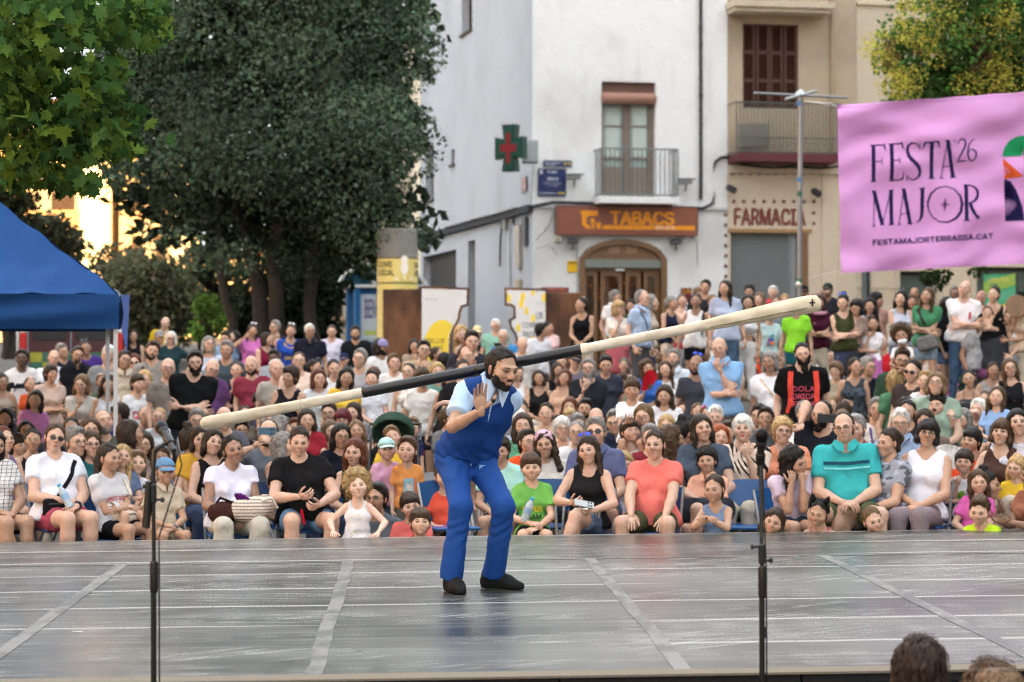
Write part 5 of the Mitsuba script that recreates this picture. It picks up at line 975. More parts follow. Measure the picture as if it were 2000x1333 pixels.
def hair_mesh(style, rng, cell, long_=.0, hi=False):
    s = Sdf(); t = dict(sh=.014, bz=.006, rc=.009, rg=.008, tb=.008, bn=.008, pt=.008, pl=.008, hi=.006, cs=.024, af=.05, bw=.016, px=.02, bob=.016, fb=.017, lg=.013, lc=.02).get(style, .012)
    A = dict(hi=(-.066, .102), rc=(-.028, .122), bw=(-.098, .040), fb=(-.10, .036), cs=(-.085, .070), tb=(-.074, .093), px=(-.09, .060)).get(style, (-.079, .086))
    B = (-.022, -.012) if style in ('sh', 'bz', 'rc', 'rg', 'cs', 'bw') else (-.012, -.022) if style in ('tb', 'bn', 'pt', 'pl') else (-.034, -.03)
    C = (.062, -.082); o = rng.uniform(0, 50, 3)
    s.ell((0, .018, .036), (.0765 + t * .8, .096 + t, .088 + t * (1.25 if style in ('sh', 'px', 'cs', 'bw') else 1)))
    s.cone((0, .040, .0), (0, .048, -.058), .060 + t, .050 + t * .8, k=.03)
    if style == 'sh': s.ell((rng.uniform(-.02, .02), -.045, .105), (.05, .045, .024), k=.02)
    if style == 'af': s.ell((0, .02, .05), (.125, .125, .115), k=.02)
    def cut(X, Y, Z):
        n1 = nrm((-(A[1] - B[1]), (A[0] - B[0]))); 
        tr = np.clip((np.abs(X) - .035) / .03, 0, 1) * (.016 if style not in ('bw', 'fb', 'af', 'px') else .004) if style != 'rc' else np.clip((.05 - np.abs(X)) / .03, 0, 1) * .01 + .012 * np.clip((np.abs(X) - .035) / .02, 0, 1)
        d1 = (Y - B[0] - tr) * n1[0] + (Z - B[1]) * n1[1]
        n2 = nrm((C[1] - B[1], -(C[0] - B[0]))); d2 = (Y - B[0]) * n2[0] + (Z - B[1]) * n2[1]
        d = np.maximum(d1, d2) + (meshkit.noise(np.stack(np.broadcast_arrays(X * 75, Y * 40, Z * 40), -1) + o) - .5) * .016
        d = d + .010 * np.clip((Z - .055) / .04, 0, 1) * np.clip((.03 - np.abs(X)) / .03, -1, 1) * (style in ('sh', 'tb', 'pt', 'pl', 'lg', 'bob', 'bn'))
        if style == 'rg': d = np.maximum(d, (Z - .045) - (Y - .02) * .2)
        return d
    s.fn(cut, 'and', .008)
    L = dict(bob=.135, fb=.10, px=.03, lg=.30, lc=.27).get(style, 0) * (1 + long_)
    if style in ('bob', 'lg', 'lc', 'fb'):
        r0 = .030 if style != 'lc' else .036
        for x in (-1, 1):
            s.cone((x * .066, .015, .045), (x * .080, -.002, -.06), r0, r0 * .95, k=.03)
            s.cone((x * .080, -.002, -.06), (x * (.088 + .02 * (style == 'lc')), -.012 + .02 * rng.uniform(-1, 1), .03 - L), r0 * .95, r0 * (.62 if style != 'lc' else .95), k=.03)
        s.cone((-.035, .06, 0), (-.04, .075, .03 - L), .048, .034, k=.04); s.cone((.035, .06, 0), (.04, .075, .03 - L), .048, .034, k=.04)
    if style == 'fb': s.ell((0, -.072, .062), (.058, .034, .036), k=.02)
    if style == 'bw': s.ell((0, -.066, .070), (.056, .034, .030), k=.02)
    if style == 'px': s.ell((rng.uniform(-.025, .025), -.058, .085), (.056, .040, .030), k=.02)
    if style == 'bn': s.ell((0, .055, .142), (.040, .040, .034), k=.012)
    if style == 'tb': s.ell((0, .122, .018), (.034, .032, .036), k=.014)
    if style in ('pt', 'pl'):
        sx = rng.choice([-1, 1]) * (.055 if style == 'pl' else .05); s.cone((0, .10, .03), (0, .135, -.03), .026, .032, k=.02); s.cone((0, .135, -.03), (sx, .07, -.16), .030, .026, k=.02); s.cone((sx, .07, -.16), (sx * 1.9, -.03, -.27), .026, .014, k=.02)
    if style == 'hi':
        s.ell((0, .07, .125), (.022, .022, .016), k=.014)
    am, fr = dict(cs=(.022, 48), af=(.05, 42), lc=(.03, 34), px=(.012, 40), sh=(.010, 55), bob=(.008, 40), lg=(.009, 30)).get(style, (.006, 55)); zs = .35 if style in ('lg', 'bob', 'fb', 'bw', 'pt') else 1
    return s.mesh(cell, lambda P: -(meshkit.fbm(P * np.array([fr, fr, fr * zs]) + o, 2) - .5) * am)

def strands(m, rng, n, curly, back, L=.07, w=.0042):
    """Narrow locks that lie on the hair and lift off it a little."""
    v, f = m; nn = meshkit.arrays(m, True)[2]; tree = cKDTree(v); i = rng.integers(0, len(v), n); i = i[(v[i, 2] > -.2) & (nn[i, 2] > -.75) & ~((v[i, 1] < -.02) & (nn[i, 2] < -.2))]; p = v[i]; n = len(i); P_, W_ = [], []
    d0 = np.tile([0, .25, -1.0], (n, 1)) if not back else np.array([0, .12, .02]) - p
    d0 = d0 + rng.normal(size=(n, 3)) * (.25 if not curly else 1.0); lift = rng.uniform(.0005, .0045, n) * (2.2 if curly else .45 if back else 1)
    for s in range(5):
        q = tree.query(p)[1]; no = nn[q]; p = v[q] * .3 + p * .7; d = d0 - no * (d0 * no).sum(1)[:, None]; d /= np.linalg.norm(d, axis=1, keepdims=True) + 1e-9; sd = np.cross(d, no)
        wd = w * (.35 + .65 * math.sin(math.pi * (s + .6) / 5.2)); c = p + no * (lift * (1 + .4 * s))[:, None]; P_.append(np.stack([c - sd * wd, c + sd * wd], 1)); p = p + d * L / 5
        if curly: d0 = d0 + rng.normal(size=(n, 3)) * .8
    V = np.stack(P_, 1).reshape(-1, 3); k = np.arange(n)[:, None, None] * 10 + np.arange(4)[None, :, None] * 2; q = (k + np.array([0, 1, 3, 2])).reshape(-1, 4)
    return (V, np.vstack([q[:, [0, 1, 2]], q[:, [0, 2, 3]]])), np.repeat(rng.uniform(.05, .95, n), 10)

def glasses(s, dark, up=False):
    ms = []; yb = ray_y(s, 0, .012)
    for x in (-1, 1):
        a = np.linspace(0, 2 * np.pi, 13); cx = x * .032; pts = np.stack([cx + .0235 * np.cos(a), np.full(13, yb - .004) + .012 * (np.abs(cx + .0235 * np.cos(a)) / .05) ** 2, .006 + (.0185 if not dark else .0175) * np.sin(a)], 1)
        ms.append(tube(pts, .0021 if dark != 2 else .0015, 4, False))
        if dark:
            v = np.vstack([pts[:-1], pts[:-1].mean(0) + [0, -.003, 0]]); j = np.arange(12); ms.append((v, np.stack([j, (j + 1) % 12, np.full(12, 12)], 1)))
        ms.append(tube([(x * .0555, yb + .011, .012), (x * .079, yb + .07, .010), (x * .080, .01, .004)], .0017, 4))
    ms.append(tube([(-.009, yb - .005, .009), (0, yb - .007, .012), (.009, yb - .005, .009)], .0017, 4)); m = cat(*ms)
    if up: m = xf(m, rot((1, 0, 0), -38), (0, .022, .078))
    return m

def cap_mesh():
    a = []; d = Sdf().ell((0, .014, .040), (.089, .110, .094)).half((0, -.02, .047), (0, -.22, -1)).mesh(.012)
    n, m = 9, 4; V = []
    for i in range(n):
        t = math.radians(-68 + 136 * i / (n - 1))
        for j in range(m):
            q = j / (m - 1); V.append((math.sin(t) * (.085 - .014 * q), -.030 - math.cos(t) * (.055 + .095 * q * (math.cos(t) ** .5 if math.cos(t) > 0 else 0)), .050 - .020 * q - .012 * (1 - math.cos(t))))
    V = np.array(V); f = grid_faces(n, m); k = len(V); V = np.vstack([V, V - [0, 0, .004]]); return cat(d, (V, np.vstack([f, f[:, ::-1] + k])))

def torso(s, w, g, fem, off, k=.05, bust=1.0, lower=True, upper=True, belly=0):
    if lower:
        s.cone((-.078 * w, 0, .0), (.078 * w, 0, .0), .104 * g + off, k=k)
        s.cone((-.055 * w, -.004, .15), (.055 * w, -.004, .15), (.092 - .010 * fem) * g + off * 1.9, k=k, sy=1.12)
        if belly: s.ell((0, -.045 - .03 * belly, .13), np.array([.115, .085, .11]) * g + off, k=.06)
    if upper:
        s.cone((-.085 * w, .002, .31), (.085 * w, .002, .31), (.100 - .008 * fem) * (.55 + .45 * g) + off, k=k, sy=1.1)
        s.cone((-.135 * w, .010, .430), (.135 * w, .010, .430), .054 + off, k=k)
        for x in (-1, 1):
            s.cone((x * .10 * w, .015, .455), (x * .025, .018, .520), .036 + off * .8, k=.03)
            if fem: s.ell((x * .072 * w, -.080, .295), np.array([.062, .055, .060]) * bust + off * .8, k=.035)
    return s



def human(p, rng):
    """Parts of one person in its own frame (facing -y, ground at z = 0), each (vertices, faces, colours, bsdf)."""
    w, g0, S, H, fem = CLS[p['cls']]; kid = p['cls'] in 'bgt'; S, H = p.get('S', S), p.get('H', H); g = g0 * p.get('girth', 1.0); w = w * (1 + .5 * (p.get('girth', 1) - 1))
    near = p['near']; hi = p.get('hi'); cell = p.get('cell', .019 if near else .027); post = p['post']; skin = np.array(SKIN[p['skin']]) * rng.uniform(.93, 1.07); hc = np.array(HAIR[p['hc']]); parts = {}
    fe = 1 if fem and not kid else 0
    hipz = dict(t=.94, s=.52, k=.45, f=.12, z=.94)[post] * S
    lean, twist, side = p.get('lean', dict(t=1, s=-2, k=8, f=5, z=0)[post]), p.get('twist', 0), p.get('side', 0)
    RT = rz(twist) @ rot((0, 1, 0), side) @ rx(lean)
    def up(m): return xf((np.asarray(m[0]) * S,) + tuple(m[1:]), RT, (0, 0, hipz))
    # arms (torso frame)
    tl, tr, pk = p['arms'] if 'arms' in p else POSE[p['pose']]
    if p.get('mir'): tl, tr = tr, tl
    if p.get('jit', 1): tl, tr = [np.array(t) + rng.uniform(-.018, .018, 3) for t in (tl, tr)]
    arms = {}
    for sd, t in ((1, tl), (-1, tr)):       # +1: own left arm, at +x for someone who faces -y
        sh = np.array([sd * .165 * w, .010, .425]); wr = np.array([sd * t[0], -t[1], .425 + t[2]])
        pole = dict(d=(sd * .25, .9, -.5), o=(sd * .9, .35, -.5), i=(sd * .25, .1, -1))[pk]
        el, wr = ik(sh, wr, p.get('pole', {}).get(sd, pole), .285, .25); arms[sd] = (sh, el, wr)
    top = p['top']; sk = Sdf(); ga = .55 + .45 * g
    bare = top in ('tk', 'tt', 'bs', 'dr', 'cr')
    torso(sk, w, g, fe, -.007, upper=True, lower=top == 'cr' or bool(p.get('midriff')), belly=0)
    nr = (.056 - .009 * fem - .004 * kid) * (.6 + .4 * ga) * (H / S * .5 + .5)
    hc_z = .532 + .105 * H / S; hp = np.array([0, p.get('hy', -.018), hc_z])
    sk.cone((0, .014, .43), hp + np.array([0, .022, -.03 * H / S]), nr * 1.08, nr, k=.03)
    for sd, (sh, el, wr) in arms.items():
        sk.cone(sh, el, .050 * ga, .040 * ga, k=.03); sk.cone(el, el + (wr - el) * .35, .041 * ga, .040 * ga, k=.015); sk.cone(el + (wr - el) * .3, wr, .041 * ga, .0255 * (.7 + .3 * ga), k=.015)
    body = [up(sk.mesh(cell * .92))]
    for sd, (sh, el, wr) in arms.items():
        fd = nrm(wr - el); hd = p.get('hands', {}).get(sd)
        if hd: d, n, kw = np.array(hd[0], float), np.array(hd[1], float), dict(hd[2])
        else:
            pn = dict(N=(-sd, 0, 0), S0=(0, 0, -1), S1=(0, .5, -.9), C=(0, .8, 0), M=(0, .9, .2), H=(0, 1, 0), W=(-sd, .2, 0), P=(0, .6, -.8), F=(0, 1, .1), L=(0, 0, -1), X=(0, 0, -1), T=(0, 0, -1), A=(-sd * .7, 0, .7), Q=(-sd * .5, .3, .4), K=(-sd, 0, 0), U=(0, -1, 0)).get(p['pose'], (-sd, 0, 0))
            d = fd + (np.array([0, -.8, -.5]) if p['pose'] == 'S0' else np.array([-sd * .6, 0, .1]) if p['pose'] in ('S1', 'H') else np.array([0, -1.5, .2]) if p['pose'] in ('L', 'X', 'T') else 0)
            n, kw = pn, dict(curl=dict(T=8, S0=12, F=25, L=22, A=14, U=12).get(p['pose'], 34) + rng.uniform(-6, 6))
        body.append(up(hand(wr, d, n, sd, size=(.98 if not fem else .9) * (1 if not kid else 1.0), sides=6 if near else 4, palm=(10, 7) if near else (7, 4), **kw)))
    # legs
    legs = {}; ls = Sdf(); lt = Sdf(); bot = p.get('bot', 'tr'); cr_ = p.get('cross', 0)
    kx = p.get('kx', .13 if not fem else .085)
    for sd in (-1, 1):
        h0 = np.array([sd * .085 * w, 0, -.01])
        if 'legs' in p: kn, an = [np.array(q, float) for q in p['legs'][sd]]
        elif post in 'tz': kn, an = np.array([sd * .10, -.02, -.45]), np.array([sd * .11, .02, -.86])
        elif post == 's': kn, an = np.array([sd * kx * (1.1 * w), -.43, .015]), np.array([sd * (kx + .01), -.40, -.44])
        elif post == 'k': kn, an = np.array([sd * .12, -.16, -.37]), np.array([sd * .12, .25, -.38])
        else: kn, an = np.array([sd * .22, -.34, .22]), np.array([sd * .10, -.46, -.06])
        if cr_ and post == 's':
            if sd == cr_: kn, an = np.array([-sd * .03, -.44, .10]), np.array([-sd * .13, -.55, -.28])
            else: kn, an = np.array([sd * .05, -.42, .0]), np.array([sd * .04, -.42, -.44])
        legs[sd] = (h0, kn, an); gg = ga * (1.05 if fe else 1)
        ls.cone(h0, kn, .082 * gg, .054 * ga, k=.02); ls.cone(kn, kn + (an - kn) * .3, .053 * ga, .055 * ga, k=.03); ls.cone(kn + (an - kn) * .3, an, .055 * ga, .034, k=.02)
        toe = an + (np.array([sd * .02, -.15, -.045]) if post != 'k' else np.array([0, .1, .0])); ls.cone(an, toe, .036, .028, k=.03)
    R2 = rz(twist * .5)
    def low(m): return xf((np.asarray(m[0]) * S,) + tuple(m[1:]), R2, (0, 0, hipz))
    lc = cell * (1.25 if near else 1.5)
    if bot in ('so', 'sk', 'dr'): body.append(low(ls.mesh(lc)))
    # head
    h = dict(jaw=rng.uniform(-1, 1) * .8 + .4 * (1 - fe) - .4 * kid, nose=rng.uniform(-.8, 1), cheek=rng.uniform(-1, 1) + .6 * (p.get('girth', 1) - 1) * 4, fem=fe, kid=1 if kid else 0); h.update(p.get('shape', {}))
    RH = RT @ rz(p.get('hyaw', 0) - twist) @ rx(p.get('pitch', 0) - lean * .8) @ rot((0, 1, 0), p.get('roll', 0)) if 'RH' not in p else p['RH']
    hw = RT @ (hp * S) + np.array([0, 0, hipz])
    def hd_(m): return xf((np.asarray(m[0]) * H,) + tuple(m[1:]), RH, hw)
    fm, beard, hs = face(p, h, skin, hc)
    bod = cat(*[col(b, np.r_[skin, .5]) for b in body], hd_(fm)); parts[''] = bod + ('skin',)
    if beard is not None: parts['beard'] = col(hd_(beard), hc * (1.0 if p['hc'] not in 'd' else .7)) + ('hair',)
    st = p['hair']
    if st == 'cap':
        parts['hair'] = col(hd_(hair_mesh(p.get('under', 'bz'), rng, .014)), hc) + ('hair',)
        m = hd_(xf(cap_mesh(), rz(p.get('capyaw', 0)))); parts['cap'] = col(m, p['capc']) + ('cloth',)
    elif st == 'sc':
        parts['hair'] = col(hd_(hair_mesh('lc', rng, .014)), hc) + ('hair',)
        m = Sdf().ell((0, .020, .040), (.094, .115, .104)).cone((0, .07, -.01), (0, .09, -.06), .062, .03, k=.04).half((0, -.03, .03), (0, -.62, -.52), .01).mesh(.013); parts['headscarf'] = col(hd_(m), p['capc']) + ('cloth',)
    elif st != 'bald':
        m = hair_mesh(st, rng, (.0065 if hi else .0120 if near else .0215), p.get('hl', 0)); q = meshkit.fbm(m[0] * np.array([190, 190, 28.]) + 9, 2)[:, None]; q = np.clip(.5 + (q - .5) * 1.8, 0, 1)
        if st not in ('bz', 'rg') : sm_, qs = strands(m, rng, (420 if hi and st != 'hi' else 200 if near else 90) if st != 'rc' else 70, st in ('cs', 'lc', 'af'), st in ('tb', 'bn', 'hi', 'pt', 'pl'), .05 if st in ('sh', 'rc', 'px', 'cs', 'bw') else .085, .0032 if near else .0055); m = cat(m, sm_); q = np.vstack([q, qs[:, None]])
        parts['hair'] = hd_(m) + (np.hstack([np.tile(hc * rng.uniform(.85, 1.2), (len(q), 1)), q]), 'hair')
    if p.get('gl'): parts['glasses'] = col(hd_(glasses(hs, 0 if p['gl'] == 1 else 2 if p['gl'] == 3 else 1)), (.02, .02, .022)) + ('plastic',)
    if p.get('hs'): parts['sunglasses'] = col(hd_(glasses(hs, 1, True)), p['hs'] if not isinstance(p['hs'], int) else (.02, .02, .025)) + ('plastic',)
    # clothes
    tc = np.array(p['tc']); off = p.get('off', .013); tp = Sdf(); hem = p.get('hem', -.06 if post == 't' else -.03)
    bust = p.get('bust', 1.0)
    torso(tp, w, g, fe, off, bust=bust, belly=p.get('belly', max(0, g / g0 - 1.08) * 3))
    if top in ('ts', 'ps', 'sh', 'ls'):
        for sd, (sh, el, wr) in arms.items():
            fr = p.get('sleeve', .62 if not fem else .5)
            tp.cone(sh + (el - sh) * -.05, sh + (el - sh) * (fr if top != 'ls' else 1), .050 * ga + off + .004, (.049 if top != 'ls' else .043) * ga + off * 1.1 + .004 * (top != 'ls'), k=.035, cap=1 if top != 'ls' else None)
            if top == 'ls': tp.cone(el, el + (wr - el) * .92, .043 * ga + off, .030 + off, k=.02, cap=1)
    loose = p.get('loose', .012)
    tp.cone((-.08 * w, 0, -.01), (.08 * w, 0, -.01), .104 * g + off + loose, k=.05)
    nk = p.get('neck', 'v' if top == 'sh' else 'c')
    if bare:
        for x in (-1, 1): tp.ell((x * (.205 if top != 'tt' else .215) * w, .0, .44), np.array([.062 if top != 'tt' else .05, .13, .105]), k=.02, op='sub')
        tp.cone((0, -.09, .47), (0, -.16, .40), .083 if top != 'tt' else .07, .055, k=.02, op='sub'); tp.cone((0, .0, .53), (0, .0, .60), .088, k=.02, op='sub')
        if top == 'bs': tp.half((0, 0, .372), (0, 0, 1), .01)
    else:
        tp.cone((0, -.010, .535), (0, -.03, .62), .058 + nr * .25, .10, k=.012, op='sub')
        if nk == 'v': tp.cone((0, -.08, .50), (0, -.15, .39), .05, .012, k=.01, op='sub')
        elif nk == 'w': tp.cone((0, -.06, .50), (0, -.10, .46), .085, .06, k=.02, op='sub')
        else: tp.cone((0, -.055, .515), (0, -.09, .50), .052, .035, k=.012, op='sub')
    tp.half((0, 0, hem if top != 'cr' else .19), (0, .0, -1))
    o = rng.uniform(0, 40, 3); wa = p.get('wr', .011)
    m = tp.mesh(cell, lambda P: (meshkit.fbm(P * np.array([9, 9, 6.]) + o, 3) - .5) * wa * 2)
    if post == 't' or near: m = (m[0], m[1])
    nm = 'dress' if top == 'dr' else 'top' if bare else 'shirt'
    cv = tc[None, :] * np.ones((len(m[0]), 1)); fnc = p.get('paint')
    if fnc: cv = fnc(m[0], cv)
    extra = []
    if top == 'bs':
        for x in (-1, 1): extra.append(tube([(x * .075 * w, -.10, .36), (x * .082 * w, -.055, .475), (x * .08 * w, .03, .50), (x * .07 * w, .105, .38)], .006, 4))
    if top in ('ps', 'sh'):
        ro = .064 + nr * .2
        for x in (-1, 1): extra.append((np.array([(x * .010, -.115, .455), (x * .02, -.095, .515), (x * .075, -.02, .55), (x * .07, .06, .555), (x * .095, .07, .52), (x * .10, -.03, .515), (x * .06, -.112, .462)]) * np.array([w * .95, 1, 1]), np.array([[0, 1, 6], [1, 2, 6], [2, 5, 6], [2, 3, 5], [3, 4, 5]])))
    if extra:
        e = cat(*extra); m2 = cat(m, e); cv = np.vstack([cv, np.tile(tc * .94, (len(e[0]), 1))]); m = m2
    parts[nm] = up(m) + (cv, p.get('tmat', 'cloth'))
    bc = np.array(p.get('bc', (.05, .06, .09)))
    lt.cone((-.078 * w, 0, .02), (.078 * w, 0, .02), .108 * g + .004, k=.04)
    for sd, (h0, kn, an) in legs.items():
        gg = ga * (1.05 if fe else 1)
        if bot == 'so': lt.cone(h0, h0 + (kn - h0) * p.get('slen', .55), .082 * gg + .014, .074 * gg + .016, k=.03, cap=1)
        elif bot == 'tr': lt.cone(h0, kn, .082 * gg + .012, .058 * ga + .016, k=.03); lt.cone(kn, an + (an - kn) * .07, .058 * ga + .016, p.get('cuff', .056), k=.02, cap=1)
        elif bot in ('sk', 'dr'):
            e_ = kn * p.get('slen', .8) + h0 * (1 - p.get('slen', .8)); lt.cone(h0, e_, .10 * gg, .12 * gg + .02, k=.12, cap=1)
    if bot in ('sk', 'dr') and post in 'tz': lt.cone((0, 0, 0), (0, 0, -.45 * p.get('slen', .8)), .12 * g, .19 * g, k=.1, cap=1)
    lt.half((0, 0, .10), (0, 0, 1))
    lm = lt.mesh(lc, lambda P: (meshkit.fbm(P * 8 + o, 2) - .5) * .014)
    parts[dict(so='shorts', tr='trousers', sk='skirt', dr='skirt')[bot] if top != 'dr' else 'skirt'] = low(lm) + (np.tile(bc, (len(lm[0]), 1)), p.get('bmat', 'cloth'))
    p['_up'], p['_hd'], p['_top'], p['_arms'], p['_low'], p['_hs'], p['_wr'] = up, hd_, tp, arms, low, hs, {k: RT @ (a[2] * S) + np.array([0, 0, hipz]) for k, a in arms.items()}
    return parts
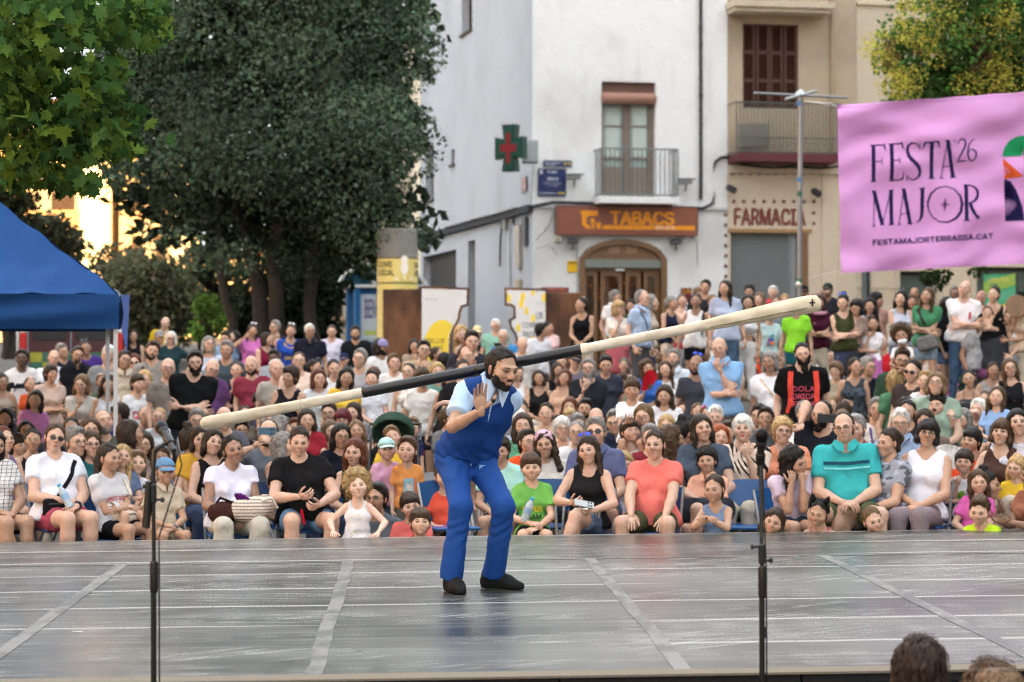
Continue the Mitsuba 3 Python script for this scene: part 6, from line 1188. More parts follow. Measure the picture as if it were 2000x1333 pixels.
# px of the head, its top, its height in the photograph; class skin hair colour posture pose garment colour | clothing
PEOPLE = """
2 726.0 32.4 w 3 lg d t N tk 8a8078|grey tank top at the far left edge
44 681.0 37.8 m 4 sh k t K ts d2d2d4 mir paint=chest|white T-shirt with navy chest band, hand on hip
59 735.9 31.5 b 2 bz d t N ts b5502e|rust orange T-shirt behind a girl in mauve
69 760.2 39.6 g 2 lg d t N ts b87ab0|mauve T-shirt, long dark hair
86 638.7 21.6 m 1 sh k t N ts c8322c hy=20 vest yaw=70|red rescue vest over white sleeves with a round badge
132 637.8 22.5 m 1 sh k t N ps d5d8e0|white polo and dark lanyard, close to the ambulance
121 669.3 33.3 m 2 sh g t N ts 1c2030 hy=35|navy shirt, short grey hair
106 682.8 34.2 m 1 rc d t C ts d8dce4 hy=15 gi=1.1|white T-shirt, high forehead, folded arms
99 708.9 36.9 w 2 px d t C ts b8a498|beige T-shirt and short dark hair, arms folded low
152 673.8 36.0 m 2 sh d t N ps 15171c gl hy=20 bd=g|black polo, glasses and goatee
168 664.8 32.4 m 3 bz k t N ts 46307e hs|purple T-shirt, mirrored sunglasses on the head
212 672.0 41.4 m 1 sh w t N ts 7a7d82|grey T-shirt and white hair, beside the tent leg
242 682.8 39.6 m 2 sh d t N ps b9b09e gl gi=1.1|patterned cream shirt, glasses and dark hair
262 690.0 36.0 w 1 lg a t N ts 23222a sg|dark top, big sunglasses and auburn hair
161 729.6 41.4 w 1 bob l t M ts b9b7b0 hy=-10|pale grey T-shirt, fist to the mouth
199 728.7 33.3 b 3 bz d t N ts 55604e|olive T-shirt, half hidden child
214 729.6 43.2 w 2 lg d t N tt c8ccd6 hy=15|white sleeveless top with dark straight hair
234 785.5 34.2 b 2 bw d t N ts 3c3f8a hy=-75|blue T-shirt, small child in profile
200 800.8 38.7 m 1 rc g s S1 ts 555550 hy=25 pitch=-15 bd=s Y=22.5|grey T-shirt and grey beard, looking up
176 813.4 27.9 w 1 lg b s S1 ts 6a5a4e hy=20 gl|brown top, round glasses
141 814.3 34.2 w 1 tb k s S1 ts 303038|charcoal top, dark hair combed back
163 826.0 29.7 w 1 tb d s S1 ts 444a55 hs|slate top, sunglasses pushed up
10 796.3 41.0 g 3 lg k s S1 ts 333238 hy=10|dark T-shirt, long black hair, at the left edge
5 829.9 49.4 w 1 tb a s S1 tk 7a6a8a hy=45 hr=1 Y=20.2|purple strappy top, face turned to the stage
35 844.2 42.4 b 1 bw d s S1 ts 8c8a80|grey T-shirt, fringed child between two women
50 820.5 36.8 w 2 lg k s S1 ts 40404a gl|dark top, sunglasses hanging
64 835.2 48.3 w 2 pl k s S1 tk 16161a hy=10|black tank top with wavy ponytail
-11 837.3 51.5 w 2 lg k s S1 ts d4d4d4 hy=35 gi=1.15 paint=grid bot=so bc=17181c S=.97 Y=19.35|white grid-checked blouse, cut by the left edge
106 825.7 57.8 w 1 tb b s S1 ts d6d8e2 sg hy=20 gi=1.28 bot=so bc=9a4658 Y=19.35|white T-shirt, black sunglasses and pink shorts, holding a bottle
146 829.9 60.9 m 1 sh g s S1 ts 55565c gl hy=40 Y=20.35|grey shirt, silver hair and glasses
177 840.0 51.9 w 1 lg b s S1 ts 1f5f66 gl hy=25 Y=20.4|teal top, dark-rimmed glasses
211 863.5 53.6 g 2 pl d s S2 ts c0c0c6 hy=55 gi=1.2 bot=so bc=131318 S=.86 H=.96 Y=19.35|grey T-shirt lettered VENICE BEACH, arms folded over a pouch
266 877.2 39.9 t 1 sh l t A ts ccccd6 hy=20 Y=19.6|white babygrow, baby held on a lap
279 837.3 47.3 w 1 lc d s S1 ts 8a7a74 gl hy=10|taupe top and thin glasses, holding a baby
252 818.4 47.3 w 2 bob d s S1 ts 4a4038 hy=110 Y=21.0|brown top, dark hair seen from behind
238 865.6 33.6 t 1 lg y s S1 ts 5d6c88 hy=20|blue top, small blond child
284 792.7 34.2 m 1 rc k s S1 ts 3a3f55 hy=10|dark blue shirt, thinning black hair
311 795.4 32.4 w 1 tb y s S1 ts c4c8d0 gl pitch=-8|black and white checked top, pale hair tied back
322 892.9 45.2 b 2 cap b s S1 sh b8ad9a hy=22 capc=5f83a8 bot=so bc=a89c86 bd=0 Y=19.35|linen shirt and light blue cap, hands in lap
313 869.8 37.8 g 2 bob b s S1 ts 2a2f3a|navy top, brown fringe
374 821.5 49.4 w 2 bn d s S1 tk 141416 hy=100 Y=20.6|black vest, hair knotted, back half turned
384 794.6 37.4 m 1 sh g s S1 ts 9aa0ae gl hy=10|grey-blue shirt, round glasses
438 795.3 47.3 m 1 bald d s S1 ts 555560|grey shirt and bald head, behind the pole tip
417 834.1 51.5 w 1 bob d s S1 tt 17171a hy=25 roll=12 sm=1 Y=20.4|black sleeveless top, smiling with tilted head
392 829.9 49.4 w 1 bob d s S1 ts c0963a|mustard yellow T-shirt
453 847.8 54.6 w 3 tb k s S1 ts d3d4e6 gi=1.3 sleeve=.3 bot=tr bc=b5b0a6 cuff=.13 kx=.14 Y=19.35|fitted white T-shirt and wide pale trousers, bag on lap
472 817.3 32.6 w 2 sh k s S1 ts 17171b gl|black top, dark glasses, under the pole
524 819.4 47.3 m 1 rc d s W ts 6d747d bd=s hy=5 Y=21.0|grey T-shirt, filming with a blue phone
554 838.3 56.7 w 1 lc g s S1 ts a88a78 hy=70 Y=20.5|orange-trimmed top and wavy grey hair
585 831.0 67.2 w 1 tb d s Q ts 151517 hy=8 pitch=14 gi=1.32 bot=so bc=5a7896 kx=.14 Y=19.35|black T-shirt and denim shorts, opening a black pouch
575 814.2 38.9 b 2 sh a s S1 ts 6a7048|khaki top, chestnut hair
599 797.4 42.0 w 1 lg d s S1 ts 8a2430 hy=10|red floral top and long brown hair
643 781.9 36.9 m 1 sh d s S1 ts 8c9496 gl bd=g hy=-8|grey T-shirt, glasses and goatee, chin raised
669 796.3 37.8 w 1 fb m s S1 ts 3c2a30 gl|dark top, dyed red hair and glasses
690 784.6 34.2 w 1 lg d s S1 ts 6a6a70 hy=-15|grey top, long brown hair, half hidden
546 805.3 36.0 w 1 cs g s S1 ts 9a9a94 hy=130 Y=22.5|pale top, grey curls seen from behind
645 818.4 34.7 w 1 bob l s S1 ts 7a6a62 hy=20|brown top, light brown bob
666 824.7 50.4 w 2 lg k s S1 ts 10141f gl hy=18|dark navy T-shirt, black-rimmed glasses
696 819.4 43.1 g 2 lg l s S1 tk 5c4438 hy=5|brown strap top, long wavy hair
693 853.0 51.5 w 1 lg a s S1 tt 34362c hy=-12 Y=20.3|dark olive sleeveless top, worried look
698 907.6 56.7 t 0 af y z T dr dcdadf H=.90 S=.62 Y=18.78 yaw=0|white dress with tiny yellow dots, standing with hands on the stage
737 938.1 58.8 m 2 sh k f S1 ts 5b646c gl bd=m hy=-18 sm=1 roll=-6 Y=19.4|grey T-shirt, moustache and round glasses, sitting on the ground
755 854.1 47.3 t 1 cap a t N ts cf9fbc hy=8 capc=a9d2d0 Y=20.2|pink and white T-shirt with mint cap
796 849.9 51.5 b 1 sh b t N ts cf8a4e|orange T-shirt with animal print
765 828.9 33.6 t 1 sh l s S1 ts c9a53a Y=21.3|yellow top, toddler in a pushchair
805 811.0 41.0 b 1 sh l t N ts 24305f hy=5 paint=half|blue and maroon football shirt
801 958.0 55.7 b 1 bw d f S1 ts d06a66 hy=8 roll=-8 Y=19.2|coral T-shirt, leaning on folded arms
821 988.5 50.4 b 1 bw b k N ts b52228 Y=18.85 pitch=-8|red T-shirt, chin at the stage edge
868 899.2 54.6 b 1 sh b s S1 ts d1533f bot=so bc=6a6f52 Y=19.8|orange-red T-shirt, mostly hidden by the performer
261 644.1 26.1 w 2 lg k t H tk 15151a|black strap top with red badge, near the shrubs
323 619.8 27.9 m 1 bald d t N ts d6b020|yellow top and bald head, tallest in the left back
311 645.0 27.0 m 2 cap g t N ts a08a80 capc=8a8a8e|dull pink shirt, grey cap and sunglasses
334 646.8 29.7 w 1 bob w t K ts 1d353b sg|dark teal T-shirt, white hair and sunglasses
298 663.9 42.3 m 1 sh d t N ts 86827d bd=s roll=22 hy=15 sm=.6|grey T-shirt with crossbody strap, leaning sideways
269 728.7 39.6 b 1 bw d t N ts d5dade gi=1.15|white T-shirt with red lettering, chubby boy
282 721.5 35.1 w 1 lg y t N ts 9a7f52|tan top and ginger hair, hidden by a boy
328 699.9 46.8 m 1 rg g t N ts 77726c gl hy=10 roll=8|taupe T-shirt, glasses, head inclined
381 681.0 51.3 m 1 sh d t C ts 101114 bd=f gi=1.22 hy=10|black T-shirt and full beard, arms firmly crossed
407 655.8 35.1 w 1 bob g t N ts b5bdd0 gl pitch=-8|pale blue T-shirt, grey bob and glasses
443 663.0 38.7 m 2 sh g t N ts 3e4c56|dark slate T-shirt, thick grey hair
416 701.7 39.6 m 1 bald d t N ts 5a3c66 gl hy=20 roll=14|purple and yellow jersey, leaning into view
463 706.2 36.9 w 1 tb d t M tk 1b2030|navy camisole, holding a phone to the chest
491 695.4 44.1 m 1 bald d t N ts 7d3040 bd=s gi=1.1 sm=.6|maroon T-shirt, bald with short beard
506 764.7 32.4 b 1 bw k s S1 ts 50505a|grey top, black fringe, above the pole
478 790.9 31.5 w 1 tb d s S1 ts 6a6258|brown top, only forehead above the pole
440 645.9 26.1 m 2 sh k t N ts 7ea0c0|light blue shirt and black hair, in the shade of the tree
459 645.0 26.1 w 1 bob k t N ts 3a3a40 hy=-40|dotted black blouse, turned away
494 632.4 29.7 w 2 lg d t U ts c472b4 hs=white|bright pink T-shirt, pale sunglasses on the head, clapping
521 648.6 29.7 w 1 bob d t H tt 6b1430 hy=60|wine red sleeveless dress, in profile
538 624.8 30.1 m 1 sh g t N ts 202838 gl hy=-30|dark blue polo and grey hair, turned to a neighbour
569 633.3 30.6 w 2 tb b t H ts 2448a0 hs=white neck=w|royal blue T-shirt with gold neckline
605 632.0 31.9 m 2 sh w t N ps 1b1d2c gl|navy polo and white hair
648 634.2 29.7 m 1 bz d t N ts cdcce0|lavender white T-shirt, sunglasses hung at the neck
694 634.2 30.6 m 2 sh k t N ts 15171b bd=s|black T-shirt, short dark beard, near the blue kiosk
542 656.7 27.0 w 1 tb l t N ts c8c4c0|pale blouse, small face between two others
535 681.0 27.9 m 4 sh k t N ts 96a0aa|grey-blue shirt, dark skin, looking over a shoulder
539 700.8 42.3 m 1 rc w t N ts a59f98 hy=20|beige shirt, thin white hair
568 711.6 44.1 w 2 px d t H tk 17181c hy=-25|black square-neck top and short dark hair
584 687.3 39.6 w 1 tb b t N ts dcc6b6 gl pitch=-10|cream top and glasses, chin lifted
614 700.8 33.3 w 2 tb k t N ts b0b0b4 hy=60 hs|light grey top with sunglasses on dark hair, in profile
622 718.8 45.9 w 1 bob a t N ts ccd2da|white and black top, purplish bob
652 700.8 36.9 w 1 tb k t N ts d8d8d8 sm=.5 hy=10|white T-shirt, black hair tied back
704 678.9 40.9 m 1 sh g t N ts a9a8aa gl|light grey T-shirt, grey crop and glasses
672 689.1 27.9 b 1 cap d t N ts 35353c capc=1c2a4a|dark top and navy cap, mostly hidden
677 717.0 47.7 w 2 lg k t N ts dcb548 hs sm=.4|yellow T-shirt, sunglasses in black hair
727 720.3 35.5 b 1 sh d t H ts cfd3dd|pale grey T-shirt, hands clasped, tousled hair
730 714.3 29.7 w 1 lg a t N ts d0d0d0 hy=-20|white top and auburn hair, behind a boy
743 660.3 34.2 m 3 cap k t N ts d2d2d4 hy=65 capc=8a83b0 under=bob bd=s|white T-shirt and lilac backwards cap
769 689.7 37.3 m 1 sh l t N ts dcdcdc pitch=-6 S=.95|white T-shirt, tall teenager with light hair
809 662.1 28.8 w 2 lg k t M ts 9c8b7d|taupe top, hand on the chin, by the rusty panel
828 663.9 43.2 m 1 sh k t M ts b0a084 gl hy=10|sand T-shirt, black glasses, fist at the mouth
798 707.7 36.4 w 1 tb d t N cr dad6d0 gl|white cropped top with frilled straps
825 713.4 38.7 b 2 cs b t N ts dededc|white T-shirt, curly hair under the pole
854 705.9 33.7 w 1 bob y t N ts 6f9a90|sea green top and fair hair, behind the pole
851 677.4 31.5 w 2 tb d t N ts 804a50 hy=75|dusty red top, dark hair in profile
868 686.4 31.5 w 2 bob k t N ts 35353a hy=130|charcoal top, head seen from behind
901 632.9 32.8 t 1 lg y z A dr d8cdb4 Y=27.2 sm=.6 hy=8|cream frilled dress, fair toddler carried high
909 674.2 27.5 m 1 rc b t U ts 8a5560 hy=30|dull red shirt, carrying a toddler
927 683.7 32.4 m 1 bald d t N ts d8cfc0 gl bd=s|cream T-shirt and glasses, bald, left of the performer
882 717.0 35.1 w 2 lg k t N tt 232325|black ribbed vest with buttons, under the pole
904 700.8 40.5 w 1 tb d t N ts 1c1c22|black top, face cut by the pole
875 792.3 40.0 b 2 cs b s S1 ts 6a6a6a hy=50|grey top, brown curls, behind the performer's back
920 642.3 25.2 m 1 sh d t N ts 2c2c34|black shirt, dark hair, right behind a toddler
932 636.0 26.1 m 1 cap y t M ts 22242c capc=d8c9a0|black T-shirt and straw-coloured cap
968 622.0 29.3 m 1 sh w t N ts 7fae9f gl|sage green T-shirt, white hair, by the grey wall
983 643.5 29.7 m 1 rc w t N ts 3f86c2 gl hy=-10|bright blue shirt, white hair and glasses
1020 658.8 34.2 m 1 bald g t N ts c4c2c0|off-white T-shirt, bald, above the pole's black grip
1057 630.0 30.6 m 2 sh k t N ts d5d8de hy=100|white T-shirt, black hair, seen from behind
1070 627.3 27.9 w 2 tb k t N ts e0c0c0 hy=60|pale pink top, behind a white T-shirt
1137 580.0 31.1 w 2 tb k t H tk 0d0e12 hy=-60 yaw=-20|black tank top, hair clipped up, wrists crossed
1201 565.7 28.3 m 2 sh g t N ps d9d8d9 hy=60 yaw=50|white shirt and grey hair, back turned, at the shop door
1208 585.0 32.4 w 1 fb y t M ts d9d2cb gl hy=35 bot=sk bc=b06068|white T-shirt and pink skirt, blond bob, hand to mouth
1233 582.2 27.0 w 2 lc k t N ts 35553a sm=.6|dark green top and long black curls
1254 565.5 35.6 m 1 rc g t N ps a5b8d6 hy=60 yaw=50 gl|pale blue shirt with shoulder strap, balding
1271 574.1 32.4 w 1 bob g t N tt b4aa9d hy=70 yaw=60|beige sleeveless top, silver hair with comb
1311 577.7 28.8 w 2 tb g t H tk 1a2036 hy=60 yaw=40 bot=so bc=c8beb4|navy tank top and pale shorts, red purse
1332 574.1 25.2 w 1 tb b t N tk d3b4a4|nude top, fair skin, hair tied back
1363 558.4 26.5 m 1 cs l t N ts d0d4d8 paint=leaf|white and blue leaf-print shirt, curly hair
1378 544.4 29.7 m 2 sh k t N ts 23242a|dark T-shirt, tallest head beside the shutter
1360 572.9 30.1 g 3 pl k t N tk d8d8da bot=so bc=15161a|white tank top and black shorts, long dark plait
1392 575.0 28.8 g 2 tb l t C tk e0c4c0 bot=sk bc=d8d8d8|pale pink top and white skirt, arms folded
1417 546.6 37.5 w 2 lg d t N ts a2acc6 bot=tr bc=41566e|blue-grey blouse and jeans, very long dark hair
1464 552.0 27.5 m 2 cs k t N ts 9db6d0|light blue shirt and black curls, before the shutter
1460 574.7 33.7 w 2 lg k t N cr dcdce2 bot=tr bc=c8c8c8|white cropped top, long black hair
1484 570.6 28.7 w 1 lg l t N ts 9a8a85|mauve grey top, light brown hair
1510 556.9 28.7 m 1 sh w t N ps c04f58|red polo and white hair, before the shutter
1516 578.7 20.5 g 1 tb b t N ts 7a8a95|blue-grey top, girl between adults
1532 573.9 24.4 b 1 bob y t N ts 4f8aa0|blue top, fair hair, behind the pole
1570 556.9 24.8 m 3 cap k t N ts 1d1e24 capc=17181c bd=s|black T-shirt and black cap, by the street pole
1504 596.3 31.2 b 1 sh b t N ts b5cdd0 hy=10|pale mint T-shirt with colourful print
1554 580.3 32.6 b 2 sh d t N ts 8ad83a bot=so bc=1c5560|neon green T-shirt and teal shorts
1601 574.8 32.2 w 2 bob d t C ts 3c1626|aubergine T-shirt with pink scarf, arms crossed
1617 552.4 28.3 m 3 cap k t P ts 2a2c33 capc=22352f|dark T-shirt and green cap, hand raised
1647 568.0 35.1 w 1 bn k t C tt 3c4027 hs=blue|olive overalls, blue sunglasses on the head, arms crossed
1672 582.6 34.1 w 2 fb k t N ts 8a7870|grey-brown blouse, black bob with fringe
1700 577.4 31.6 w 2 lc k t N tk 8fb0d0|light blue strap top and dark curly hair
1702 615.4 32.6 g 2 lg d t M ts dedee6 bot=sk bc=b06aa8|white T-shirt and pink skirt, girl touching her collar
1712 568.6 28.7 m 2 cs k t N ts a8857a hy=60|brick pink shirt, black curls in profile
1463 652.8 32.9 m 2 sh d t N ts e8552f|vivid orange T-shirt, short brown hair
1504 683.1 44.8 w 3 bob g t N ts d4d4da neck=v gi=1.22|white V-neck T-shirt, grey hair, thin shoulder strap
1566 667.5 52.6 m 1 tb k t N ts 0f1013 bd=l gi=1.1|black T-shirt with red lettering, long beard and backpack
1589 669.4 29.2 w 1 tb d t N ts d0d2d6 paint=stripe|white striped T-shirt, hair tied back
1625 681.1 32.2 w 1 tb d t N ts dcdad8|white top, dark hair pulled back
1645 668.0 27.7 w 1 tb d t N ts d8cfd0 gl|pale top and glasses, small in the gap
1633 704.1 39.4 w 1 px l t N ts 9a917f gl|khaki grey T-shirt, short auburn hair and glasses
1669 697.3 40.4 w 2 pl d t N tk 3a424c hy=18 paint=leaf|floral strap top, dark hair pulled back
1693 695.3 38.4 m 2 sh g t H ts 161a26 gl hy=40 sm=.5|dark navy T-shirt, glasses, smiling sideways
1666 684.0 34.1 m 1 bald d t N ts d4d4d4|white shirt, only a bald head showing
1725 654.8 33.1 m 1 rc l t N ts c02732|red T-shirt, thinning hair, lit face
1735 726.9 41.9 w 1 lg d t N ts 15161c op=.7|black top, long dark hair, mouth open
1750 720.7 27.7 w 1 bob y t N ts 4b7a5c hy=120|green shirt and fair hair, turned away
1454 689.9 31.0 w 1 tb d t N ts b0a89e gl|greige top and thin glasses
1467 711.5 30.1 w 1 lc d s S1 ts 8d7a6c gl hy=10|brown top, dark curls and glasses
1405 659.6 48.6 m 1 bald d t M ps 82abd6 mir pitch=8 gi=1.05|sky blue polo, bald, hand to the chin
1361 692.0 45.0 m 3 rc k t N ts 3a3d45 hs=blue bd=s|charcoal T-shirt, mirrored sunglasses on the brow
1375 672.2 34.2 m 1 sh a t N ts c9dcd8 hy=15|mint shirt and ginger hair
1362 660.5 29.7 m 2 cap d t N ts 6a6a6a capc=555a5f|grey T-shirt, grey cap, behind others
1316 680.3 37.8 m 1 sh g t N sh cdd8e2 bd=s|pale plaid shirt and grey beard
1299 703.7 35.1 w 1 lg b t N ts d8d8d8 hy=-8|white top with long light brown hair
1262 697.4 36.9 w 2 lc b t M ts 3a6cc0 roll=-16 hy=15|blue T-shirt, leaning with a red fan
1264 676.2 31.1 w 1 tb d t N ts 8a8078 gl|grey top, hair parted and glasses
1231 685.7 28.8 w 2 lc b t N ts 6a5048|brown top, chestnut hair
1235 734.4 34.2 t 2 bw b s A ts e2e2e4 Y=21.3|white T-shirt with green print, child on a lap
1217 696.3 35.5 w 1 bob g t N ts c0b8b0|cream top, long grey hair
1206 683.1 24.3 w 2 lg d t N ts 7a5a4a|rust top, dark hair, small in the back
1183 690.9 37.3 m 2 sh k t N ts 343a47 S=.98|dark slate tank shirt, young with thick black hair
1150 697.5 44.1 m 1 sh g s M ts 23252b bd=l gl|black T-shirt, white beard and glasses, fist to mouth
1124 687.6 34.2 m 1 cap d t N ts 6a6878 capc=2a2c33 gl|grey T-shirt, dark cap and glasses
1088 707.4 33.3 w 2 lg d s S1 tt 131316|black sleeveless top and long dark hair
1104 720.1 35.1 w 2 bob a s S1 bs c9a890|strapless beige top, sleek reddish bob
1052 721.9 35.1 w 2 bob d s S1 tk 17181a|black strap top, dark wavy hair, calm smile
1214 726.9 31.9 w 1 px b s S1 tk 8a9078|green strap top, short brown hair
1010 711.0 34.2 w 1 lg d s S1 tk e0e0e6 hy=40|white strap top, long dark hair, right of the performer
1097 693.0 28.8 w 1 tb b t N ts b8909a|pink grey top, half hidden by the pole
977 845.0 52.3 b 2 cs d s S1 ts a2d2c8 Y=20.2|mint T-shirt and brown curls, next to the performer
1016 778.1 43.9 m 1 bz d s S1 ts 7a7a7a|grey shirt, cropped dark hair
1012 796.5 48.5 m 1 sh w s S1 ps a8b4cc hy=25|pale blue shirt, white hair, half hidden
1020 804.9 55.3 w 1 lg d s S1 ts 5b9a7a paint=leaf|green floral dress, long dark hair
1029 836.8 49.0 b 1 sh d s S1 ts dd552c gl|orange vest over navy, child with glasses
1037 880.2 63.0 b 1 bw b s S1 ts 68a850 bot=so bc=18181c op=.5 Y=19.35|green T-shirt with yellow print, boy with water bottle
1067 784.5 45.1 w 1 tb d s S1 ts c9b49e sm=1|beige top, broad smile
1063 838.1 56.6 w 2 sc d s S1 ts c4bdb6 capc=c9a2b4 hy=-5 Y=20.6|pink headscarf and pale lace blouse
1098 811.3 50.2 w 1 px w s S1 ts d0cfd2 gl|white blouse and white hair, glasses
1127 820.7 49.7 w 1 tb g s S1 ts d6d6da gl|white shirt, small glasses, grey hair back
1127 803.7 38.8 m 1 sh g s S1 ts 6a6e78|grey shirt, steel grey hair from behind
1113 774.3 38.8 w 2 bob a s S1 ts 5a4038|brown top, russet hair
1143 775.6 42.6 m 2 sh k s S1 ts 2a2c33 bd=s roll=8|black shirt, dark hair and beard
1113 793.5 38.8 b 1 bw y s S1 ts 8a8f98|grey top, blond child from behind
1164 797.3 42.6 m 1 bald d s S1 ts 62605c|grey-brown shirt, bald crown
1164 812.6 66.8 m 1 sh g s S1 ps 566082 sg hy=-10|blue-grey shirt with mirrored sunglasses
1201 795.7 50.5 m 1 sh g s S1 ps 23283c gl|dark checked shirt, grey hair and glasses
1229 815.6 51.0 b 1 bw d s S1 ts d8d4d0 pitch=-5|white T-shirt and straight brown fringe
1149 847.5 59.9 w 1 lg d s Q tk 1b1b1e hs=blue gi=1.02 bot=so bc=54687e cross=1 Y=19.35|black tank top and denim skirt, legs crossed, holding a phone
1219 876.3 49.0 t 1 cs y s S1 ts d0cdd2 hy=8 Y=20.2|white T-shirt, blond toddler between two women
1280 837.3 59.9 w 1 pl d s S0 ts d26e66 gi=1.3 bot=so bc=4a4a34 kx=.17 Y=19.35|coral T-shirt and olive shorts, hands on knees
1257 787.1 38.8 w 1 lg l s S1 ts 8a7a70|grey-brown top, light brown hair parted
1298 750.1 45.2 g 2 lc d s S1 ts cfcfd6|white top, girl with long dark curls
1335 779.9 34.4 w 1 bob b s S1 ts 80786c|khaki top, brown bob
1363 785.1 34.4 w 1 tb l s S1 ts 9a8a80|beige top, half hidden behind a bob
1384 785.8 36.2 w 1 sc l s S1 ts b06a90 capc=c43c78|bright pink head wrap
1398 789.6 41.3 m 1 sh w s S1 ts a8b0b8|grey shirt, thick white hair
1440 792.7 34.4 m 1 rc w s S1 ts c0a8a0 roll=10|salmon shirt, balding white hair
1302 808.0 37.0 w 1 bob y s S1 ts 94705a|tan top, fair hair, low behind curls
1335 807.5 51.5 w 2 bn k s S1 ts 4a5a68 hy=125 Y=21.2|blue-grey top, dark hair piled up, seen from behind
1369 806.2 57.9 w 1 bob d s S1 ts 46505f hy=12|slate blue T-shirt, dark bob
1404 826.6 52.8 w 1 bob r s S1 ts a89a8c hy=8 sm=.6|pale top, orange hair
1421 819.0 43.9 m 2 sh d s S1 ts 5a5048|brown shirt, dark hair, half hidden
1451 806.7 65.1 w 1 px w s M ts d8c4b4 hr=1 mir lips=1 paint=zebra gi=1.12 hy=-8 sm=.5 Y=20.35|cream and black leaf-print blouse, red lipstick
1310 828.4 56.1 w 2 lc b s S1 tt b9a8bc hy=105 paint=leaf Y=20.25|purple patterned halter top, brown curls, turned aside
1270 824.6 40.8 w 1 sh g s S1 ts 7a2a35 gl Y=20.9|dark red top and glasses, behind the coral T-shirt
1381 865.4 53.6 b 2 cs k s S1 ps d5a28a Y=19.9|peach polo shirt, tousled black hair
1395 924.1 57.4 g 2 tb d k X tt 7d95b8 paint=ging Y=18.95|blue gingham sleeveless shirt, hands on the stage
1483 787.1 40.1 m 2 sh k s S1 ts 6a6a70|grey shirt, black hair, near the microphone
1495 792.2 43.9 m 2 sh d s S1 ts 55585f|dark grey shirt, short brown hair
1524 800.4 39.5 m 1 cs k s S1 ts 40424a|black shirt and dark curls
1528 808.8 55.4 w 1 cs y s S1 ts cf8a6c gl hy=5 Y=20.6|salmon strap top, pale blond hair and glasses
1571 781.2 43.4 w 1 px g s S1 ts d8d8dc|white top, grey cropped hair
1606 781.2 63.8 m 2 rc k s U ts 20232c bd=f hands=cam Y=20.9|dark T-shirt, photographing with a black phone
1624 774.3 34.9 w 1 bz l s S1 ts a8a09a|light shirt, small face in a gap
1657 765.4 36.2 m 1 sh g s S1 ts 8a8a90|grey shirt and grey curls
1649 782.0 34.9 w 2 bob d s S1 ts 5a4a44 hy=150|brown top, dark bob from behind
1713 773.1 52.8 m 2 sh g s S1 ts cfcac4|white T-shirt with purple lanyard
1649 804.9 59.2 m 1 rc d s S1 ps 38a2a6 gl bot=so bc=4c523c gi=1.12 kx=.2 Y=19.35|turquoise polo with striped chest, hands clasped
1671 805.5 47.2 m 1 sh g s S1 ts 7e4a56 gi=1.15 Y=20.6|plum T-shirt, hidden behind the turquoise polo
1643 798.6 36.2 w 1 px l s S1 ts d0409a|magenta top, hidden behind heads
1546 861.6 56.1 w 2 lc k s F ts c7b6c8 hy=48 pitch=14 lean=20 bot=so bc=2a3444 hr=1 Y=19.35|pale lilac T-shirt, hiding the face in both hands
1511 989.1 49.7 g 2 lg d k L ts 2d8a3d hy=-10 roll=14 Y=18.85|green top, girl with chin on the stage, beside the microphone stand
1599 971.3 52.3 g 2 tb k k X tk a86a68 shut ears Y=18.85 pitch=10 paint=dots|red dotted top and black cat-ear headband
1701 986.6 49.7 t 1 tb l k L ts 2d9a43 Y=18.82 hy=12 H=.88|green top, small child peering over the stage
1738 833.5 59.9 w 2 tb d s S1 ts 8b909d hy=-60 cross=1 paint=leaf bot=so bc=20242c Y=19.35|grey floral T-shirt, legs crossed, looking aside
1758 794.7 51.5 m 1 sh w s S1 ps 8d9fbb gl sm=.5 hy=-10|blue polo, white hair and tinted glasses
1814 816.4 54.1 w 2 fb k s S1 tt dcdbe6 gl hy=-12 bot=tr bc=8c7e84 paint2=ging Y=19.35|white scoop-neck top and checked trousers, dark fringe
1856 792.2 54.1 w 1 tb b s S1 ts 8c9a8c gl hy=-5 pitch=-6|sage top, glasses, holding a white fan
1880 796.0 38.8 w 1 bob g s S1 ts 6a7a74 hy=-30|grey-green top, silver bob
1832 762.1 51.0 m 1 cs k s S1 ts 8a9a90 bd=m|pale green shirt, black curls and moustache
1912 776.9 46.4 m 1 sh w s P ts 1d2433|navy shirt, white hair, shading the eyes
1892 721.3 44.6 w 2 tb k t N bs 3a3c42|black strap dress, dark hair tied back
1921 762.0 29.2 w 1 tb b s S1 ts a89a8a|beige top, only eyes above another head
1949 753.8 33.5 t 1 lg b s S1 ts 86a8d2 hy=-20 Y=22.5|light blue top, toddler looking aside
1972 698.3 41.3 w 1 lg b t N tt 16181c gl|black sleeveless top, dark glasses, long brown hair
1939 706.1 41.3 w 3 tb d s S1 tt 8a8a88|grey vest, dark hair tied back
1927 668.0 28.7 w 2 sh k t M ts 23262e gl|black T-shirt and glasses, holding a yellow fan
1882 688.5 29.6 w 2 tb d t N ts 2c3f34 gl|dark green T-shirt and glasses
1842 698.3 30.6 w 2 lg d t N ts c77db5 hy=-50|candy pink T-shirt, long dark hair, in profile
1830 724.6 36.5 w 1 bob l s S1 ts 8aa090 gl pitch=-12|sage cardigan, light brown hair and glasses
1808 722.0 31.2 t 1 sh y s S1 ts d9d9dc Y=23.5|white T-shirt, fair toddler on an arm
1783 701.2 36.5 w 1 tb k t N ts 3b3230 sg|dark brown top, blue mirrored glasses
1762 677.2 41.9 m 2 sh d t N ts 2f4438 gl bd=s|dark green T-shirt and glasses, carrying a child on the shoulders
1760 626.5 42.9 t 3 af b z S1 ts d6d4d0 mask Y=24.6|cream T-shirt, curly hair and white face mask, riding on shoulders
1804 673.9 30.6 w 1 px p t N ts cdbcb5 gl|cream top, pink-tinted hair
1760 567.0 32.2 w 1 lg k t C tk b6bccb hs|pale blue-grey top, arms crossed, below the banner
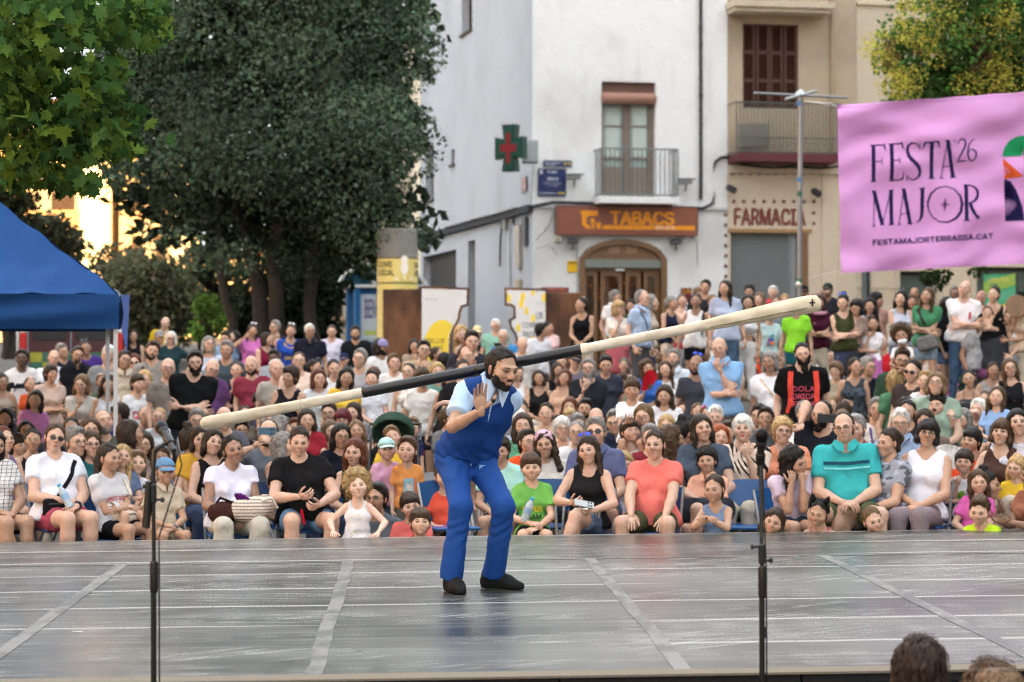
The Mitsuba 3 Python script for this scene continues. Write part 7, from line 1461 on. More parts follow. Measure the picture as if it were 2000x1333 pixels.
1780 575.8 27.3 w 2 lg d t N ts 5a5f68|grey top, half hidden between two others
1787 559.8 25.7 m 2 rc k t N ts 3a4048|dark shirt and thinning hair
1812 560.8 34.5 w 2 lg b t C ts 3f7a58 hy=-30 bot=so bc=7f93a8|green T-shirt and denim shorts, grey sling bag
1865 557.9 29.6 m 3 sh g t N ts 34363c bd=s gl|dark shirt, grey beard and glasses
1885 549.1 37.4 m 1 bald d t C ts dedce0 bot=tr bc=3f5470|white T-shirt with small red print, bald, arms crossed
1917 568.0 31.2 m 1 bald d t N ts 5a5a60|grey shirt, bald, before the green poster
1942 557.9 33.5 w 1 tb k t M tk 101114 hs|black tank top, hair back, hand on the chest
1906 608.0 40.9 m 3 sh k t N ts 9a9aa0 hy=50 yaw=40|grey T-shirt, dark skin, sitting sideways
1928 596.9 31.6 g 1 tb l t N dr e2e2e6 bot=sk bc=7a4a70|white halter blouse and purple skirt
1971 601.7 31.6 g 1 tb b t H cr e2e2e6 bot=so bc=8ba3bd|white cropped vest and light denim shorts
1848 578.4 33.5 w 2 lg k t N ts 1d1f26 hy=150|black top, black hair, back to the stage
1988 580.3 34.5 w 2 bob d t M tt b9a68f|tan sleeveless top, waving a wicker fan
1998 725.0 29.2 m 1 bald d s S1 ts 9a8a8a|grey pink shirt, bald, at the right edge
1987 796.5 68.9 w 1 lg k s S1 ts c5c5d0 hy=-5 sm=.6|pale lilac T-shirt, long black hair and fringe
1957 814.4 58.7 w 1 fb b s S1 tk 44302a sm=.3|brown tank top, brown fringe and ponytail
1899 833.0 51.5 b 2 bw k s S1 ts dc5230 paint=half2 Y=20.3|orange and white T-shirt, straight black hair
1883 875.1 52.8 t 2 bw d t M ts d4d4da hy=-15 Y=19.5 H=.86|white T-shirt with cactus print, child nibbling a finger
1910 914.6 51.5 t 1 lg b s S1 ts c0589c hy=-5 Y=19.15|pink frilled top, small child with hair slide
1926 905.7 59.2 w 2 bn k f S1 ts 5d6a4c hy=70 Y=19.6|olive shirt, dark hair with flower clip, from behind
1911 963.6 49.7 b 1 sh b k X ts b2d62c Y=18.75 hy=-20 pitch=12|lime shirt, boy with head on folded arms
1987 886.6 46.4 t 1 lg y s A ts d4ae36 Y=19.6|mustard knitted vest, fair girl at the right edge
2018 896.0 61.2 w 3 tb d s A ts 8a5a48 hy=-40 Y=18.9 yaw=-60|hands clasped over the stage corner, cut by the right edge
1806 797.3 38.8 w 2 bob d s S1 ts 6a5a52|brown top, dark hair, behind black glasses
1774 779.9 52.3 w 2 pl k s S1 ts 26262c hs|black top, sunglasses on glossy black hair
1742 787.1 34.9 m 1 sh y s S1 ts b0a898|pale shirt, fair hair, half hidden
1728 809.3 33.2 w 1 bob l s S1 ts 9c6a5a|terracotta top, sandy hair, seen in a gap
"""
# ---------------------------------------------------------------- the audience
def put(name, parts, R, t, label, cat_='person', group=None, smooth=True, key=None):
    k = key or thing(name, label, cat_, group)
    for nm, (v, f, c, b) in parts.items():
        m = (np.asarray(v) @ R.T + t, f, c)
        if nm == '': part_as(k, m, b, smooth)
        else: part(nm, k, m, b, None, smooth)
    return k
def part_as(k, m, b, smooth):
    """The thing's own mesh under the thing's own key."""
    kk = part('own_mesh', k, m, b, None, smooth); scene[k] = scene.pop(kk); TAKEN.pop(k + '__own_mesh', None)
PAT = dict(grid=.06, ging=.2, zebra=.35, leaf=.5, stripe=.65, dots=.8, plaid=.94)
def pattern(p, n, uv):
    c, m = unpack(uv); x, y, z = p.x, p.y, p.z; fr = lambda q: q - dr.floor(q)
    grid = dr.select((fr(x / .034 + .1 * N(z * 9, x * 3)) < .12) | (fr(z / .030) < .12), .03, 1.0)
    ging = .45 + .28 * dr.select(fr(x / .016) < .5, 1.0, 0.0) + .28 * dr.select(fr(z / .016) < .5, 1.0, 0.0)
    zeb = dr.select(FB(x * 14, y * 14, z * 9, 2) + .25 * dr.sin(x * 40 + 60 * z * N(x * 4, z * 4)) > .64, .02, 1.0)
    lf = FB(x * 22, y * 22, z * 22, 2); lfc = dr.select(lf > .60, .35, dr.select(lf < .36, 1.5, 1.0)); st = dr.select(fr(z / .026) < .35, .35, 1.05)
    dx, dz = fr(x / .04) - .5, fr(z / .04) - .5; dt = dr.select(dx * dx + dz * dz < .03, 0.0, 1.0)
    q = dr.select(m < .13, grid, dr.select(m < .28, ging, dr.select(m < .43, zeb, dr.select(m < .58, lfc, dr.select(m < .72, st, .3 + .7 * dt)))))
    return c * q
scene['pattern'] = bumped(vcol(.9, pattern, specular=.2), lambda p, n, uv: .012 * FB(p.x * 11, p.y * 11, p.z * 7, 2))
def painter(kind, tc):
    def f(v, cv):
        z, x = v[:, 2], v[:, 0]; cv = cv.copy()
        if kind == 'chest': cv[(z > .235) & (z < .31)] = lin('15192a')
        if kind == 'half': cv[(np.floor((x + .5) / .07) % 2) == 0] = lin('7a1c3c')
        if kind == 'half2': cv[(z < .30) & (z > .2)] = lin('d8d4d0')
        return cv
    return f
def solve_row(a):
    px, top, hh, cls, post, kv = a; k = dict(m=.250, w=.235, b=.222, g=.218, t=.20)[cls]; Yh = FPX * k / hh
    if 'Y' in kv: return float(kv['Y'])
    st = dict(t=dict(m=1.76, w=1.64, b=1.40, g=1.38, t=1.0), s=dict(m=1.30, w=1.23, b=1.06, g=1.06, t=.85), f=dict(m=.9, w=.85, b=.75, g=.75, t=.7)).get(post, {}).get(cls, 1.0)
    hi_ = post == 't' and px > 1100 and top < 640 and cls != 't'
    Y = np.arange(17.0, 46, .05) if not hi_ else np.arange(32.9, 44, .05)
    g = np.where(hi_, np.interp(Y, [32.4, 44], [1.03, 1.28]), terrain(-1, Y, False)); Z = CAMZ - (top - HOR) / FPX * Y
    sd = .12 if cls in 'mw' else .22
    lo_ = 19.9 if post == 's' else 21.2 if post == 't' and cls in 'mw' else 19.15
    return float(Y[np.argmin(((Y - Yh) / (.085 * Yh)) ** 2 + ((Z - g - st) / sd) ** 2 + np.where(Y < lo_, 50 * (lo_ - Y) ** 2, 0))])
ROWS = []
for l in PEOPLE.strip().split('\n'):
    a, d = l.split('|'); t = a.split(); fl = t[11:]
    ROWS.append(dict(px=float(t[0]), top=float(t[1]), hh=float(t[2]), cls=t[3], skin=int(t[4]), hair=t[5], hc=t[6], post=t[7], pose=t[8], gar=t[9], hex=t[10], fl=[x for x in fl if '=' not in x], kv=dict(x.split('=') for x in fl if '=' in x), desc=d))
for r in ROWS: r['Y'] = solve_row((r['px'], r['top'], r['hh'], r['cls'], r['post'], r['kv']))
# whoever's head shows lower in the picture than a neighbour's stands in front of that neighbour, and nobody stands in anybody
n_ = len(ROWS); px_, tp_, Y_ = (np.array([r[k] for r in ROWS]) for k in ('px', 'top', 'Y')); fix = np.array(['Y' in r['kv'] for r in ROWS]); small = np.array([r['cls'] == 't' for r in ROWS]); stand = np.array([r['post'] == 't' for r in ROWS]); edge = np.array([r['post'] in 'kfz' for r in ROWS]); high = stand & (px_ > 1100) & (tp_ < 640) & ~small
hh_ = np.array([r['hh'] for r in ROWS]); seat_ = np.array([r['post'] == 's' for r in ROWS]) & ~small
for _ in range(160):
    D = Y_[:, None] - Y_[None]; dx = np.abs(px_[:, None] - px_[None]) / FPX * Y_[:, None]; below = tp_[None] > tp_[:, None] + hh_[:, None] * .9
    w = np.where(small[:, None] | small[None], .13, np.where(below, .20, .12)); near_ = np.where(small[:, None] | small[None], .20, .36); need = np.where(stand[:, None] & stand[None], .34, .50); need = np.where(edge[:, None] | edge[None], .28, need); ok = (high[:, None] == high[None]) & ~(fix[:, None] & fix[None]); np.fill_diagonal(ok, False)
    act = ok & (((tp_[:, None] < tp_[None] - 1) & (dx < w) & (D < need)) | ((dx >= w) & (dx < near_) & (D >= 0) & (D < need * .8))); lack = np.where(act, need - D, 0) * .3
    mv = np.where(fix[None], 1.0, .5) * lack; back = mv.max(1); fwd = (np.where(fix[:, None], 1.0, .5) * lack).max(0); Y_ = np.where(fix, Y_, Y_ + back - fwd); Y_ = np.where(fix, Y_, np.clip(Y_, np.where(high, 32.85, np.where(seat_, 20.0, 18.75)), 47))
for r, y in zip(ROWS, Y_): r['Y'] = float(y)
ZONES = [(120, 'under the tent'), (240, 'beside the tent'), (420, 'right of the tent'), (600, 'left of the picture'), (760, 'well left of the performer'), (900, 'just left of the performer'), (1040, 'behind the performer'), (1180, 'just right of the performer'), (1330, 'right of the performer'), (1440, 'left of the right microphone'), (1560, 'near the right microphone'), (1720, 'right of the right microphone'), (1850, 'below the banner'), (2100, 'at the far right')]
def make_label(r):
    Y = r['Y']; row = 'at the stage edge' if r['post'] in 'kz' and Y < 20 else 'front row' if Y < 20.1 else 'second rows' if Y < 23.5 else 'middle rows' if Y < 30 else 'on the terrace' if r['px'] > 1100 and r['top'] < 640 else 'back rows'
    z = next(n for x, n in ZONES if r['px'] < x); base = 'person in ' + r['desc']
    for s in (f'{base}, {row}, {z}', f'{base}, {z}', f'{base}, {row}', base):
        if len(s.split()) <= 16: return s
    return ' '.join(base.split()[:16])
BOT = dict(m=[('so', '3c4250'), ('so', '6a6450'), ('tr', '2c3446'), ('tr', '4a4a4c')], w=[('tr', '3a4660'), ('so', '5a7090'), ('sk', '30323a'), ('tr', 'b0a898')], b=[('so', '2c3040'), ('so', '5a5a50')], g=[('so', '5a7090'), ('sk', '5a5060')], t=[('so', '4a5a70')])
PPL = []
def build_person(i, r):
    rng = np.random.default_rng(1000 + i); Y = r['Y']; kv, fl = r['kv'], r['fl']; cls = r['cls']; X = (r['px'] - 1000) / FPX * Y; Zt = CAMZ - (r['top'] - HOR) / FPX * Y
    hi_ = r['post'] == 't' and r['px'] > 1100 and r['top'] < 640 and cls != 't'; g = float(np.interp(Y, [32.4, 44], [1.03, 1.28])) if hi_ else float(terrain(X, Y, False))
    H = float(kv.get('H', CLS[cls][3] * rng.uniform(.97, 1.03))); S = CLS[cls][2] * rng.uniform(.97, 1.03); lo, hi2 = dict(m=(.93, 1.12), w=(.86, 1.05), b=(.55, .98), g=(.55, .98), t=(.42, .7))[cls]
    if r['post'] == 't': S = float(np.clip((Zt - g - .25 * H) / 1.495, lo, hi2))
    elif r['post'] == 's': S = float(np.clip((Zt - g - .25 * H) / 1.065, lo * .95, hi2))
    S = float(kv.get('S', S)); face_to = -math.degrees(math.atan2(X + .15, max(Y - 14.5, 1.5))); yaw = kv.get('yaw'); hy = float(kv['hy']) if 'hy' in kv else face_to * .8 + rng.normal() * 11
    yaw = float(yaw) if yaw is not None else .55 * face_to + (.5 * hy if 'hy' in kv else 0) + rng.uniform(-7, 7)
    b, bc = (kv['bot'], kv['bc']) if 'bot' in kv else BOT[cls][rng.integers(len(BOT[cls]))]
    p = dict(cls=cls, skin=r['skin'], hair=r['hair'], hc=r['hc'], post=r['post'], pose=r['pose'] if r['pose'] != 'S2' else 'C', top=r['gar'], tc=lin(r['hex']), near=Y < 20.7, cell=None, S=S, H=H, hyaw=float(np.clip(hy - yaw, -95, 95)), bot=b, bc=lin(bc),
             girth=float(kv.get('gi', rng.uniform(.94, 1.10))), smile=float(kv.get('sm', rng.choice([-.2, 0, 0, .15, .3, .7]))), open=float(kv.get('op', rng.choice([0, 0, 0, 0, 0, .25, .5]))), pitch=float(kv.get('pitch', rng.uniform(-6, 8))), roll=float(kv.get('roll', rng.normal() * 5.5)), mir=('mir' in fl) ^ (r['pose'] in 'CM' and 'mir' not in fl and r['pose'] == 'C' and rng.random() < .5),
             cross=int(kv.get('cross', 0)), hl=rng.uniform(-.2, .25), gaze=rng.uniform(-.5, .5), wr=.019 if Y < 21.4 else .024, bust=rng.uniform(.8, 1.12), brow=rng.uniform(-.5, .5), side=rng.normal() * 2.5, twist=rng.normal() * 6, lean=dict(t=1, s=-2, k=8, f=5, z=0)[r['post']] + rng.normal() * 3)
    p['cell'] = .019 if Y < 20.3 else .024 if Y < 20.7 else .036 if Y < 26 else .042
    for a, b_ in (('kx', 'kx'), ('lean', 'lean'), ('cuff', 'cuff'), ('sleeve', 'sleeve'), ('neck', 'neck')):
        if a in kv: p[b_] = float(kv[a]) if a != 'neck' else kv[a]
    if 'gl' in fl: p['gl'] = 1
    if 'sg' in fl: p['gl'] = 2
    if 'hs' in fl: p['hs'] = 1
    if 'hs' in kv: p['hs'] = tuple(lin(dict(blue='2a4ac8', white='d8d8d8')[kv['hs']]))
    if kv.get('bd', '0') != '0': p['beard'] = kv['bd']
    if cls == 'm' and 'bd' not in kv: p['stub'] = rng.choice([0, .12, .25])
    if 'capc' in kv: p['capc'] = lin(kv['capc'])
    if 'under' in kv: p['under'] = kv['under']; p['capyaw'] = 150
    if 'shut' in fl: p['shut'] = 1
    if 'lips' in kv: p['lips'] = (.42, .03, .05)
    pa = kv.get('paint')
    if pa in PAT: p['tmat'] = 'pattern'; p['paint'] = lambda v, cv: np.hstack([cv, np.full((len(cv), 1), PAT[pa])])
    elif pa: p['paint'] = painter(pa, p['tc'])
    if 'paint2' in kv: p['bmat'] = 'pattern'
    parts = human(p, rng); R = rz(yaw); hw = p['_hd'](np.zeros((1, 3))) if False else None
    if 'paint2' in kv: n_ = 'trousers'; v, f, c, m_ = parts[n_]; parts[n_] = (v, f, np.hstack([c, np.full((len(c), 1), PAT[kv['paint2']])]), m_)
    hv = p['_hd']((np.array([[0, .01, .03]]), np.zeros((0, 3), int)))[0] @ R.T
    tops = [parts[n][0][:, 2].max() for n in ('', 'hair', 'cap', 'headscarf') if n in parts]; t = np.array([X - hv[0, 0], Y - hv[0, 1] * .5, Zt - max(tops)])
    extra_parts(r, p, parts, rng); k = put('person', parts, R, t, make_label(r), 'person', 'spectators around the stage')
    r.update(key=k, R=R, t=t, p=p, g=g, X=X); PPL.append(r)
def project_top(p, x, z, out=.004):
    """Points on the front of the garment at torso coordinates (x, z)."""
    s = p['_top']; x, z = np.atleast_1d(x).astype(float), np.atleast_1d(z).astype(float); P_ = np.stack([x, np.full(len(x), -.42), z], 1)
    for _ in range(30): P_[:, 1] += np.clip(s.at(P_), -.03, .05) * .8
    P_[:, 1] = np.minimum(P_[:, 1], .12) - out; return P_
def decal_text(p, txt, x0, x1, z0, z1, c, arch=0):
    m = fit(flat_text(txt, .1), x1 - x0, z1 - z0); x, z = x0 + m[0][:, 0], z0 + m[0][:, 1]; z = z + arch * (1 - ((x - (x0 + x1) / 2) / (x1 - x0) * 2) ** 2)
    return col(p['_up']((project_top(p, x, z, .018), m[1])), c)
def patch(p, x0, x1, z0, z1, c, n=5):
    X, Z = np.meshgrid(np.linspace(x0, x1, n), np.linspace(z0, z1, n), indexing='ij'); return col(p['_up']((project_top(p, X.ravel(), Z.ravel(), .016), grid_faces(n, n))), c)
def strap(p, pts, w, c, out=.016):
    """A strap over the garment through torso points (x, z)."""
    q = np.array(pts, float); s = np.linspace(0, len(q) - 1, 9); x = np.interp(s, range(len(q)), q[:, 0]); z = np.interp(s, range(len(q)), q[:, 1]); c3 = project_top(p, x, z, out)
    d = np.gradient(c3, axis=0); d /= np.linalg.norm(d, axis=1, keepdims=True); sd = np.cross(d, [0, -1.0, 0]); sd /= np.linalg.norm(sd, axis=1, keepdims=True) + 1e-9
    v = np.vstack([np.stack([c3 - sd * w / 2, c3 + sd * w / 2], 1).reshape(-1, 3)]); return p['_up']((v, grid_faces(9, 2)))
def extra_parts(r, p, parts, rng):
    d = r['desc']
    if 'VENICE' in d: parts['print'] = decal_text(p, 'VENICE BEACH', -.125, .125, .245, .285, lin('a8283c'), .012) + ('matt',)
    if 'red lettering, long beard' in d:
        ms = [decal_text(p, t, -.105, .105, z, z + .05, lin('b04858')) for t, z in (('DOLA', .285), ('DRICA', .215), ('FESTA', .145))]; parts['print'] = cat(*ms) + ('matt',)
        parts['backpack_strap'] = col(cat(strap(p, [(.115, .47), (.125, .36), (.12, .2), (.15, .08)], .05, 0), strap(p, [(-.115, .47), (-.125, .36), (-.12, .2), (-.15, .08)], .05, 0)), lin('d84a3c')) + ('cloth',)
    if 'red lettering, chubby' in d: parts['print'] = cat(decal_text(p, 'Q', -.09, -.01, .17, .28, lin('b83040')), decal_text(p, 'OLA', 0, .12, .22, .28, lin('b83040'))) + ('matt',)
    if 'yellow print, boy' in d: parts['print'] = cat(decal_text(p, 'SUPER', -.10, .10, .22, .28, lin('d8c030')), decal_text(p, 'TEAM', -.09, .09, .15, .20, lin('2a2a1c'))) + ('matt',)
    if 'animal print' in d:
        parts['print'] = cat(patch(p, -.075, .06, .10, .34, lin('8ab4c0'), 6), patch(p, .061, .09, .10, .34, lin('c87858'), 4)) + ('matt',)
        cat_ = unary_union([Point(0, .22).buffer(.035), Polygon([(-.034, .23), (-.03, .29), (-.005, .25)]), Polygon([(.034, .23), (.03, .29), (.005, .25)]), affinity.scale(Point(0, .145).buffer(.05), .75, 1.0)]); e = trimesh.creation.triangulate_polygon(cat_.segmentize(.02), engine='earcut')
        parts['print_animal'] = col(p['_up']((project_top(p, e[0][:, 0], e[0][:, 1], .020), e[1])), lin('d8c8b8')) + ('matt',)
    if 'colourful print' in d or 'cactus' in d or 'green print' in d:
        cs = ['3868b8', '8a3a80', 'd8743a', '48a0c0'] if 'colourful' in d else ['4a8a3c', '7aa83c', '38602c']
        ms = []
        for q in range(9):
            e = affinity.translate(affinity.rotate(affinity.scale(Point(0, 0).buffer(.03, 4), .6 + rng.random() * .5, 1.2), rng.uniform(0, 180)), rng.uniform(-.05, .05), rng.uniform(.16, .30)); e = trimesh.creation.triangulate_polygon(e, engine='earcut'); ms.append(col(p['_up']((project_top(p, e[0][:, 0], e[0][:, 1], .014 + .001 * q), e[1])), lin(cs[q % len(cs)])))
        parts['print'] = cat(*ms) + ('matt',)
    if 'tiny yellow dots' in d:
        ms = []
        for q in range(34):
            e = trimesh.creation.triangulate_polygon(affinity.translate(Point(0, 0).buffer(.006, 2), rng.uniform(-.13, .13), rng.uniform(-.02, .38)), engine='earcut'); ms.append(col(p['_up']((project_top(p, e[0][:, 0], e[0][:, 1], .012), e[1])), lin('c8a83c')))
        parts['print'] = cat(*ms) + ('matt',)
    if 'striped chest' in d: parts['chest_stripe'] = cat(col(strap(p, [(-.17, .375), (0, .365), (.17, .375)], .024, 0), lin('1c4a5c')), col(strap(p, [(-.17, .335), (0, .325), (.17, .335)], .012, 0), lin('7cc8cc'))) + ('matt',)
    if 'small red print' in d: parts['print'] = patch(p, .06, .09, .25, .34, lin('b84858'), 3) + ('matt',)
    if 'neckline' in d: parts['neck_band'] = col(cat(strap(p, [(-.10, .45), (-.06, .38), (0, .36), (.06, .38), (.10, .45)], .03, 0), decal_text(p, 'BARRI', -.08, .08, .18, .24, lin('5a78c8'))[:2]), lin('c8a84a')) + ('cloth',)
    if 'lanyard' in d: parts['lanyard'] = col(strap(p, [(-.07, .47), (-.05, .36), (0, .16)], .02, 0), lin('5a4a8a' if 'purple' in d else '20222a')) + ('cloth',)
    if 'strap' in d and 'top' not in d.split('strap')[1][:6] and 'strap top' not in d and ('shoulder strap' in d or 'crossbody' in d): parts['bag_strap'] = col(strap(p, [(-.12, .46), (-.03, .30), (.08, .12), (.15, .0)], .022, 0), lin('1a1b20' if 'thin' not in d else 'c8b8a0')) + ('cloth',)
    if 'vest' in r['fl']:
        v, f, c, m = parts['shirt']; z0 = v[:, 2].min(); band = (np.abs((v[:, 2] - z0) - .20) < .035) | (np.abs((v[:, 2] - z0) - .10) < .025); side = np.abs(v[:, 0] - v[:, 0].mean()) > .19; c = c.copy(); c[band] = lin('c8c0b0'); c[side] = lin('d4d4dc'); parts['shirt'] = (v, f, c, m)
    if 'ears' in r['fl']:
        ms = [p['_hd'](xf(tube([(0, 0, 0), (0, .01, .035), (0, .012, .06)], [.028, .02, .004], 8), rot((0, 1, 0), 18 * s), (s * .058, -.01, .115))) for s in (-1, 1)]; a = np.linspace(-1.5, 1.5, 9); ms.append(p['_hd'](tube(np.stack([.088 * np.sin(a), np.full(9, -.012), .036 + .092 * np.cos(a)], 1), .007, 6))); parts['cat_ear_headband'] = col(cat(*ms), lin('141418')) + ('cloth',)
    if 'mask' in r['fl']: parts['face_mask'] = col(p['_hd'](Sdf().ell((0, -.052, -.055), (.060, .062, .046)).half((0, -.03, 0), (0, 1, 0)).mesh(.010)), lin('dcdee2')) + ('cloth',)
    if 'plait' in d: parts['plait'] = col(p['_up'](tube([(.10, .02, .50), (.13, -.06, .40), (.13, -.10, .28), (.13, -.10, .12)], [.02, .022, .02, .008], 7)), HAIR['k']) + ('hair',)
    if 'pink scarf' in d: parts['scarf'] = col(p['_up'](tube([(.11, .02, .50), (.05, -.09, .49), (-.06, -.09, .49), (-.11, .02, .50), (0, .09, .53), (.11, .02, .5)], .035, 8)), lin('b88aa0')) + ('cloth',)
    if 'overalls' in d: parts['overall_strap'] = col(cat(strap(p, [(.09, .46), (.085, .3)], .03, 0), strap(p, [(-.09, .46), (-.085, .3)], .03, 0)), lin('30341e')) + ('cloth',)
    if 'hair clipped up' in d or 'flower clip' in d: parts['hair_clip'] = col(p['_hd'](cat(*[ball((.012 * math.cos(a), .05 + .012 * math.sin(a), .135), .010, 7, 5) for a in np.linspace(0, 5, 5)])), lin('d8c8b0')) + ('plastic',)
    if 'collar' in d and 'comb' in d: pass
for i, r in enumerate(ROWS): build_person(i, r)
# ---------------------------------------------------------------- chairs
def chair_parts():
    back = []
    for i in range(9):
        for j in range(5):
            x = -.20 + .05 * i; q = j / 4; back.append((x, .205 + .035 * (1 - (x / .2) ** 2) + .02 * q, .60 + .22 * q - .03 * (abs(x) / .2) ** 4 * (q - .5) * 2))
    back = np.array(back); f = grid_faces(9, 5); bk = cat((back, f), (back + [0, -.014, 0], f[:, ::-1]))
    leg = lambda s: tube([(s * .205, -.22, .012), (s * .205, -.20, .05), (s * .205, .22, .78), (s * .205, .225, .81)], .0125, 8)
    leg2 = lambda s: tube([(s * .185, .26, .012), (s * .185, .235, .06), (s * .185, -.12, .43)], .0115, 8)
    return dict(seat=(rbox((0, 0, .445), (.385, .40, .026), .012), 'plastic', '1f4f86', 30), backrest=(bk, 'plastic', '1f4f86', True), legs=[(leg(s), 'steel', '8c9094', 40) for s in (-1, 1)] + [(leg2(s), 'steel', '8c9094', 40) for s in (-1, 1)],
                stretcher=[(rod((-.2, -.17, .10), (.2, -.17, .10), .010), 'steel', '8c9094', 40), (rod((-.185, .215, .12), (.185, .215, .12), .010), 'steel', '8c9094', 40)])
CH = chair_parts()
def chair(x, y, z, yaw, label, grey=False):
    k = thing('folding_chair', label, 'chair', 'folding chairs along the stage'); R = rz(yaw); t = np.array([x, y, z])
    def pl(n, a): m, b, c, sm = a; part(n, k, xf(m, R, t), b, c if not (grey and b == 'plastic') else '8e9296', sm)
    pl('seat', CH['seat']); pl('backrest', CH['backrest'])
    for a in CH['legs']: pl('leg', a)
    for a in CH['stretcher']: pl('stretcher', a)
for r in PPL:
    if r['post'] == 's' and r['Y'] < 21.0 and r['cls'] != 't' and r['hair'] != 'none':
        y = r['Y'] + .02; yaw = math.degrees(math.atan2(r['R'][1, 0], r['R'][0, 0])); S = r['p']['S']; hipx = r['t']
        nm = ' '.join(r['desc'].split(',')[0].split()[:6]); chair(hipx[0], hipx[1] + .06, max(r['t'][2], 0.0) + (.52 * S - .08) - .455, yaw, f'blue folding chair under {nm}, ' + next(n for x, n in ZONES if r['px'] < x))
for px, Y, yaw, lab, gr in ((1078, 19.75, 4, 'empty blue folding chair behind the boy in green', 0), (1462, 19.7, -8, 'empty blue folding chair left of the lilac T-shirt', 0), (868, 20.9, 10, 'grey padded chair behind the performer', 1), (355, 20.6, 5, 'blue folding chair behind the child with light blue cap', 0), (880, 19.6, 20, 'blue folding chair behind the performer knee', 0)):
    chair((px - 1000) / FPX * Y, Y, 0, yaw, lab, bool(gr))
# ---------------------------------------------------------------- things people hold
def who(s): return next(r for r in PPL if s in r['desc'])
def wrist(r, sd): return r['R'] @ r['p']['_wr'][sd] + r['t']
def lap(r, x, fwd, z):
    """A point in front of a person: x to the viewer's right, forward, up from the hip, in that person's frame."""
    q = r['p']['_low']((np.array([[x, -fwd, z]]), np.zeros((0, 3), int)))[0][0]; return r['R'] @ q + r['t']
def chest(r, x, z, out=.03):
    return r['R'] @ r['p']['_up']((project_top(r['p'], [x], [z], out), np.zeros((0, 3), int)))[0][0] + r['t']
def phone(c, R, col_, label):
    k = thing('phone', label, 'phone'); part('body', k, xf(rbox((0, 0, 0), (.158, .010, .076), .005), R, c), 'plastic', col_, 30); part('lens', k, xf(cat(*[rod((.055 - .022 * i, -.0055, .018 * s), (.055 - .022 * i, -.009, .018 * s), .008, 10) for i in (0, 1) for s in (-1, 1)]), R, c), 'plastic', '0c0d10', kind='stuff')
r = who('filming with a blue phone'); h = r['R'] @ r['p']['_hd']((np.array([[0, -.26, .005]]), np.zeros((0, 3), int)))[0][0] + r['t']; phone(h, np.eye(3), '3c5c74', 'blue phone held sideways before the face of a seated person')
r = who('photographing with a black phone'); h = r['R'] @ r['p']['_hd']((np.array([[.155, -.24, -.005]]), np.zeros((0, 3), int)))[0][0] + r['t']; phone(h, np.eye(3), '15161a', 'black phone held up sideways right of the white-blond person')
r = who('legs crossed, holding a phone'); phone((wrist(r, 1) + wrist(r, -1)) / 2 + [.02, -.10, .03], rot((1, 0, 0), -55) @ rz(15), '9aa0a6', 'grey phone in the lap hands of the person in black tank top')
def bottle(c, R, lab, cap='2a9ac8'):
    k = thing('water_bottle', lab, 'bottle'); part('body', k, xf(lathe([(0, 0), (.031, .002), (.033, .03), (.030, .06), (.033, .09), (.032, .14), (.014, .175), (.0135, .185)], 14), R, c), 'plastic', 'a8b8c4', 40); part('cap', k, xf(lathe([(.0155, .185), (.0155, .204), (0, .205)], 12), R, c), 'plastic', cap, 40); part('label_band', k, xf(lathe([(.0335, .07), (.0335, .12)], 14), R, c), 'plastic', '88a8c8', 40)
r = who('holding a bottle'); bottle(lap(r, -.02, .30, .10), rot((0, 1, 0), -28), 'clear water bottle with blue cap held by the person in black sunglasses')
r = who('boy with water bottle'); bottle(lap(r, -.10, .22, .14), rot((0, 1, 0), 20) @ rot((1, 0, 0), 10), 'large clear water bottle in front of the boy in green T-shirt')
def bag(name, lab, r, pts, pouch, size, c, pts_c=None, R=None):
    k = thing(name, lab, 'bag')
    if pts: q = strap(r['p'], pts, .035, 0, .018); part('strap', k, xf(q, r['R'], r['t']), 'cloth', pts_c or c)
    part('pouch', k, xf(rbox((0, 0, 0), size, min(size) * .42), r['R'] if R is None else r['R'] @ R, pouch), 'cloth', c, True); part('zip', k, xf(rbox((0, -size[1] / 2 - .002, size[2] * .22), (size[0] * .7, .006, .008), .002), r['R'] if R is None else r['R'] @ R, pouch), 'steel', '55585c'); return k
r = who('holding a bottle'); bag('crossbody_bag', 'black crossbody bag on the person in white T-shirt and black sunglasses', r, [(.14, .45), (.06, .30), (-.06, .16), (-.13, .06)], chest(r, -.11, .06), (.17, .08, .15), '15161a')
r = who('opening a black pouch'); bag('sling_bag', 'black sling bag being opened by the person in black T-shirt', r, [(-.13, .45), (-.11, .33), (-.06, .22)], chest(r, .02, .14, .04), (.26, .09, .20), '101114', None, rot((0, 1, 0), 35)); part('puller', 'sling_bag', rod(lap(r, -.06, .25, .13), lap(r, -.04, .30, -.02), .012, 6), 'cloth', 'b01828')
r = who('VENICE'); bag('waist_bag', 'cream waist bag under the folded arms of the grey VENICE BEACH T-shirt', r, [(.12, .45), (.13, .30), (.10, .16)], chest(r, .02, .10, .03), (.22, .08, .10), 'c8c0b0')
r = who('legs crossed, holding a phone'); kz = bag('belt_bag', 'zebra-striped belt bag on the person in black tank top', r, None, chest(r, .02, .10, .03), (.22, .06, .09), 'd0d0cc')
part('stripe', kz, cat(*[xf(rbox((q, -.034, 0), (.008, .008, .07), .003, rot((0, 1, 0), 20)), r['R'], chest(r, .02, .10, .03)) for q in np.linspace(-.09, .09, 9)]), 'cloth', '17181a', kind='stuff')
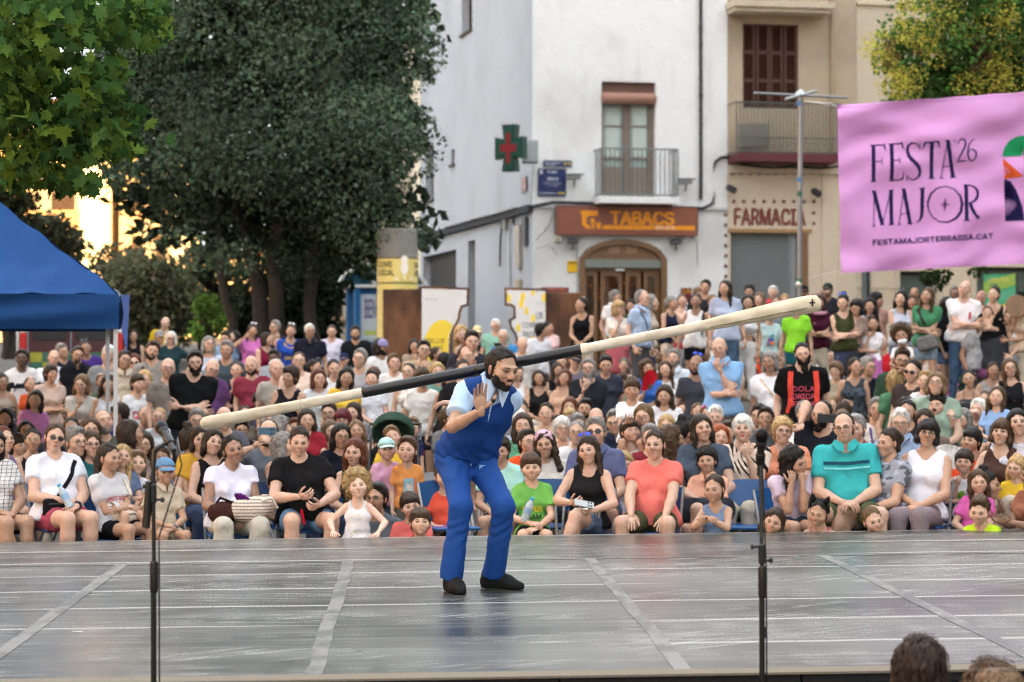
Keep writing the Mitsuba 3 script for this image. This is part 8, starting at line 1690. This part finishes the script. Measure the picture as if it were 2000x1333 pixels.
r = who('wide pale trousers, bag on lap'); k = thing('tote_bag', 'striped cream and brown tote bag on the lap of the person in fitted white T-shirt', 'bag'); m = Sdf().ell((.0, 0, 0), (.17, .12, .10)).ell((.10, -.02, .05), (.09, .09, .07), k=.05).mesh(.018, lambda P_: (meshkit.fbm(P_ * 14, 2) - .5) * .03); q = lap(r, .10, .32, .14); part('body', k, xf(m, r['R'], q) , 'pattern', np.r_[lin('c8bcb0'), PAT['stripe']], True); part('handle', k, tube([q + [.10, -.08, .08], q + [.18, -.10, .10], q + [.22, -.06, .02]], .012, 6), 'cloth', 'd8d0c4', True)
k = thing('scarf', 'purple pleated scarf in the hands of the person in fitted white T-shirt', 'scarf'); q = lap(r, .02, .28, .22); part('cloth', k, cat(*[xf(rbox((0, 0, 0), (.035, .10, .13), .012, rot((0, 1, 0), -30 + 9 * i)), r['R'], q + np.array([.02 * i, -.01 * i, -.004 * i * i])) for i in range(5)]), 'cloth', '4c1a5c'); k = thing('handbag', 'dark brown handbag on the lap beside the purple scarf', 'bag'); part('body', k, xf(Sdf().ell((0, 0, 0), (.13, .10, .09)).mesh(.018, lambda P_: (meshkit.fbm(P_ * 16, 2) - .5) * .03), r['R'], lap(r, -.12, .26, .12)), 'cloth', '3a2220', True); part('strap', k, tube([lap(r, -.2, .2, .15), lap(r, -.16, .3, .25), lap(r, -.04, .3, .2)], .012, 6), 'cloth', '2a1816', True)
r = who('grey sling bag'); bag('sling_bag', 'grey sling bag on the person in green T-shirt', r, [(-.12, .46), (-.02, .28), (.10, .06)], chest(r, .05, .0, .05), (.28, .12, .20), '6e6e70', '3a3a3c', rot((0, 1, 0), -15))
r = who('red purse'); k = thing('purse', 'small red purse held before the navy tank top', 'bag'); part('body', k, rbox((wrist(r, 1) + wrist(r, -1)) / 2 + [.03, -.05, -.08], (.14, .05, .10), .02), 'plastic', '9c1c30', 30); part('clasp', k, rbox((wrist(r, 1) + wrist(r, -1)) / 2 + [.03, -.078, -.05], (.03, .01, .02), .004), 'steel', 'b0a060')
def fan(c, R, rad, a0, a1, col_, lab, ribs=13, rib='6a5040'):
    k = thing('hand_fan', lab, 'fan'); a = np.radians(np.linspace(a0, a1, ribs * 2 + 1)); V = np.array([[q * rad * math.cos(t), (.006 if i % 2 else -.006) * q, q * rad * math.sin(t)] for i, t in enumerate(a) for q in (.30, 1.0)]); part('leaf', k, xf((V, grid_faces(len(a), 2)), R, c), 'cloth', col_)
    for t in a[::2]: part('rib', k, xf(rod((0, .004, 0), (rad * .97 * math.cos(t), .004, rad * .97 * math.sin(t)), .0035, 4), R, c), 'plastic', rib)
r = who('leaning with a red fan'); fan(wrist(r, -1) + [.05, -.06, -.02], rz(60) @ rot((0, 1, 0), -18), .25, 20, 165, 'b01828', 'dark red hand fan raised by the leaning person in blue T-shirt')
r = who('holding a white fan'); fan(P(1848, 925, 19.95), rot((0, 1, 0), -10), .24, 20, 150, 'd8d8d4', 'white folding fan with pale ribs held behind the boy in orange', 13, 'b0a890')
r = who('holding a yellow fan'); fan(P(1903, 735, r['Y'] - .4), rz(40), .20, 50, 130, 'd8cc30', 'yellow fan held upright in the middle of the right crowd', 5)
r = who('waving a wicker fan'); c = P(1986, 598, r['Y'] - .3); k = thing('wicker_fan', 'round wicker fan at the right edge on the terrace', 'fan'); part('leaf', k, xf(lathe([(0, -.006), (.15, -.006), (.155, 0), (.15, .006), (0, .006)], 20), rot((1, 0, 0), 80), c), 'wood', None, 40); part('handle', k, rod(c + [0, 0, -.14], c + [-.02, .02, -.3], .01), 'wood')
k = thing('pushchair', 'dark green pushchair hood behind the two small boys', 'pushchair'); c = P(768, 842, 22.3); part('hood', k, xf(Sdf().ell((0, 0, 0), (.20, .24, .18)).ell((0, -.12, -.05), (.18, .26, .15), op='sub').half((0, 0, -.12), (0, 0, -1)).mesh(.022), None, c), 'cloth', '2c4038', True); part('seat', k, rbox(c + [0, .1, -.35], (.4, .35, .45), .05), 'cloth', '24282c', True); part('handle', k, tube([c + [-.24, .2, -.1], c + [-.24, .45, .05], c + [.24, .45, .05], c + [.24, .2, -.1]], .014, 6), 'steel', '404448', True)
for x in (-.22, .22):
    for y in (-.25, .3): part('wheel', k, rod(c + [x - .02, y, -.78], c + [x + .02, y, -.78], .11, 14), 'plastic', '16181a', 40)
    part('frame', k, tube([c + [x, -.25, -.72], c + [x, .1, -.3], c + [x, .25, -.05]], .013, 6), 'steel', '404448', True)
for s, sd, c, w_ in (('arms firmly crossed', -1, '15161a', .04), ('black sunglasses and pink', 1, '17181c', .034), ('linen shirt', 1, '30506c', .03)):
    r = who(s); q = r['p']['_arms'][sd]; a, b = q[2] - nrm(q[2] - q[1]) * .035, q[2] - nrm(q[2] - q[1]) * .012; k = r['key']; m = r['p']['_up'](tube([a, b], .034 * (.7 + .3 * r['p'].get('girth', 1)), 12)); part('watch_strap', k, xf(m, r['R'], r['t']), 'plastic', c, 40)
# ---------------------------------------------------------------- microphone stands
def mic_stand(px, py, Y, lab, boom):
    k = thing('microphone_stand', lab, 'microphone stand'); a = P(px, py, Y); x = a[0] + (-.004 if boom else .012); g = 0.0; s = Y / FPX
    zc = (P(0, 955, Y)[2] if boom else P(0, 1073, Y)[2]); zl = P(0, 1110 if boom else 1120, Y)[2]
    part('base', k, lathe([(0, 0), (.14, .0), (.14, .012), (.10, .03), (.02, .045), (0, .046)], 28, (x, Y, g)), 'plastic', '121214', 40)
    part('lower_tube', k, rod((x, Y, .04), (x - .002, Y, zl - .05), .0118, 12), 'plastic', '0d0e10', 40); part('grip', k, tube([(x, Y, zl - .1), (x, Y, zl - .09), (x, Y, zl + .02), (x, Y, zl + .03)], [.014, .0175, .0175, .013], 12), 'plastic', '0b0b0d', 40)
    top = np.array([x - .003, Y, zc]); part('upper_tube', k, rod((x, Y, zl), top, .0085, 10), 'plastic', '101114', 40)
    part('clutch', k, cat(rbox(top + [0, 0, -.02], (.026, .03, .085), .008), rod(top + [-.035, 0, .01], top + [.0, 0, .01], .006, 8), rod(top + [-.043, 0, .01], top + [-.032, 0, .01], .011, 8), rod(top + [0, 0, -.045], top + [.036, 0, -.045], .006, 8), rod(top + [.032, 0, -.045], top + [.044, 0, -.045], .012, 8)), 'plastic', '0d0e10', kind='stuff')
    head = a + [0, 0, 0]
    if boom:
        e = P(330, 862, Y); part('boom', k, tube([top + [0, 0, -.06], top + [-.002, 0, .04], P(302, 880, Y), e], .0095, 8), 'plastic', '101114', 40); part('boom_weight', k, rod(top + [-.03, .0, -.16], top + [-.016, 0, .03], .017, 10), 'plastic', '0c0c0e', 40); d = nrm(np.array([-.40, .72, .52])); part('cable', k, tube([e + [.03, 0, .0], e + [.05, .02, -.1], top + [.02, .02, -.2], (x + .02, Y + .01, zl), (x + .02, Y + .02, .1), (x + .2, Y + .2, .01)], .0035, 5), 'plastic', '141414', True)
    else:
        e = head + [.006, .02, -.10]; part('upper_rod', k, rod(top, e + [0, 0, .005], .0075, 8), 'plastic', '101114', 40); d = nrm(np.array([.03, -.25, 1.0])); part('cable', k, tube([e + [.01, .02, -.02], e + [.02, .02, -.3], (x + .018, Y + .015, zl), (x + .02, Y + .02, .4), (x + .03, Y + .1, .01)], .0035, 5), 'plastic', '141414', True)
        part('clip', k, rod(P(1492, 1225, Y), P(1493, 1245, Y), .012, 8), 'plastic', '0c0c0e')
    m = thing('microphone', 'black ball-headed microphone on the ' + ('left stand, tilted' if boom else 'right stand, upright'), 'microphone'); B = e if boom else e
    Rm = np.stack([nrm(np.cross(d, [0, 1, 0.2])), nrm(np.cross(np.cross(d, [0, 1, .2]), d)) * -1, d], 1)
    def L(prof): return xf(lathe(prof, 20), Rm, B)
    part('body', m, L([(0, -.075), (.011, -.07), (.013, 0), (.018, .055), (.019, .062)]), 'plastic', '141417', 40); part('ring', m, L([(.0215, .062), (.0225, .066), (.0225, .072), (.0215, .076)]), 'steel', '3a3a3e', 40); part('grille', m, L([(.0215, .076), (.0255, .088), (.0265, .10), (.0245, .115), (.016, .128), (0, .132)]), 'steel', '1a1a1d', True); part('holder', m, L([(.017, -.02), (.02, -.015), (.021, .02), (.018, .025)]), 'plastic', '0b0b0c', 40)
mic_stand(1483, 850, 9.85, 'straight black microphone stand before the right half of the stage', False)
mic_stand(303, 845, 9.9, 'black boom microphone stand before the left half of the stage', True)
# ---------------------------------------------------------------- the performer and the pole
def performer():
    rng = np.random.default_rng(3); yaw = 25.0; R = rz(yaw); S = 1.0; hip = P(910, 893, 14.6); zf = hip[2]; HZ = .78
    lean, side, twist = 30.0, 10.5, -4.0; RT = rz(twist) @ rot((0, 1, 0), side) @ rx(lean); inv = lambda w: RT.T @ (R.T @ (np.asarray(w) - hip)) / S
    loc = lambda w: R.T @ (np.asarray(w) - hip) / S
    fl = .45 + .0100 * hip[0]
    KR, AR, KL, AL = P(905, 990, 14.24), P(884, 1130, 14.30), P(988, 990, 14.30), P(966, 1122, 14.48)
    AR[2] = fl + .085; AL[2] = fl + .085
    wr_, wl_ = P(940, 803, 14.04), P(893, 790, 14.78)
    dR = lambda v: RT.T @ (R.T @ np.asarray(v, float))
    p = dict(cls='m', skin=2, hair='hi', hc='k', post='t', pose='N', top='ts', tc=lin('a9c4e2'), near=True, hi=True, cell=.0125, S=S, H=1.03, girth=.78, jit=0, lean=lean, side=side, twist=twist, hyaw=0, beard='s', smile=.75, gaze=.4, brow=.6, sleeve=.60,
             RH=R.T @ rz(36) @ rx(14) @ rot((0, 1, 0), 3), hy=-.03, bot='tr', bc=lin('174388'), cuff=.078, off=.014, hem=-.02, wr=.016, shape=dict(jaw=.5, nose=.5, cheek=.3), tmat='cloth', bmat='suit', loose=.0, belly=0,
             legs={-1: (loc(KR), loc(AR)), 1: (loc(KL), loc(AL))}, pole={-1: dR((-.75, -.25, -1)), 1: dR((.9, .6, -.5))})
    # wrists given as absolute points of the torso frame
    p['arms'] = [(inv(wl_)[0] * 1, -inv(wl_)[1], inv(wl_)[2] - .425), (-inv(wr_)[0], -inv(wr_)[1], inv(wr_)[2] - .425), 'o']
    hands = {-1: (dR((-.10, -.06, 1)), dR((.30, -1, .0)), dict(curl=10, thumb=58, spread=4)), 1: (dR((-1, .1, .15)), dR((0, .2, -1)), dict(curl=20))}; p['hands'] = hands
    parts = human(p, rng); hz0 = .94 * S
    def w_(m): return xf(m, R, hip - [0, 0, hz0])
    k = thing('person', 'person in royal blue waistcoat and trousers balancing a long pole across the neck', 'person')
    # a longer leg part than the model's is not needed: drop its trousers and lay our own, with a crease
    lt = Sdf(); w = 1.03; L = {-1: (loc(KR), loc(AR)), 1: (loc(KL), loc(AL))}
    lt.cone((-.078 * w, 0, .03), (.078 * w, 0, .03), .109, k=.05).cone((-.06, .03, -.03), (0.06, .03, -.03), .110, k=.05)
    for sd, (kn, an) in L.items():
        h0 = np.array([sd * .085, 0, -.02]); kn, an = np.array(kn), np.array(an); fw = nrm(np.array([0, -1, 0.]))
        lt.cone(h0, kn, .093, .067, k=.05); e = an + (an - kn) * .02; lt.cone(kn, e, .066, .069, k=.03, cap=1); lt.cone(kn + fw * .055 * .4, e + fw * .062, .030, .022, k=.03, cap=1)
    lt.half((0, 0, .125), (0, .12, 1))
    def wob(P_):
        z = P_[:, 2]; n = meshkit.fbm(P_ * np.array([10, 10, 7.]), 3) - .5
        folds = sum(np.exp(-((z - z0) / .10) ** 2) * np.sin((P_[:, 0] * 1.2 + P_[:, 1] * .5 - z * 1.6) * 62 + 6 * n) * a for z0, a in ((-.05, .004), (-.42, .0045)))
        return n * .024 + folds * 1.0
    tm = lt.mesh(.011, wob); parts['trousers'] = p['_low'](tm) + (np.tile(lin('174388'), (len(tm[0]), 1)), 'suit')
    for nm in list(parts):
        v, f, c, b = parts[nm]; v = np.asarray(v) @ R.T + hip - [0, 0, hz0]
        if nm == '': part_as(k, (v, f, c), b, True)
        else: part(nm, k, (v, f, c), b, None, True)
    # waistcoat
    vs = Sdf(); torso(vs, .89, .78, 0, .032); vs.cone((-.078, 0, .02), (.07, 0, .02), .119, k=.05)
    for x in (-1, 1): vs.ell((x * .212, .0, .405), np.array([.060, .16, .115]), k=.015, op='sub')
    vs.cone((0, -.02, .56), (0, -.03, .66), .085, .13, k=.012, op='sub'); vs.cone((0, -.10, .53), (0, -.185, .20), .108, .006, k=.01, op='sub'); vs.half((0, 0, -.015), (0, -.35, -1))
    o = np.array([3, 7, 1.])
    def vw(P_):
        n = meshkit.fbm(P_ * np.array([8, 8, 8.]) + o, 3) - .5; z = P_[:, 2]; return n * .022 + .007 * np.sin((z * 1.3 + P_[:, 0] * .8) * 70 + 7 * n) * np.exp(-((z - .06) / .09) ** 2)
    vm = vs.mesh(.0125, vw); kv_ = part('waistcoat', k, w_(p['_up'](vm)) + (np.tile(lin('12397a'), (len(vm[0]), 1)),), 'suit', None, True)
    def on_vest(x, z, out):
        x, z = np.atleast_1d(x).astype(float), np.atleast_1d(z).astype(float); P_ = np.stack([x, np.full(len(x), -.42), z], 1)
        for _ in range(30): P_[:, 1] += np.clip(vs.at(P_), -.03, .05) * .8
        P_[:, 1] -= out; return P_
    fz = np.linspace(.0, .215, 14); fr_ = on_vest(np.full(14, .018), fz, .004); part('front_edge', kv_, w_(p['_up'](tube(fr_, .005, 6))), 'suit', lin('0e3a80'), True)
    for z in (.03, .085, .14, .195): q = on_vest(.004, z, .006)[0]; part('button', kv_, w_(p['_up'](ball(q, (.008, .004, .008), 8, 5))), 'plastic', lin('0c2a5c'), True)
    for x in (-.085,): q = on_vest(np.linspace(x - .05, x + .04, 6), np.full(6, .06) + np.linspace(.008, -.004, 6), .005); part('pocket_welt', kv_, w_(p['_up'](tube(q, .006, 5))), 'suit', lin('123f8c'), True)
    # shirt: collar, button strip, cuffs, the tail that has come out
    ring = lambda r_, z, n_=15: [(r_ * math.sin(a) * 1.0, -r_ * 1.05 * math.cos(a) + .012, z + .022 * (1 - math.cos(a)) * .5) for a in np.linspace(.12, 2 * np.pi - .12, n_)]
    A_, B_, C_ = ring(.070, .508), ring(.066, .560), ring(.092, .515); V = np.array(A_ + B_ + C_); n_ = 15
    ca_ = grid_faces(3, n_); part('collar', k, w_(p['_up']((V, ca_))), 'cloth', lin('a9c4e2'), True)
    for s in (-1, 1):
        q = np.array([(s * .012, -.064, .560), (s * .066, -.035, .566), (s * .088, -.055, .515), (s * .052, -.128, .440), (s * .016, -.092, .500)]); part('collar_point', k, w_(p['_up']((q, np.array([[0, 1, 2], [0, 2, 3], [0, 3, 4]])))), 'cloth', lin('b4cce8'))
    s = p['_top']; zz = np.linspace(.24, .49, 9); bl = project_top(p, np.full(9, .006), zz, .006); part('button_strip', k, w_(p['_up'](tube(bl, .012, 6, flat=.3))), 'cloth', lin('b0c8e4'), True)
    for z in (.30, .37, .44): part('shirt_button', k, w_(p['_up'](ball(project_top(p, .006, z, .014)[0], (.006, .003, .006), 7, 5))), 'plastic', lin('30405c'), True)
    for sd in (-1, 1):
        a, e, _ = p['_arms'][sd]; d = nrm(e - a); c0 = a + (e - a) * .585; part('sleeve_cuff', k, w_(p['_up'](tube([c0 - d * .018, c0 - d * .016, c0 + d * .012, c0 + d * .014], [.064, .069, .070, .065], 16))), 'cloth', lin('aec8e6'), True)
    tail = np.array([(.03, -.165, .055), (.10, -.16, .06), (.15, -.10, .05), (.14, -.12, -.03), (.09, -.17, -.06), (.05, -.175, -.02)]); part('shirt_tail', k, w_(p['_up'](cat((tail, np.array([[0, 1, 5], [1, 4, 5], [1, 3, 4], [1, 2, 3]])), tube([(.05, -.172, -.02), (.09, -.166, .02), (.12, -.15, .05)], [.006, .010, .006], 5)))), 'cloth', lin('7fa8da'))
    fly = p['_low'](tube([(.0, -.128, .10), (.004, -.138, .03), (.0, -.128, -.06)], .005, 5)); part('fly_seam', k, w_(fly), 'suit', lin('0e3a80'), True)
    # thumb band
    pw = p['_wr'][-1]; W0 = R @ pw + hip - [0, 0, hz0]
    dW, nW = nrm(R @ RT @ np.array(hands[-1][0])), np.array(R @ RT @ np.array(hands[-1][1])); nW = nrm(nW - dW * (nW @ dW)); uW = np.cross(nW, dW) * -1; B = np.stack([uW, nW, dW], 1) * .98 * S
    t = math.radians(58); d1 = np.array([math.sin(t), .25, math.cos(t)]); d2 = np.array([math.sin(t * .55), .42, math.cos(t * .55)]); p0 = np.array([.024, .004, .018]); a, b = p0 + d1 * .05 + d2 * .004, p0 + d1 * .05 + d2 * .024
    part('thumb_band', k, xf(tube([a, a + (b - a) * .02, b - (b - a) * .02, b], [.0120, .0138, .0126, .0110], 10), B, W0), 'plastic', '0d0e10', True)
    # shoes
    for sd, A, d in ((-1, AR, (.34, -.94, 0)), (1, AL, (.88, -.48, 0))):
        d = nrm(d); q = np.array([-d[1], d[0], 0]); g = .45 + .01 * A[0] + .004; h = np.array([A[0], A[1], g]); up_ = np.array([0, 0, 1.0])
        sh = Sdf().cone(h - d * .055 + up_ * .040, h - d * .045 + up_ * .085, .036, .040, k=.02).cone(h - d * .05 + up_ * .034, h + d * .10 + up_ * .030, .036, .040, k=.03).cone(h + d * .10 + up_ * .030, h + d * .175 + up_ * .020, .040, .026, k=.03).cone(h - d * .02 + up_ * .09, h + d * .08 + up_ * .05, .040, .034, k=.03).half(h, -up_).half(h + up_ * .125, up_)
        ks = part('shoe', k, sh.mesh(.009), 'suit', '131417', True); so_ = Sdf().cone(h - d * .055 + up_ * .006, h + d * .165 + up_ * .006, .040, .034, k=.01, sy=1).half(h + up_ * .014, up_).half(h, -up_); part('sole', ks, so_.mesh(.009), 'matt', '0c0c0d', True)
        for i in range(3): c0 = h + d * (.035 + .03 * i) + up_ * (.098 - .022 * i); part('lace', ks, tube([c0 - q * .03, c0 + up_ * .006, c0 + q * .03], .004, 5), 'matt', '1c1d20', True)
    return k, hip
performer()
def balance_pole():
    k = thing('balancing_pole', 'long canvas-wrapped pole with black taped middle lying across the performer neck', 'pole'); Yl, Yr = 14.86, 14.18
    A, B = P(394, 829, Yl), P(1598, 592, Yr); D = B - A; at = lambda px: A + D * ((px - 394) / (1598 - 394)); d = nrm(D)
    def seg(name, x0, x1, r0, r1, b, c, wob=0, n=24, sides=18, prof=None):
        t = np.linspace(0, 1, n); m = tube([at(x0 + (x1 - x0) * q) for q in t], r0 + (r1 - r0) * t if prof is None else np.interp(t, *prof), sides)
        v = m[0].copy()
        if wob:
            ax = at(x0) + ((v - at(x0)) @ d)[:, None] * d; rr = v - ax; q = meshkit.fbm(np.stack([(v - A) @ d * 2.2, rr[:, 1] * 38, rr[:, 2] * 38], 1), 3) - .5; v = ax + rr * (1 + wob * q[:, None] * 2)
        return part(name, k, (v, m[1]), b, c, True)
    seg('canvas_wrap', 394, 600, 0, 0, 'cloth', 'bab2a0', .22, 40, 20, ([0, .02, .1, .35, .8, 1], [.026, .037, .040, .037, .033, .031])); seg('shaft', 599, 722, .0305, .031, 'cloth', 'c4bdae', .03)
    seg('grip', 720, 946, .033, .0335, 'plastic', '121316', .03, 30); seg('grip', 944, 1152, .0335, .033, 'plastic', '111215', .03, 30)
    seg('shaft', 1149, 1400, .0305, .031, 'cloth', 'c8c1b2', .03, 50); kc = seg('canvas_wrap', 1380, 1592, 0, 0, 'cloth', 'c4bca8', .2, 44, 22, ([0, .12, .4, .75, .95, 1], [.0312, .036, .043, .050, .052, .048]))
    e = at(1592); part('end_cap', kc, tube([e, e + d * .012, e + d * .022, e + d * .026], [.050, .049, .042, .03], 20), 'cloth', 'cdc3ac', True)
    f = at(1598) + d * .004; u = nrm(np.cross(d, [0, 0, 1])) ; w = np.cross(u, d)
    nn = nrm(np.array([.2, -1, .1])); 
    for a, b in (((-.016, 0), (.016, 0)), ((0, -.02), (0, .02))): part('stitched_cross', kc, rod(at(1585) + np.array([a[0], -.0525, a[1] + .008]), at(1585) + np.array([b[0], -.0525, b[1] + .008]), .004, 5), 'matt', '1c1a18')
    part('tape_end', k, tube([at(1149), at(1152), at(1160), at(1163)], [.0335, .0345, .034, .031], 16), 'cloth', 'cfc8b8', True)
    fold = [at(1395 + 9 * i) + np.array([0, -.03 - .0011 * i, -.018 + .0016 * math.sin(i)]) for i in range(21)]; part('wrap_seam', kc, tube(fold, .004, 5), 'cloth', '7a705c', True)
balance_pole()
# three children in front of the stage, from behind
for px, top, Y, cls, hr, hc, ty, lab in ((1796, 1234, 8.7, 'g', 'lg', 'd', 'c8a888', 'in a light top from behind with long dark hair at lower right'), (1935, 1276, 8.4, 'w', 'cs', 'b', '4a4238', 'in a dark top with tousled brown hair at the lower right corner'), (1950, 1301, 7.7, 'g', 'bob', 'l', '6a5a4a', 'seen from behind with smooth light brown hair, lowest at the right')):
    r = np.random.default_rng(int(px)); p = dict(cls=cls, skin=1, hair=hr, hc=hc, post='f', pose='S1', top='tk' if px < 1900 else 'ts', tc=lin(ty), near=True, hi=True, cell=.02, bot='so', bc=lin('303848'), hl=-.2 if px < 1900 else 0, H=.93); pa = human(p, r)
    v, f_, c, b_ = pa['hair']; s_ = meshkit.fbm(v * np.array([95, 95, 9.]) + px, 3)[:, None]; v = v + (s_ - .5) * .022 * np.sign(v - v.mean(0)) * [1, 1, .2]; c = c.copy(); c[:, 3:] = np.clip(.5 + (s_ - .5) * 2.6, 0, 1); pa['hair'] = (v, f_, c, b_)
    R = rz(180 + r.uniform(-12, 12)); X, Z = P(px, top, Y)[0], P(px, top, Y)[2]; mx = max(pa[n][0][:, 2].max() for n in ('', 'hair')); hv = p['_hd']((np.array([[0, .01, .03]]), np.zeros((0, 3), int)))[0] @ R.T
    put('person', pa, R, np.array([X - hv[0, 0], Y - hv[0, 1], Z - mx]), 'person ' + lab, 'person', 'spectators around the stage')
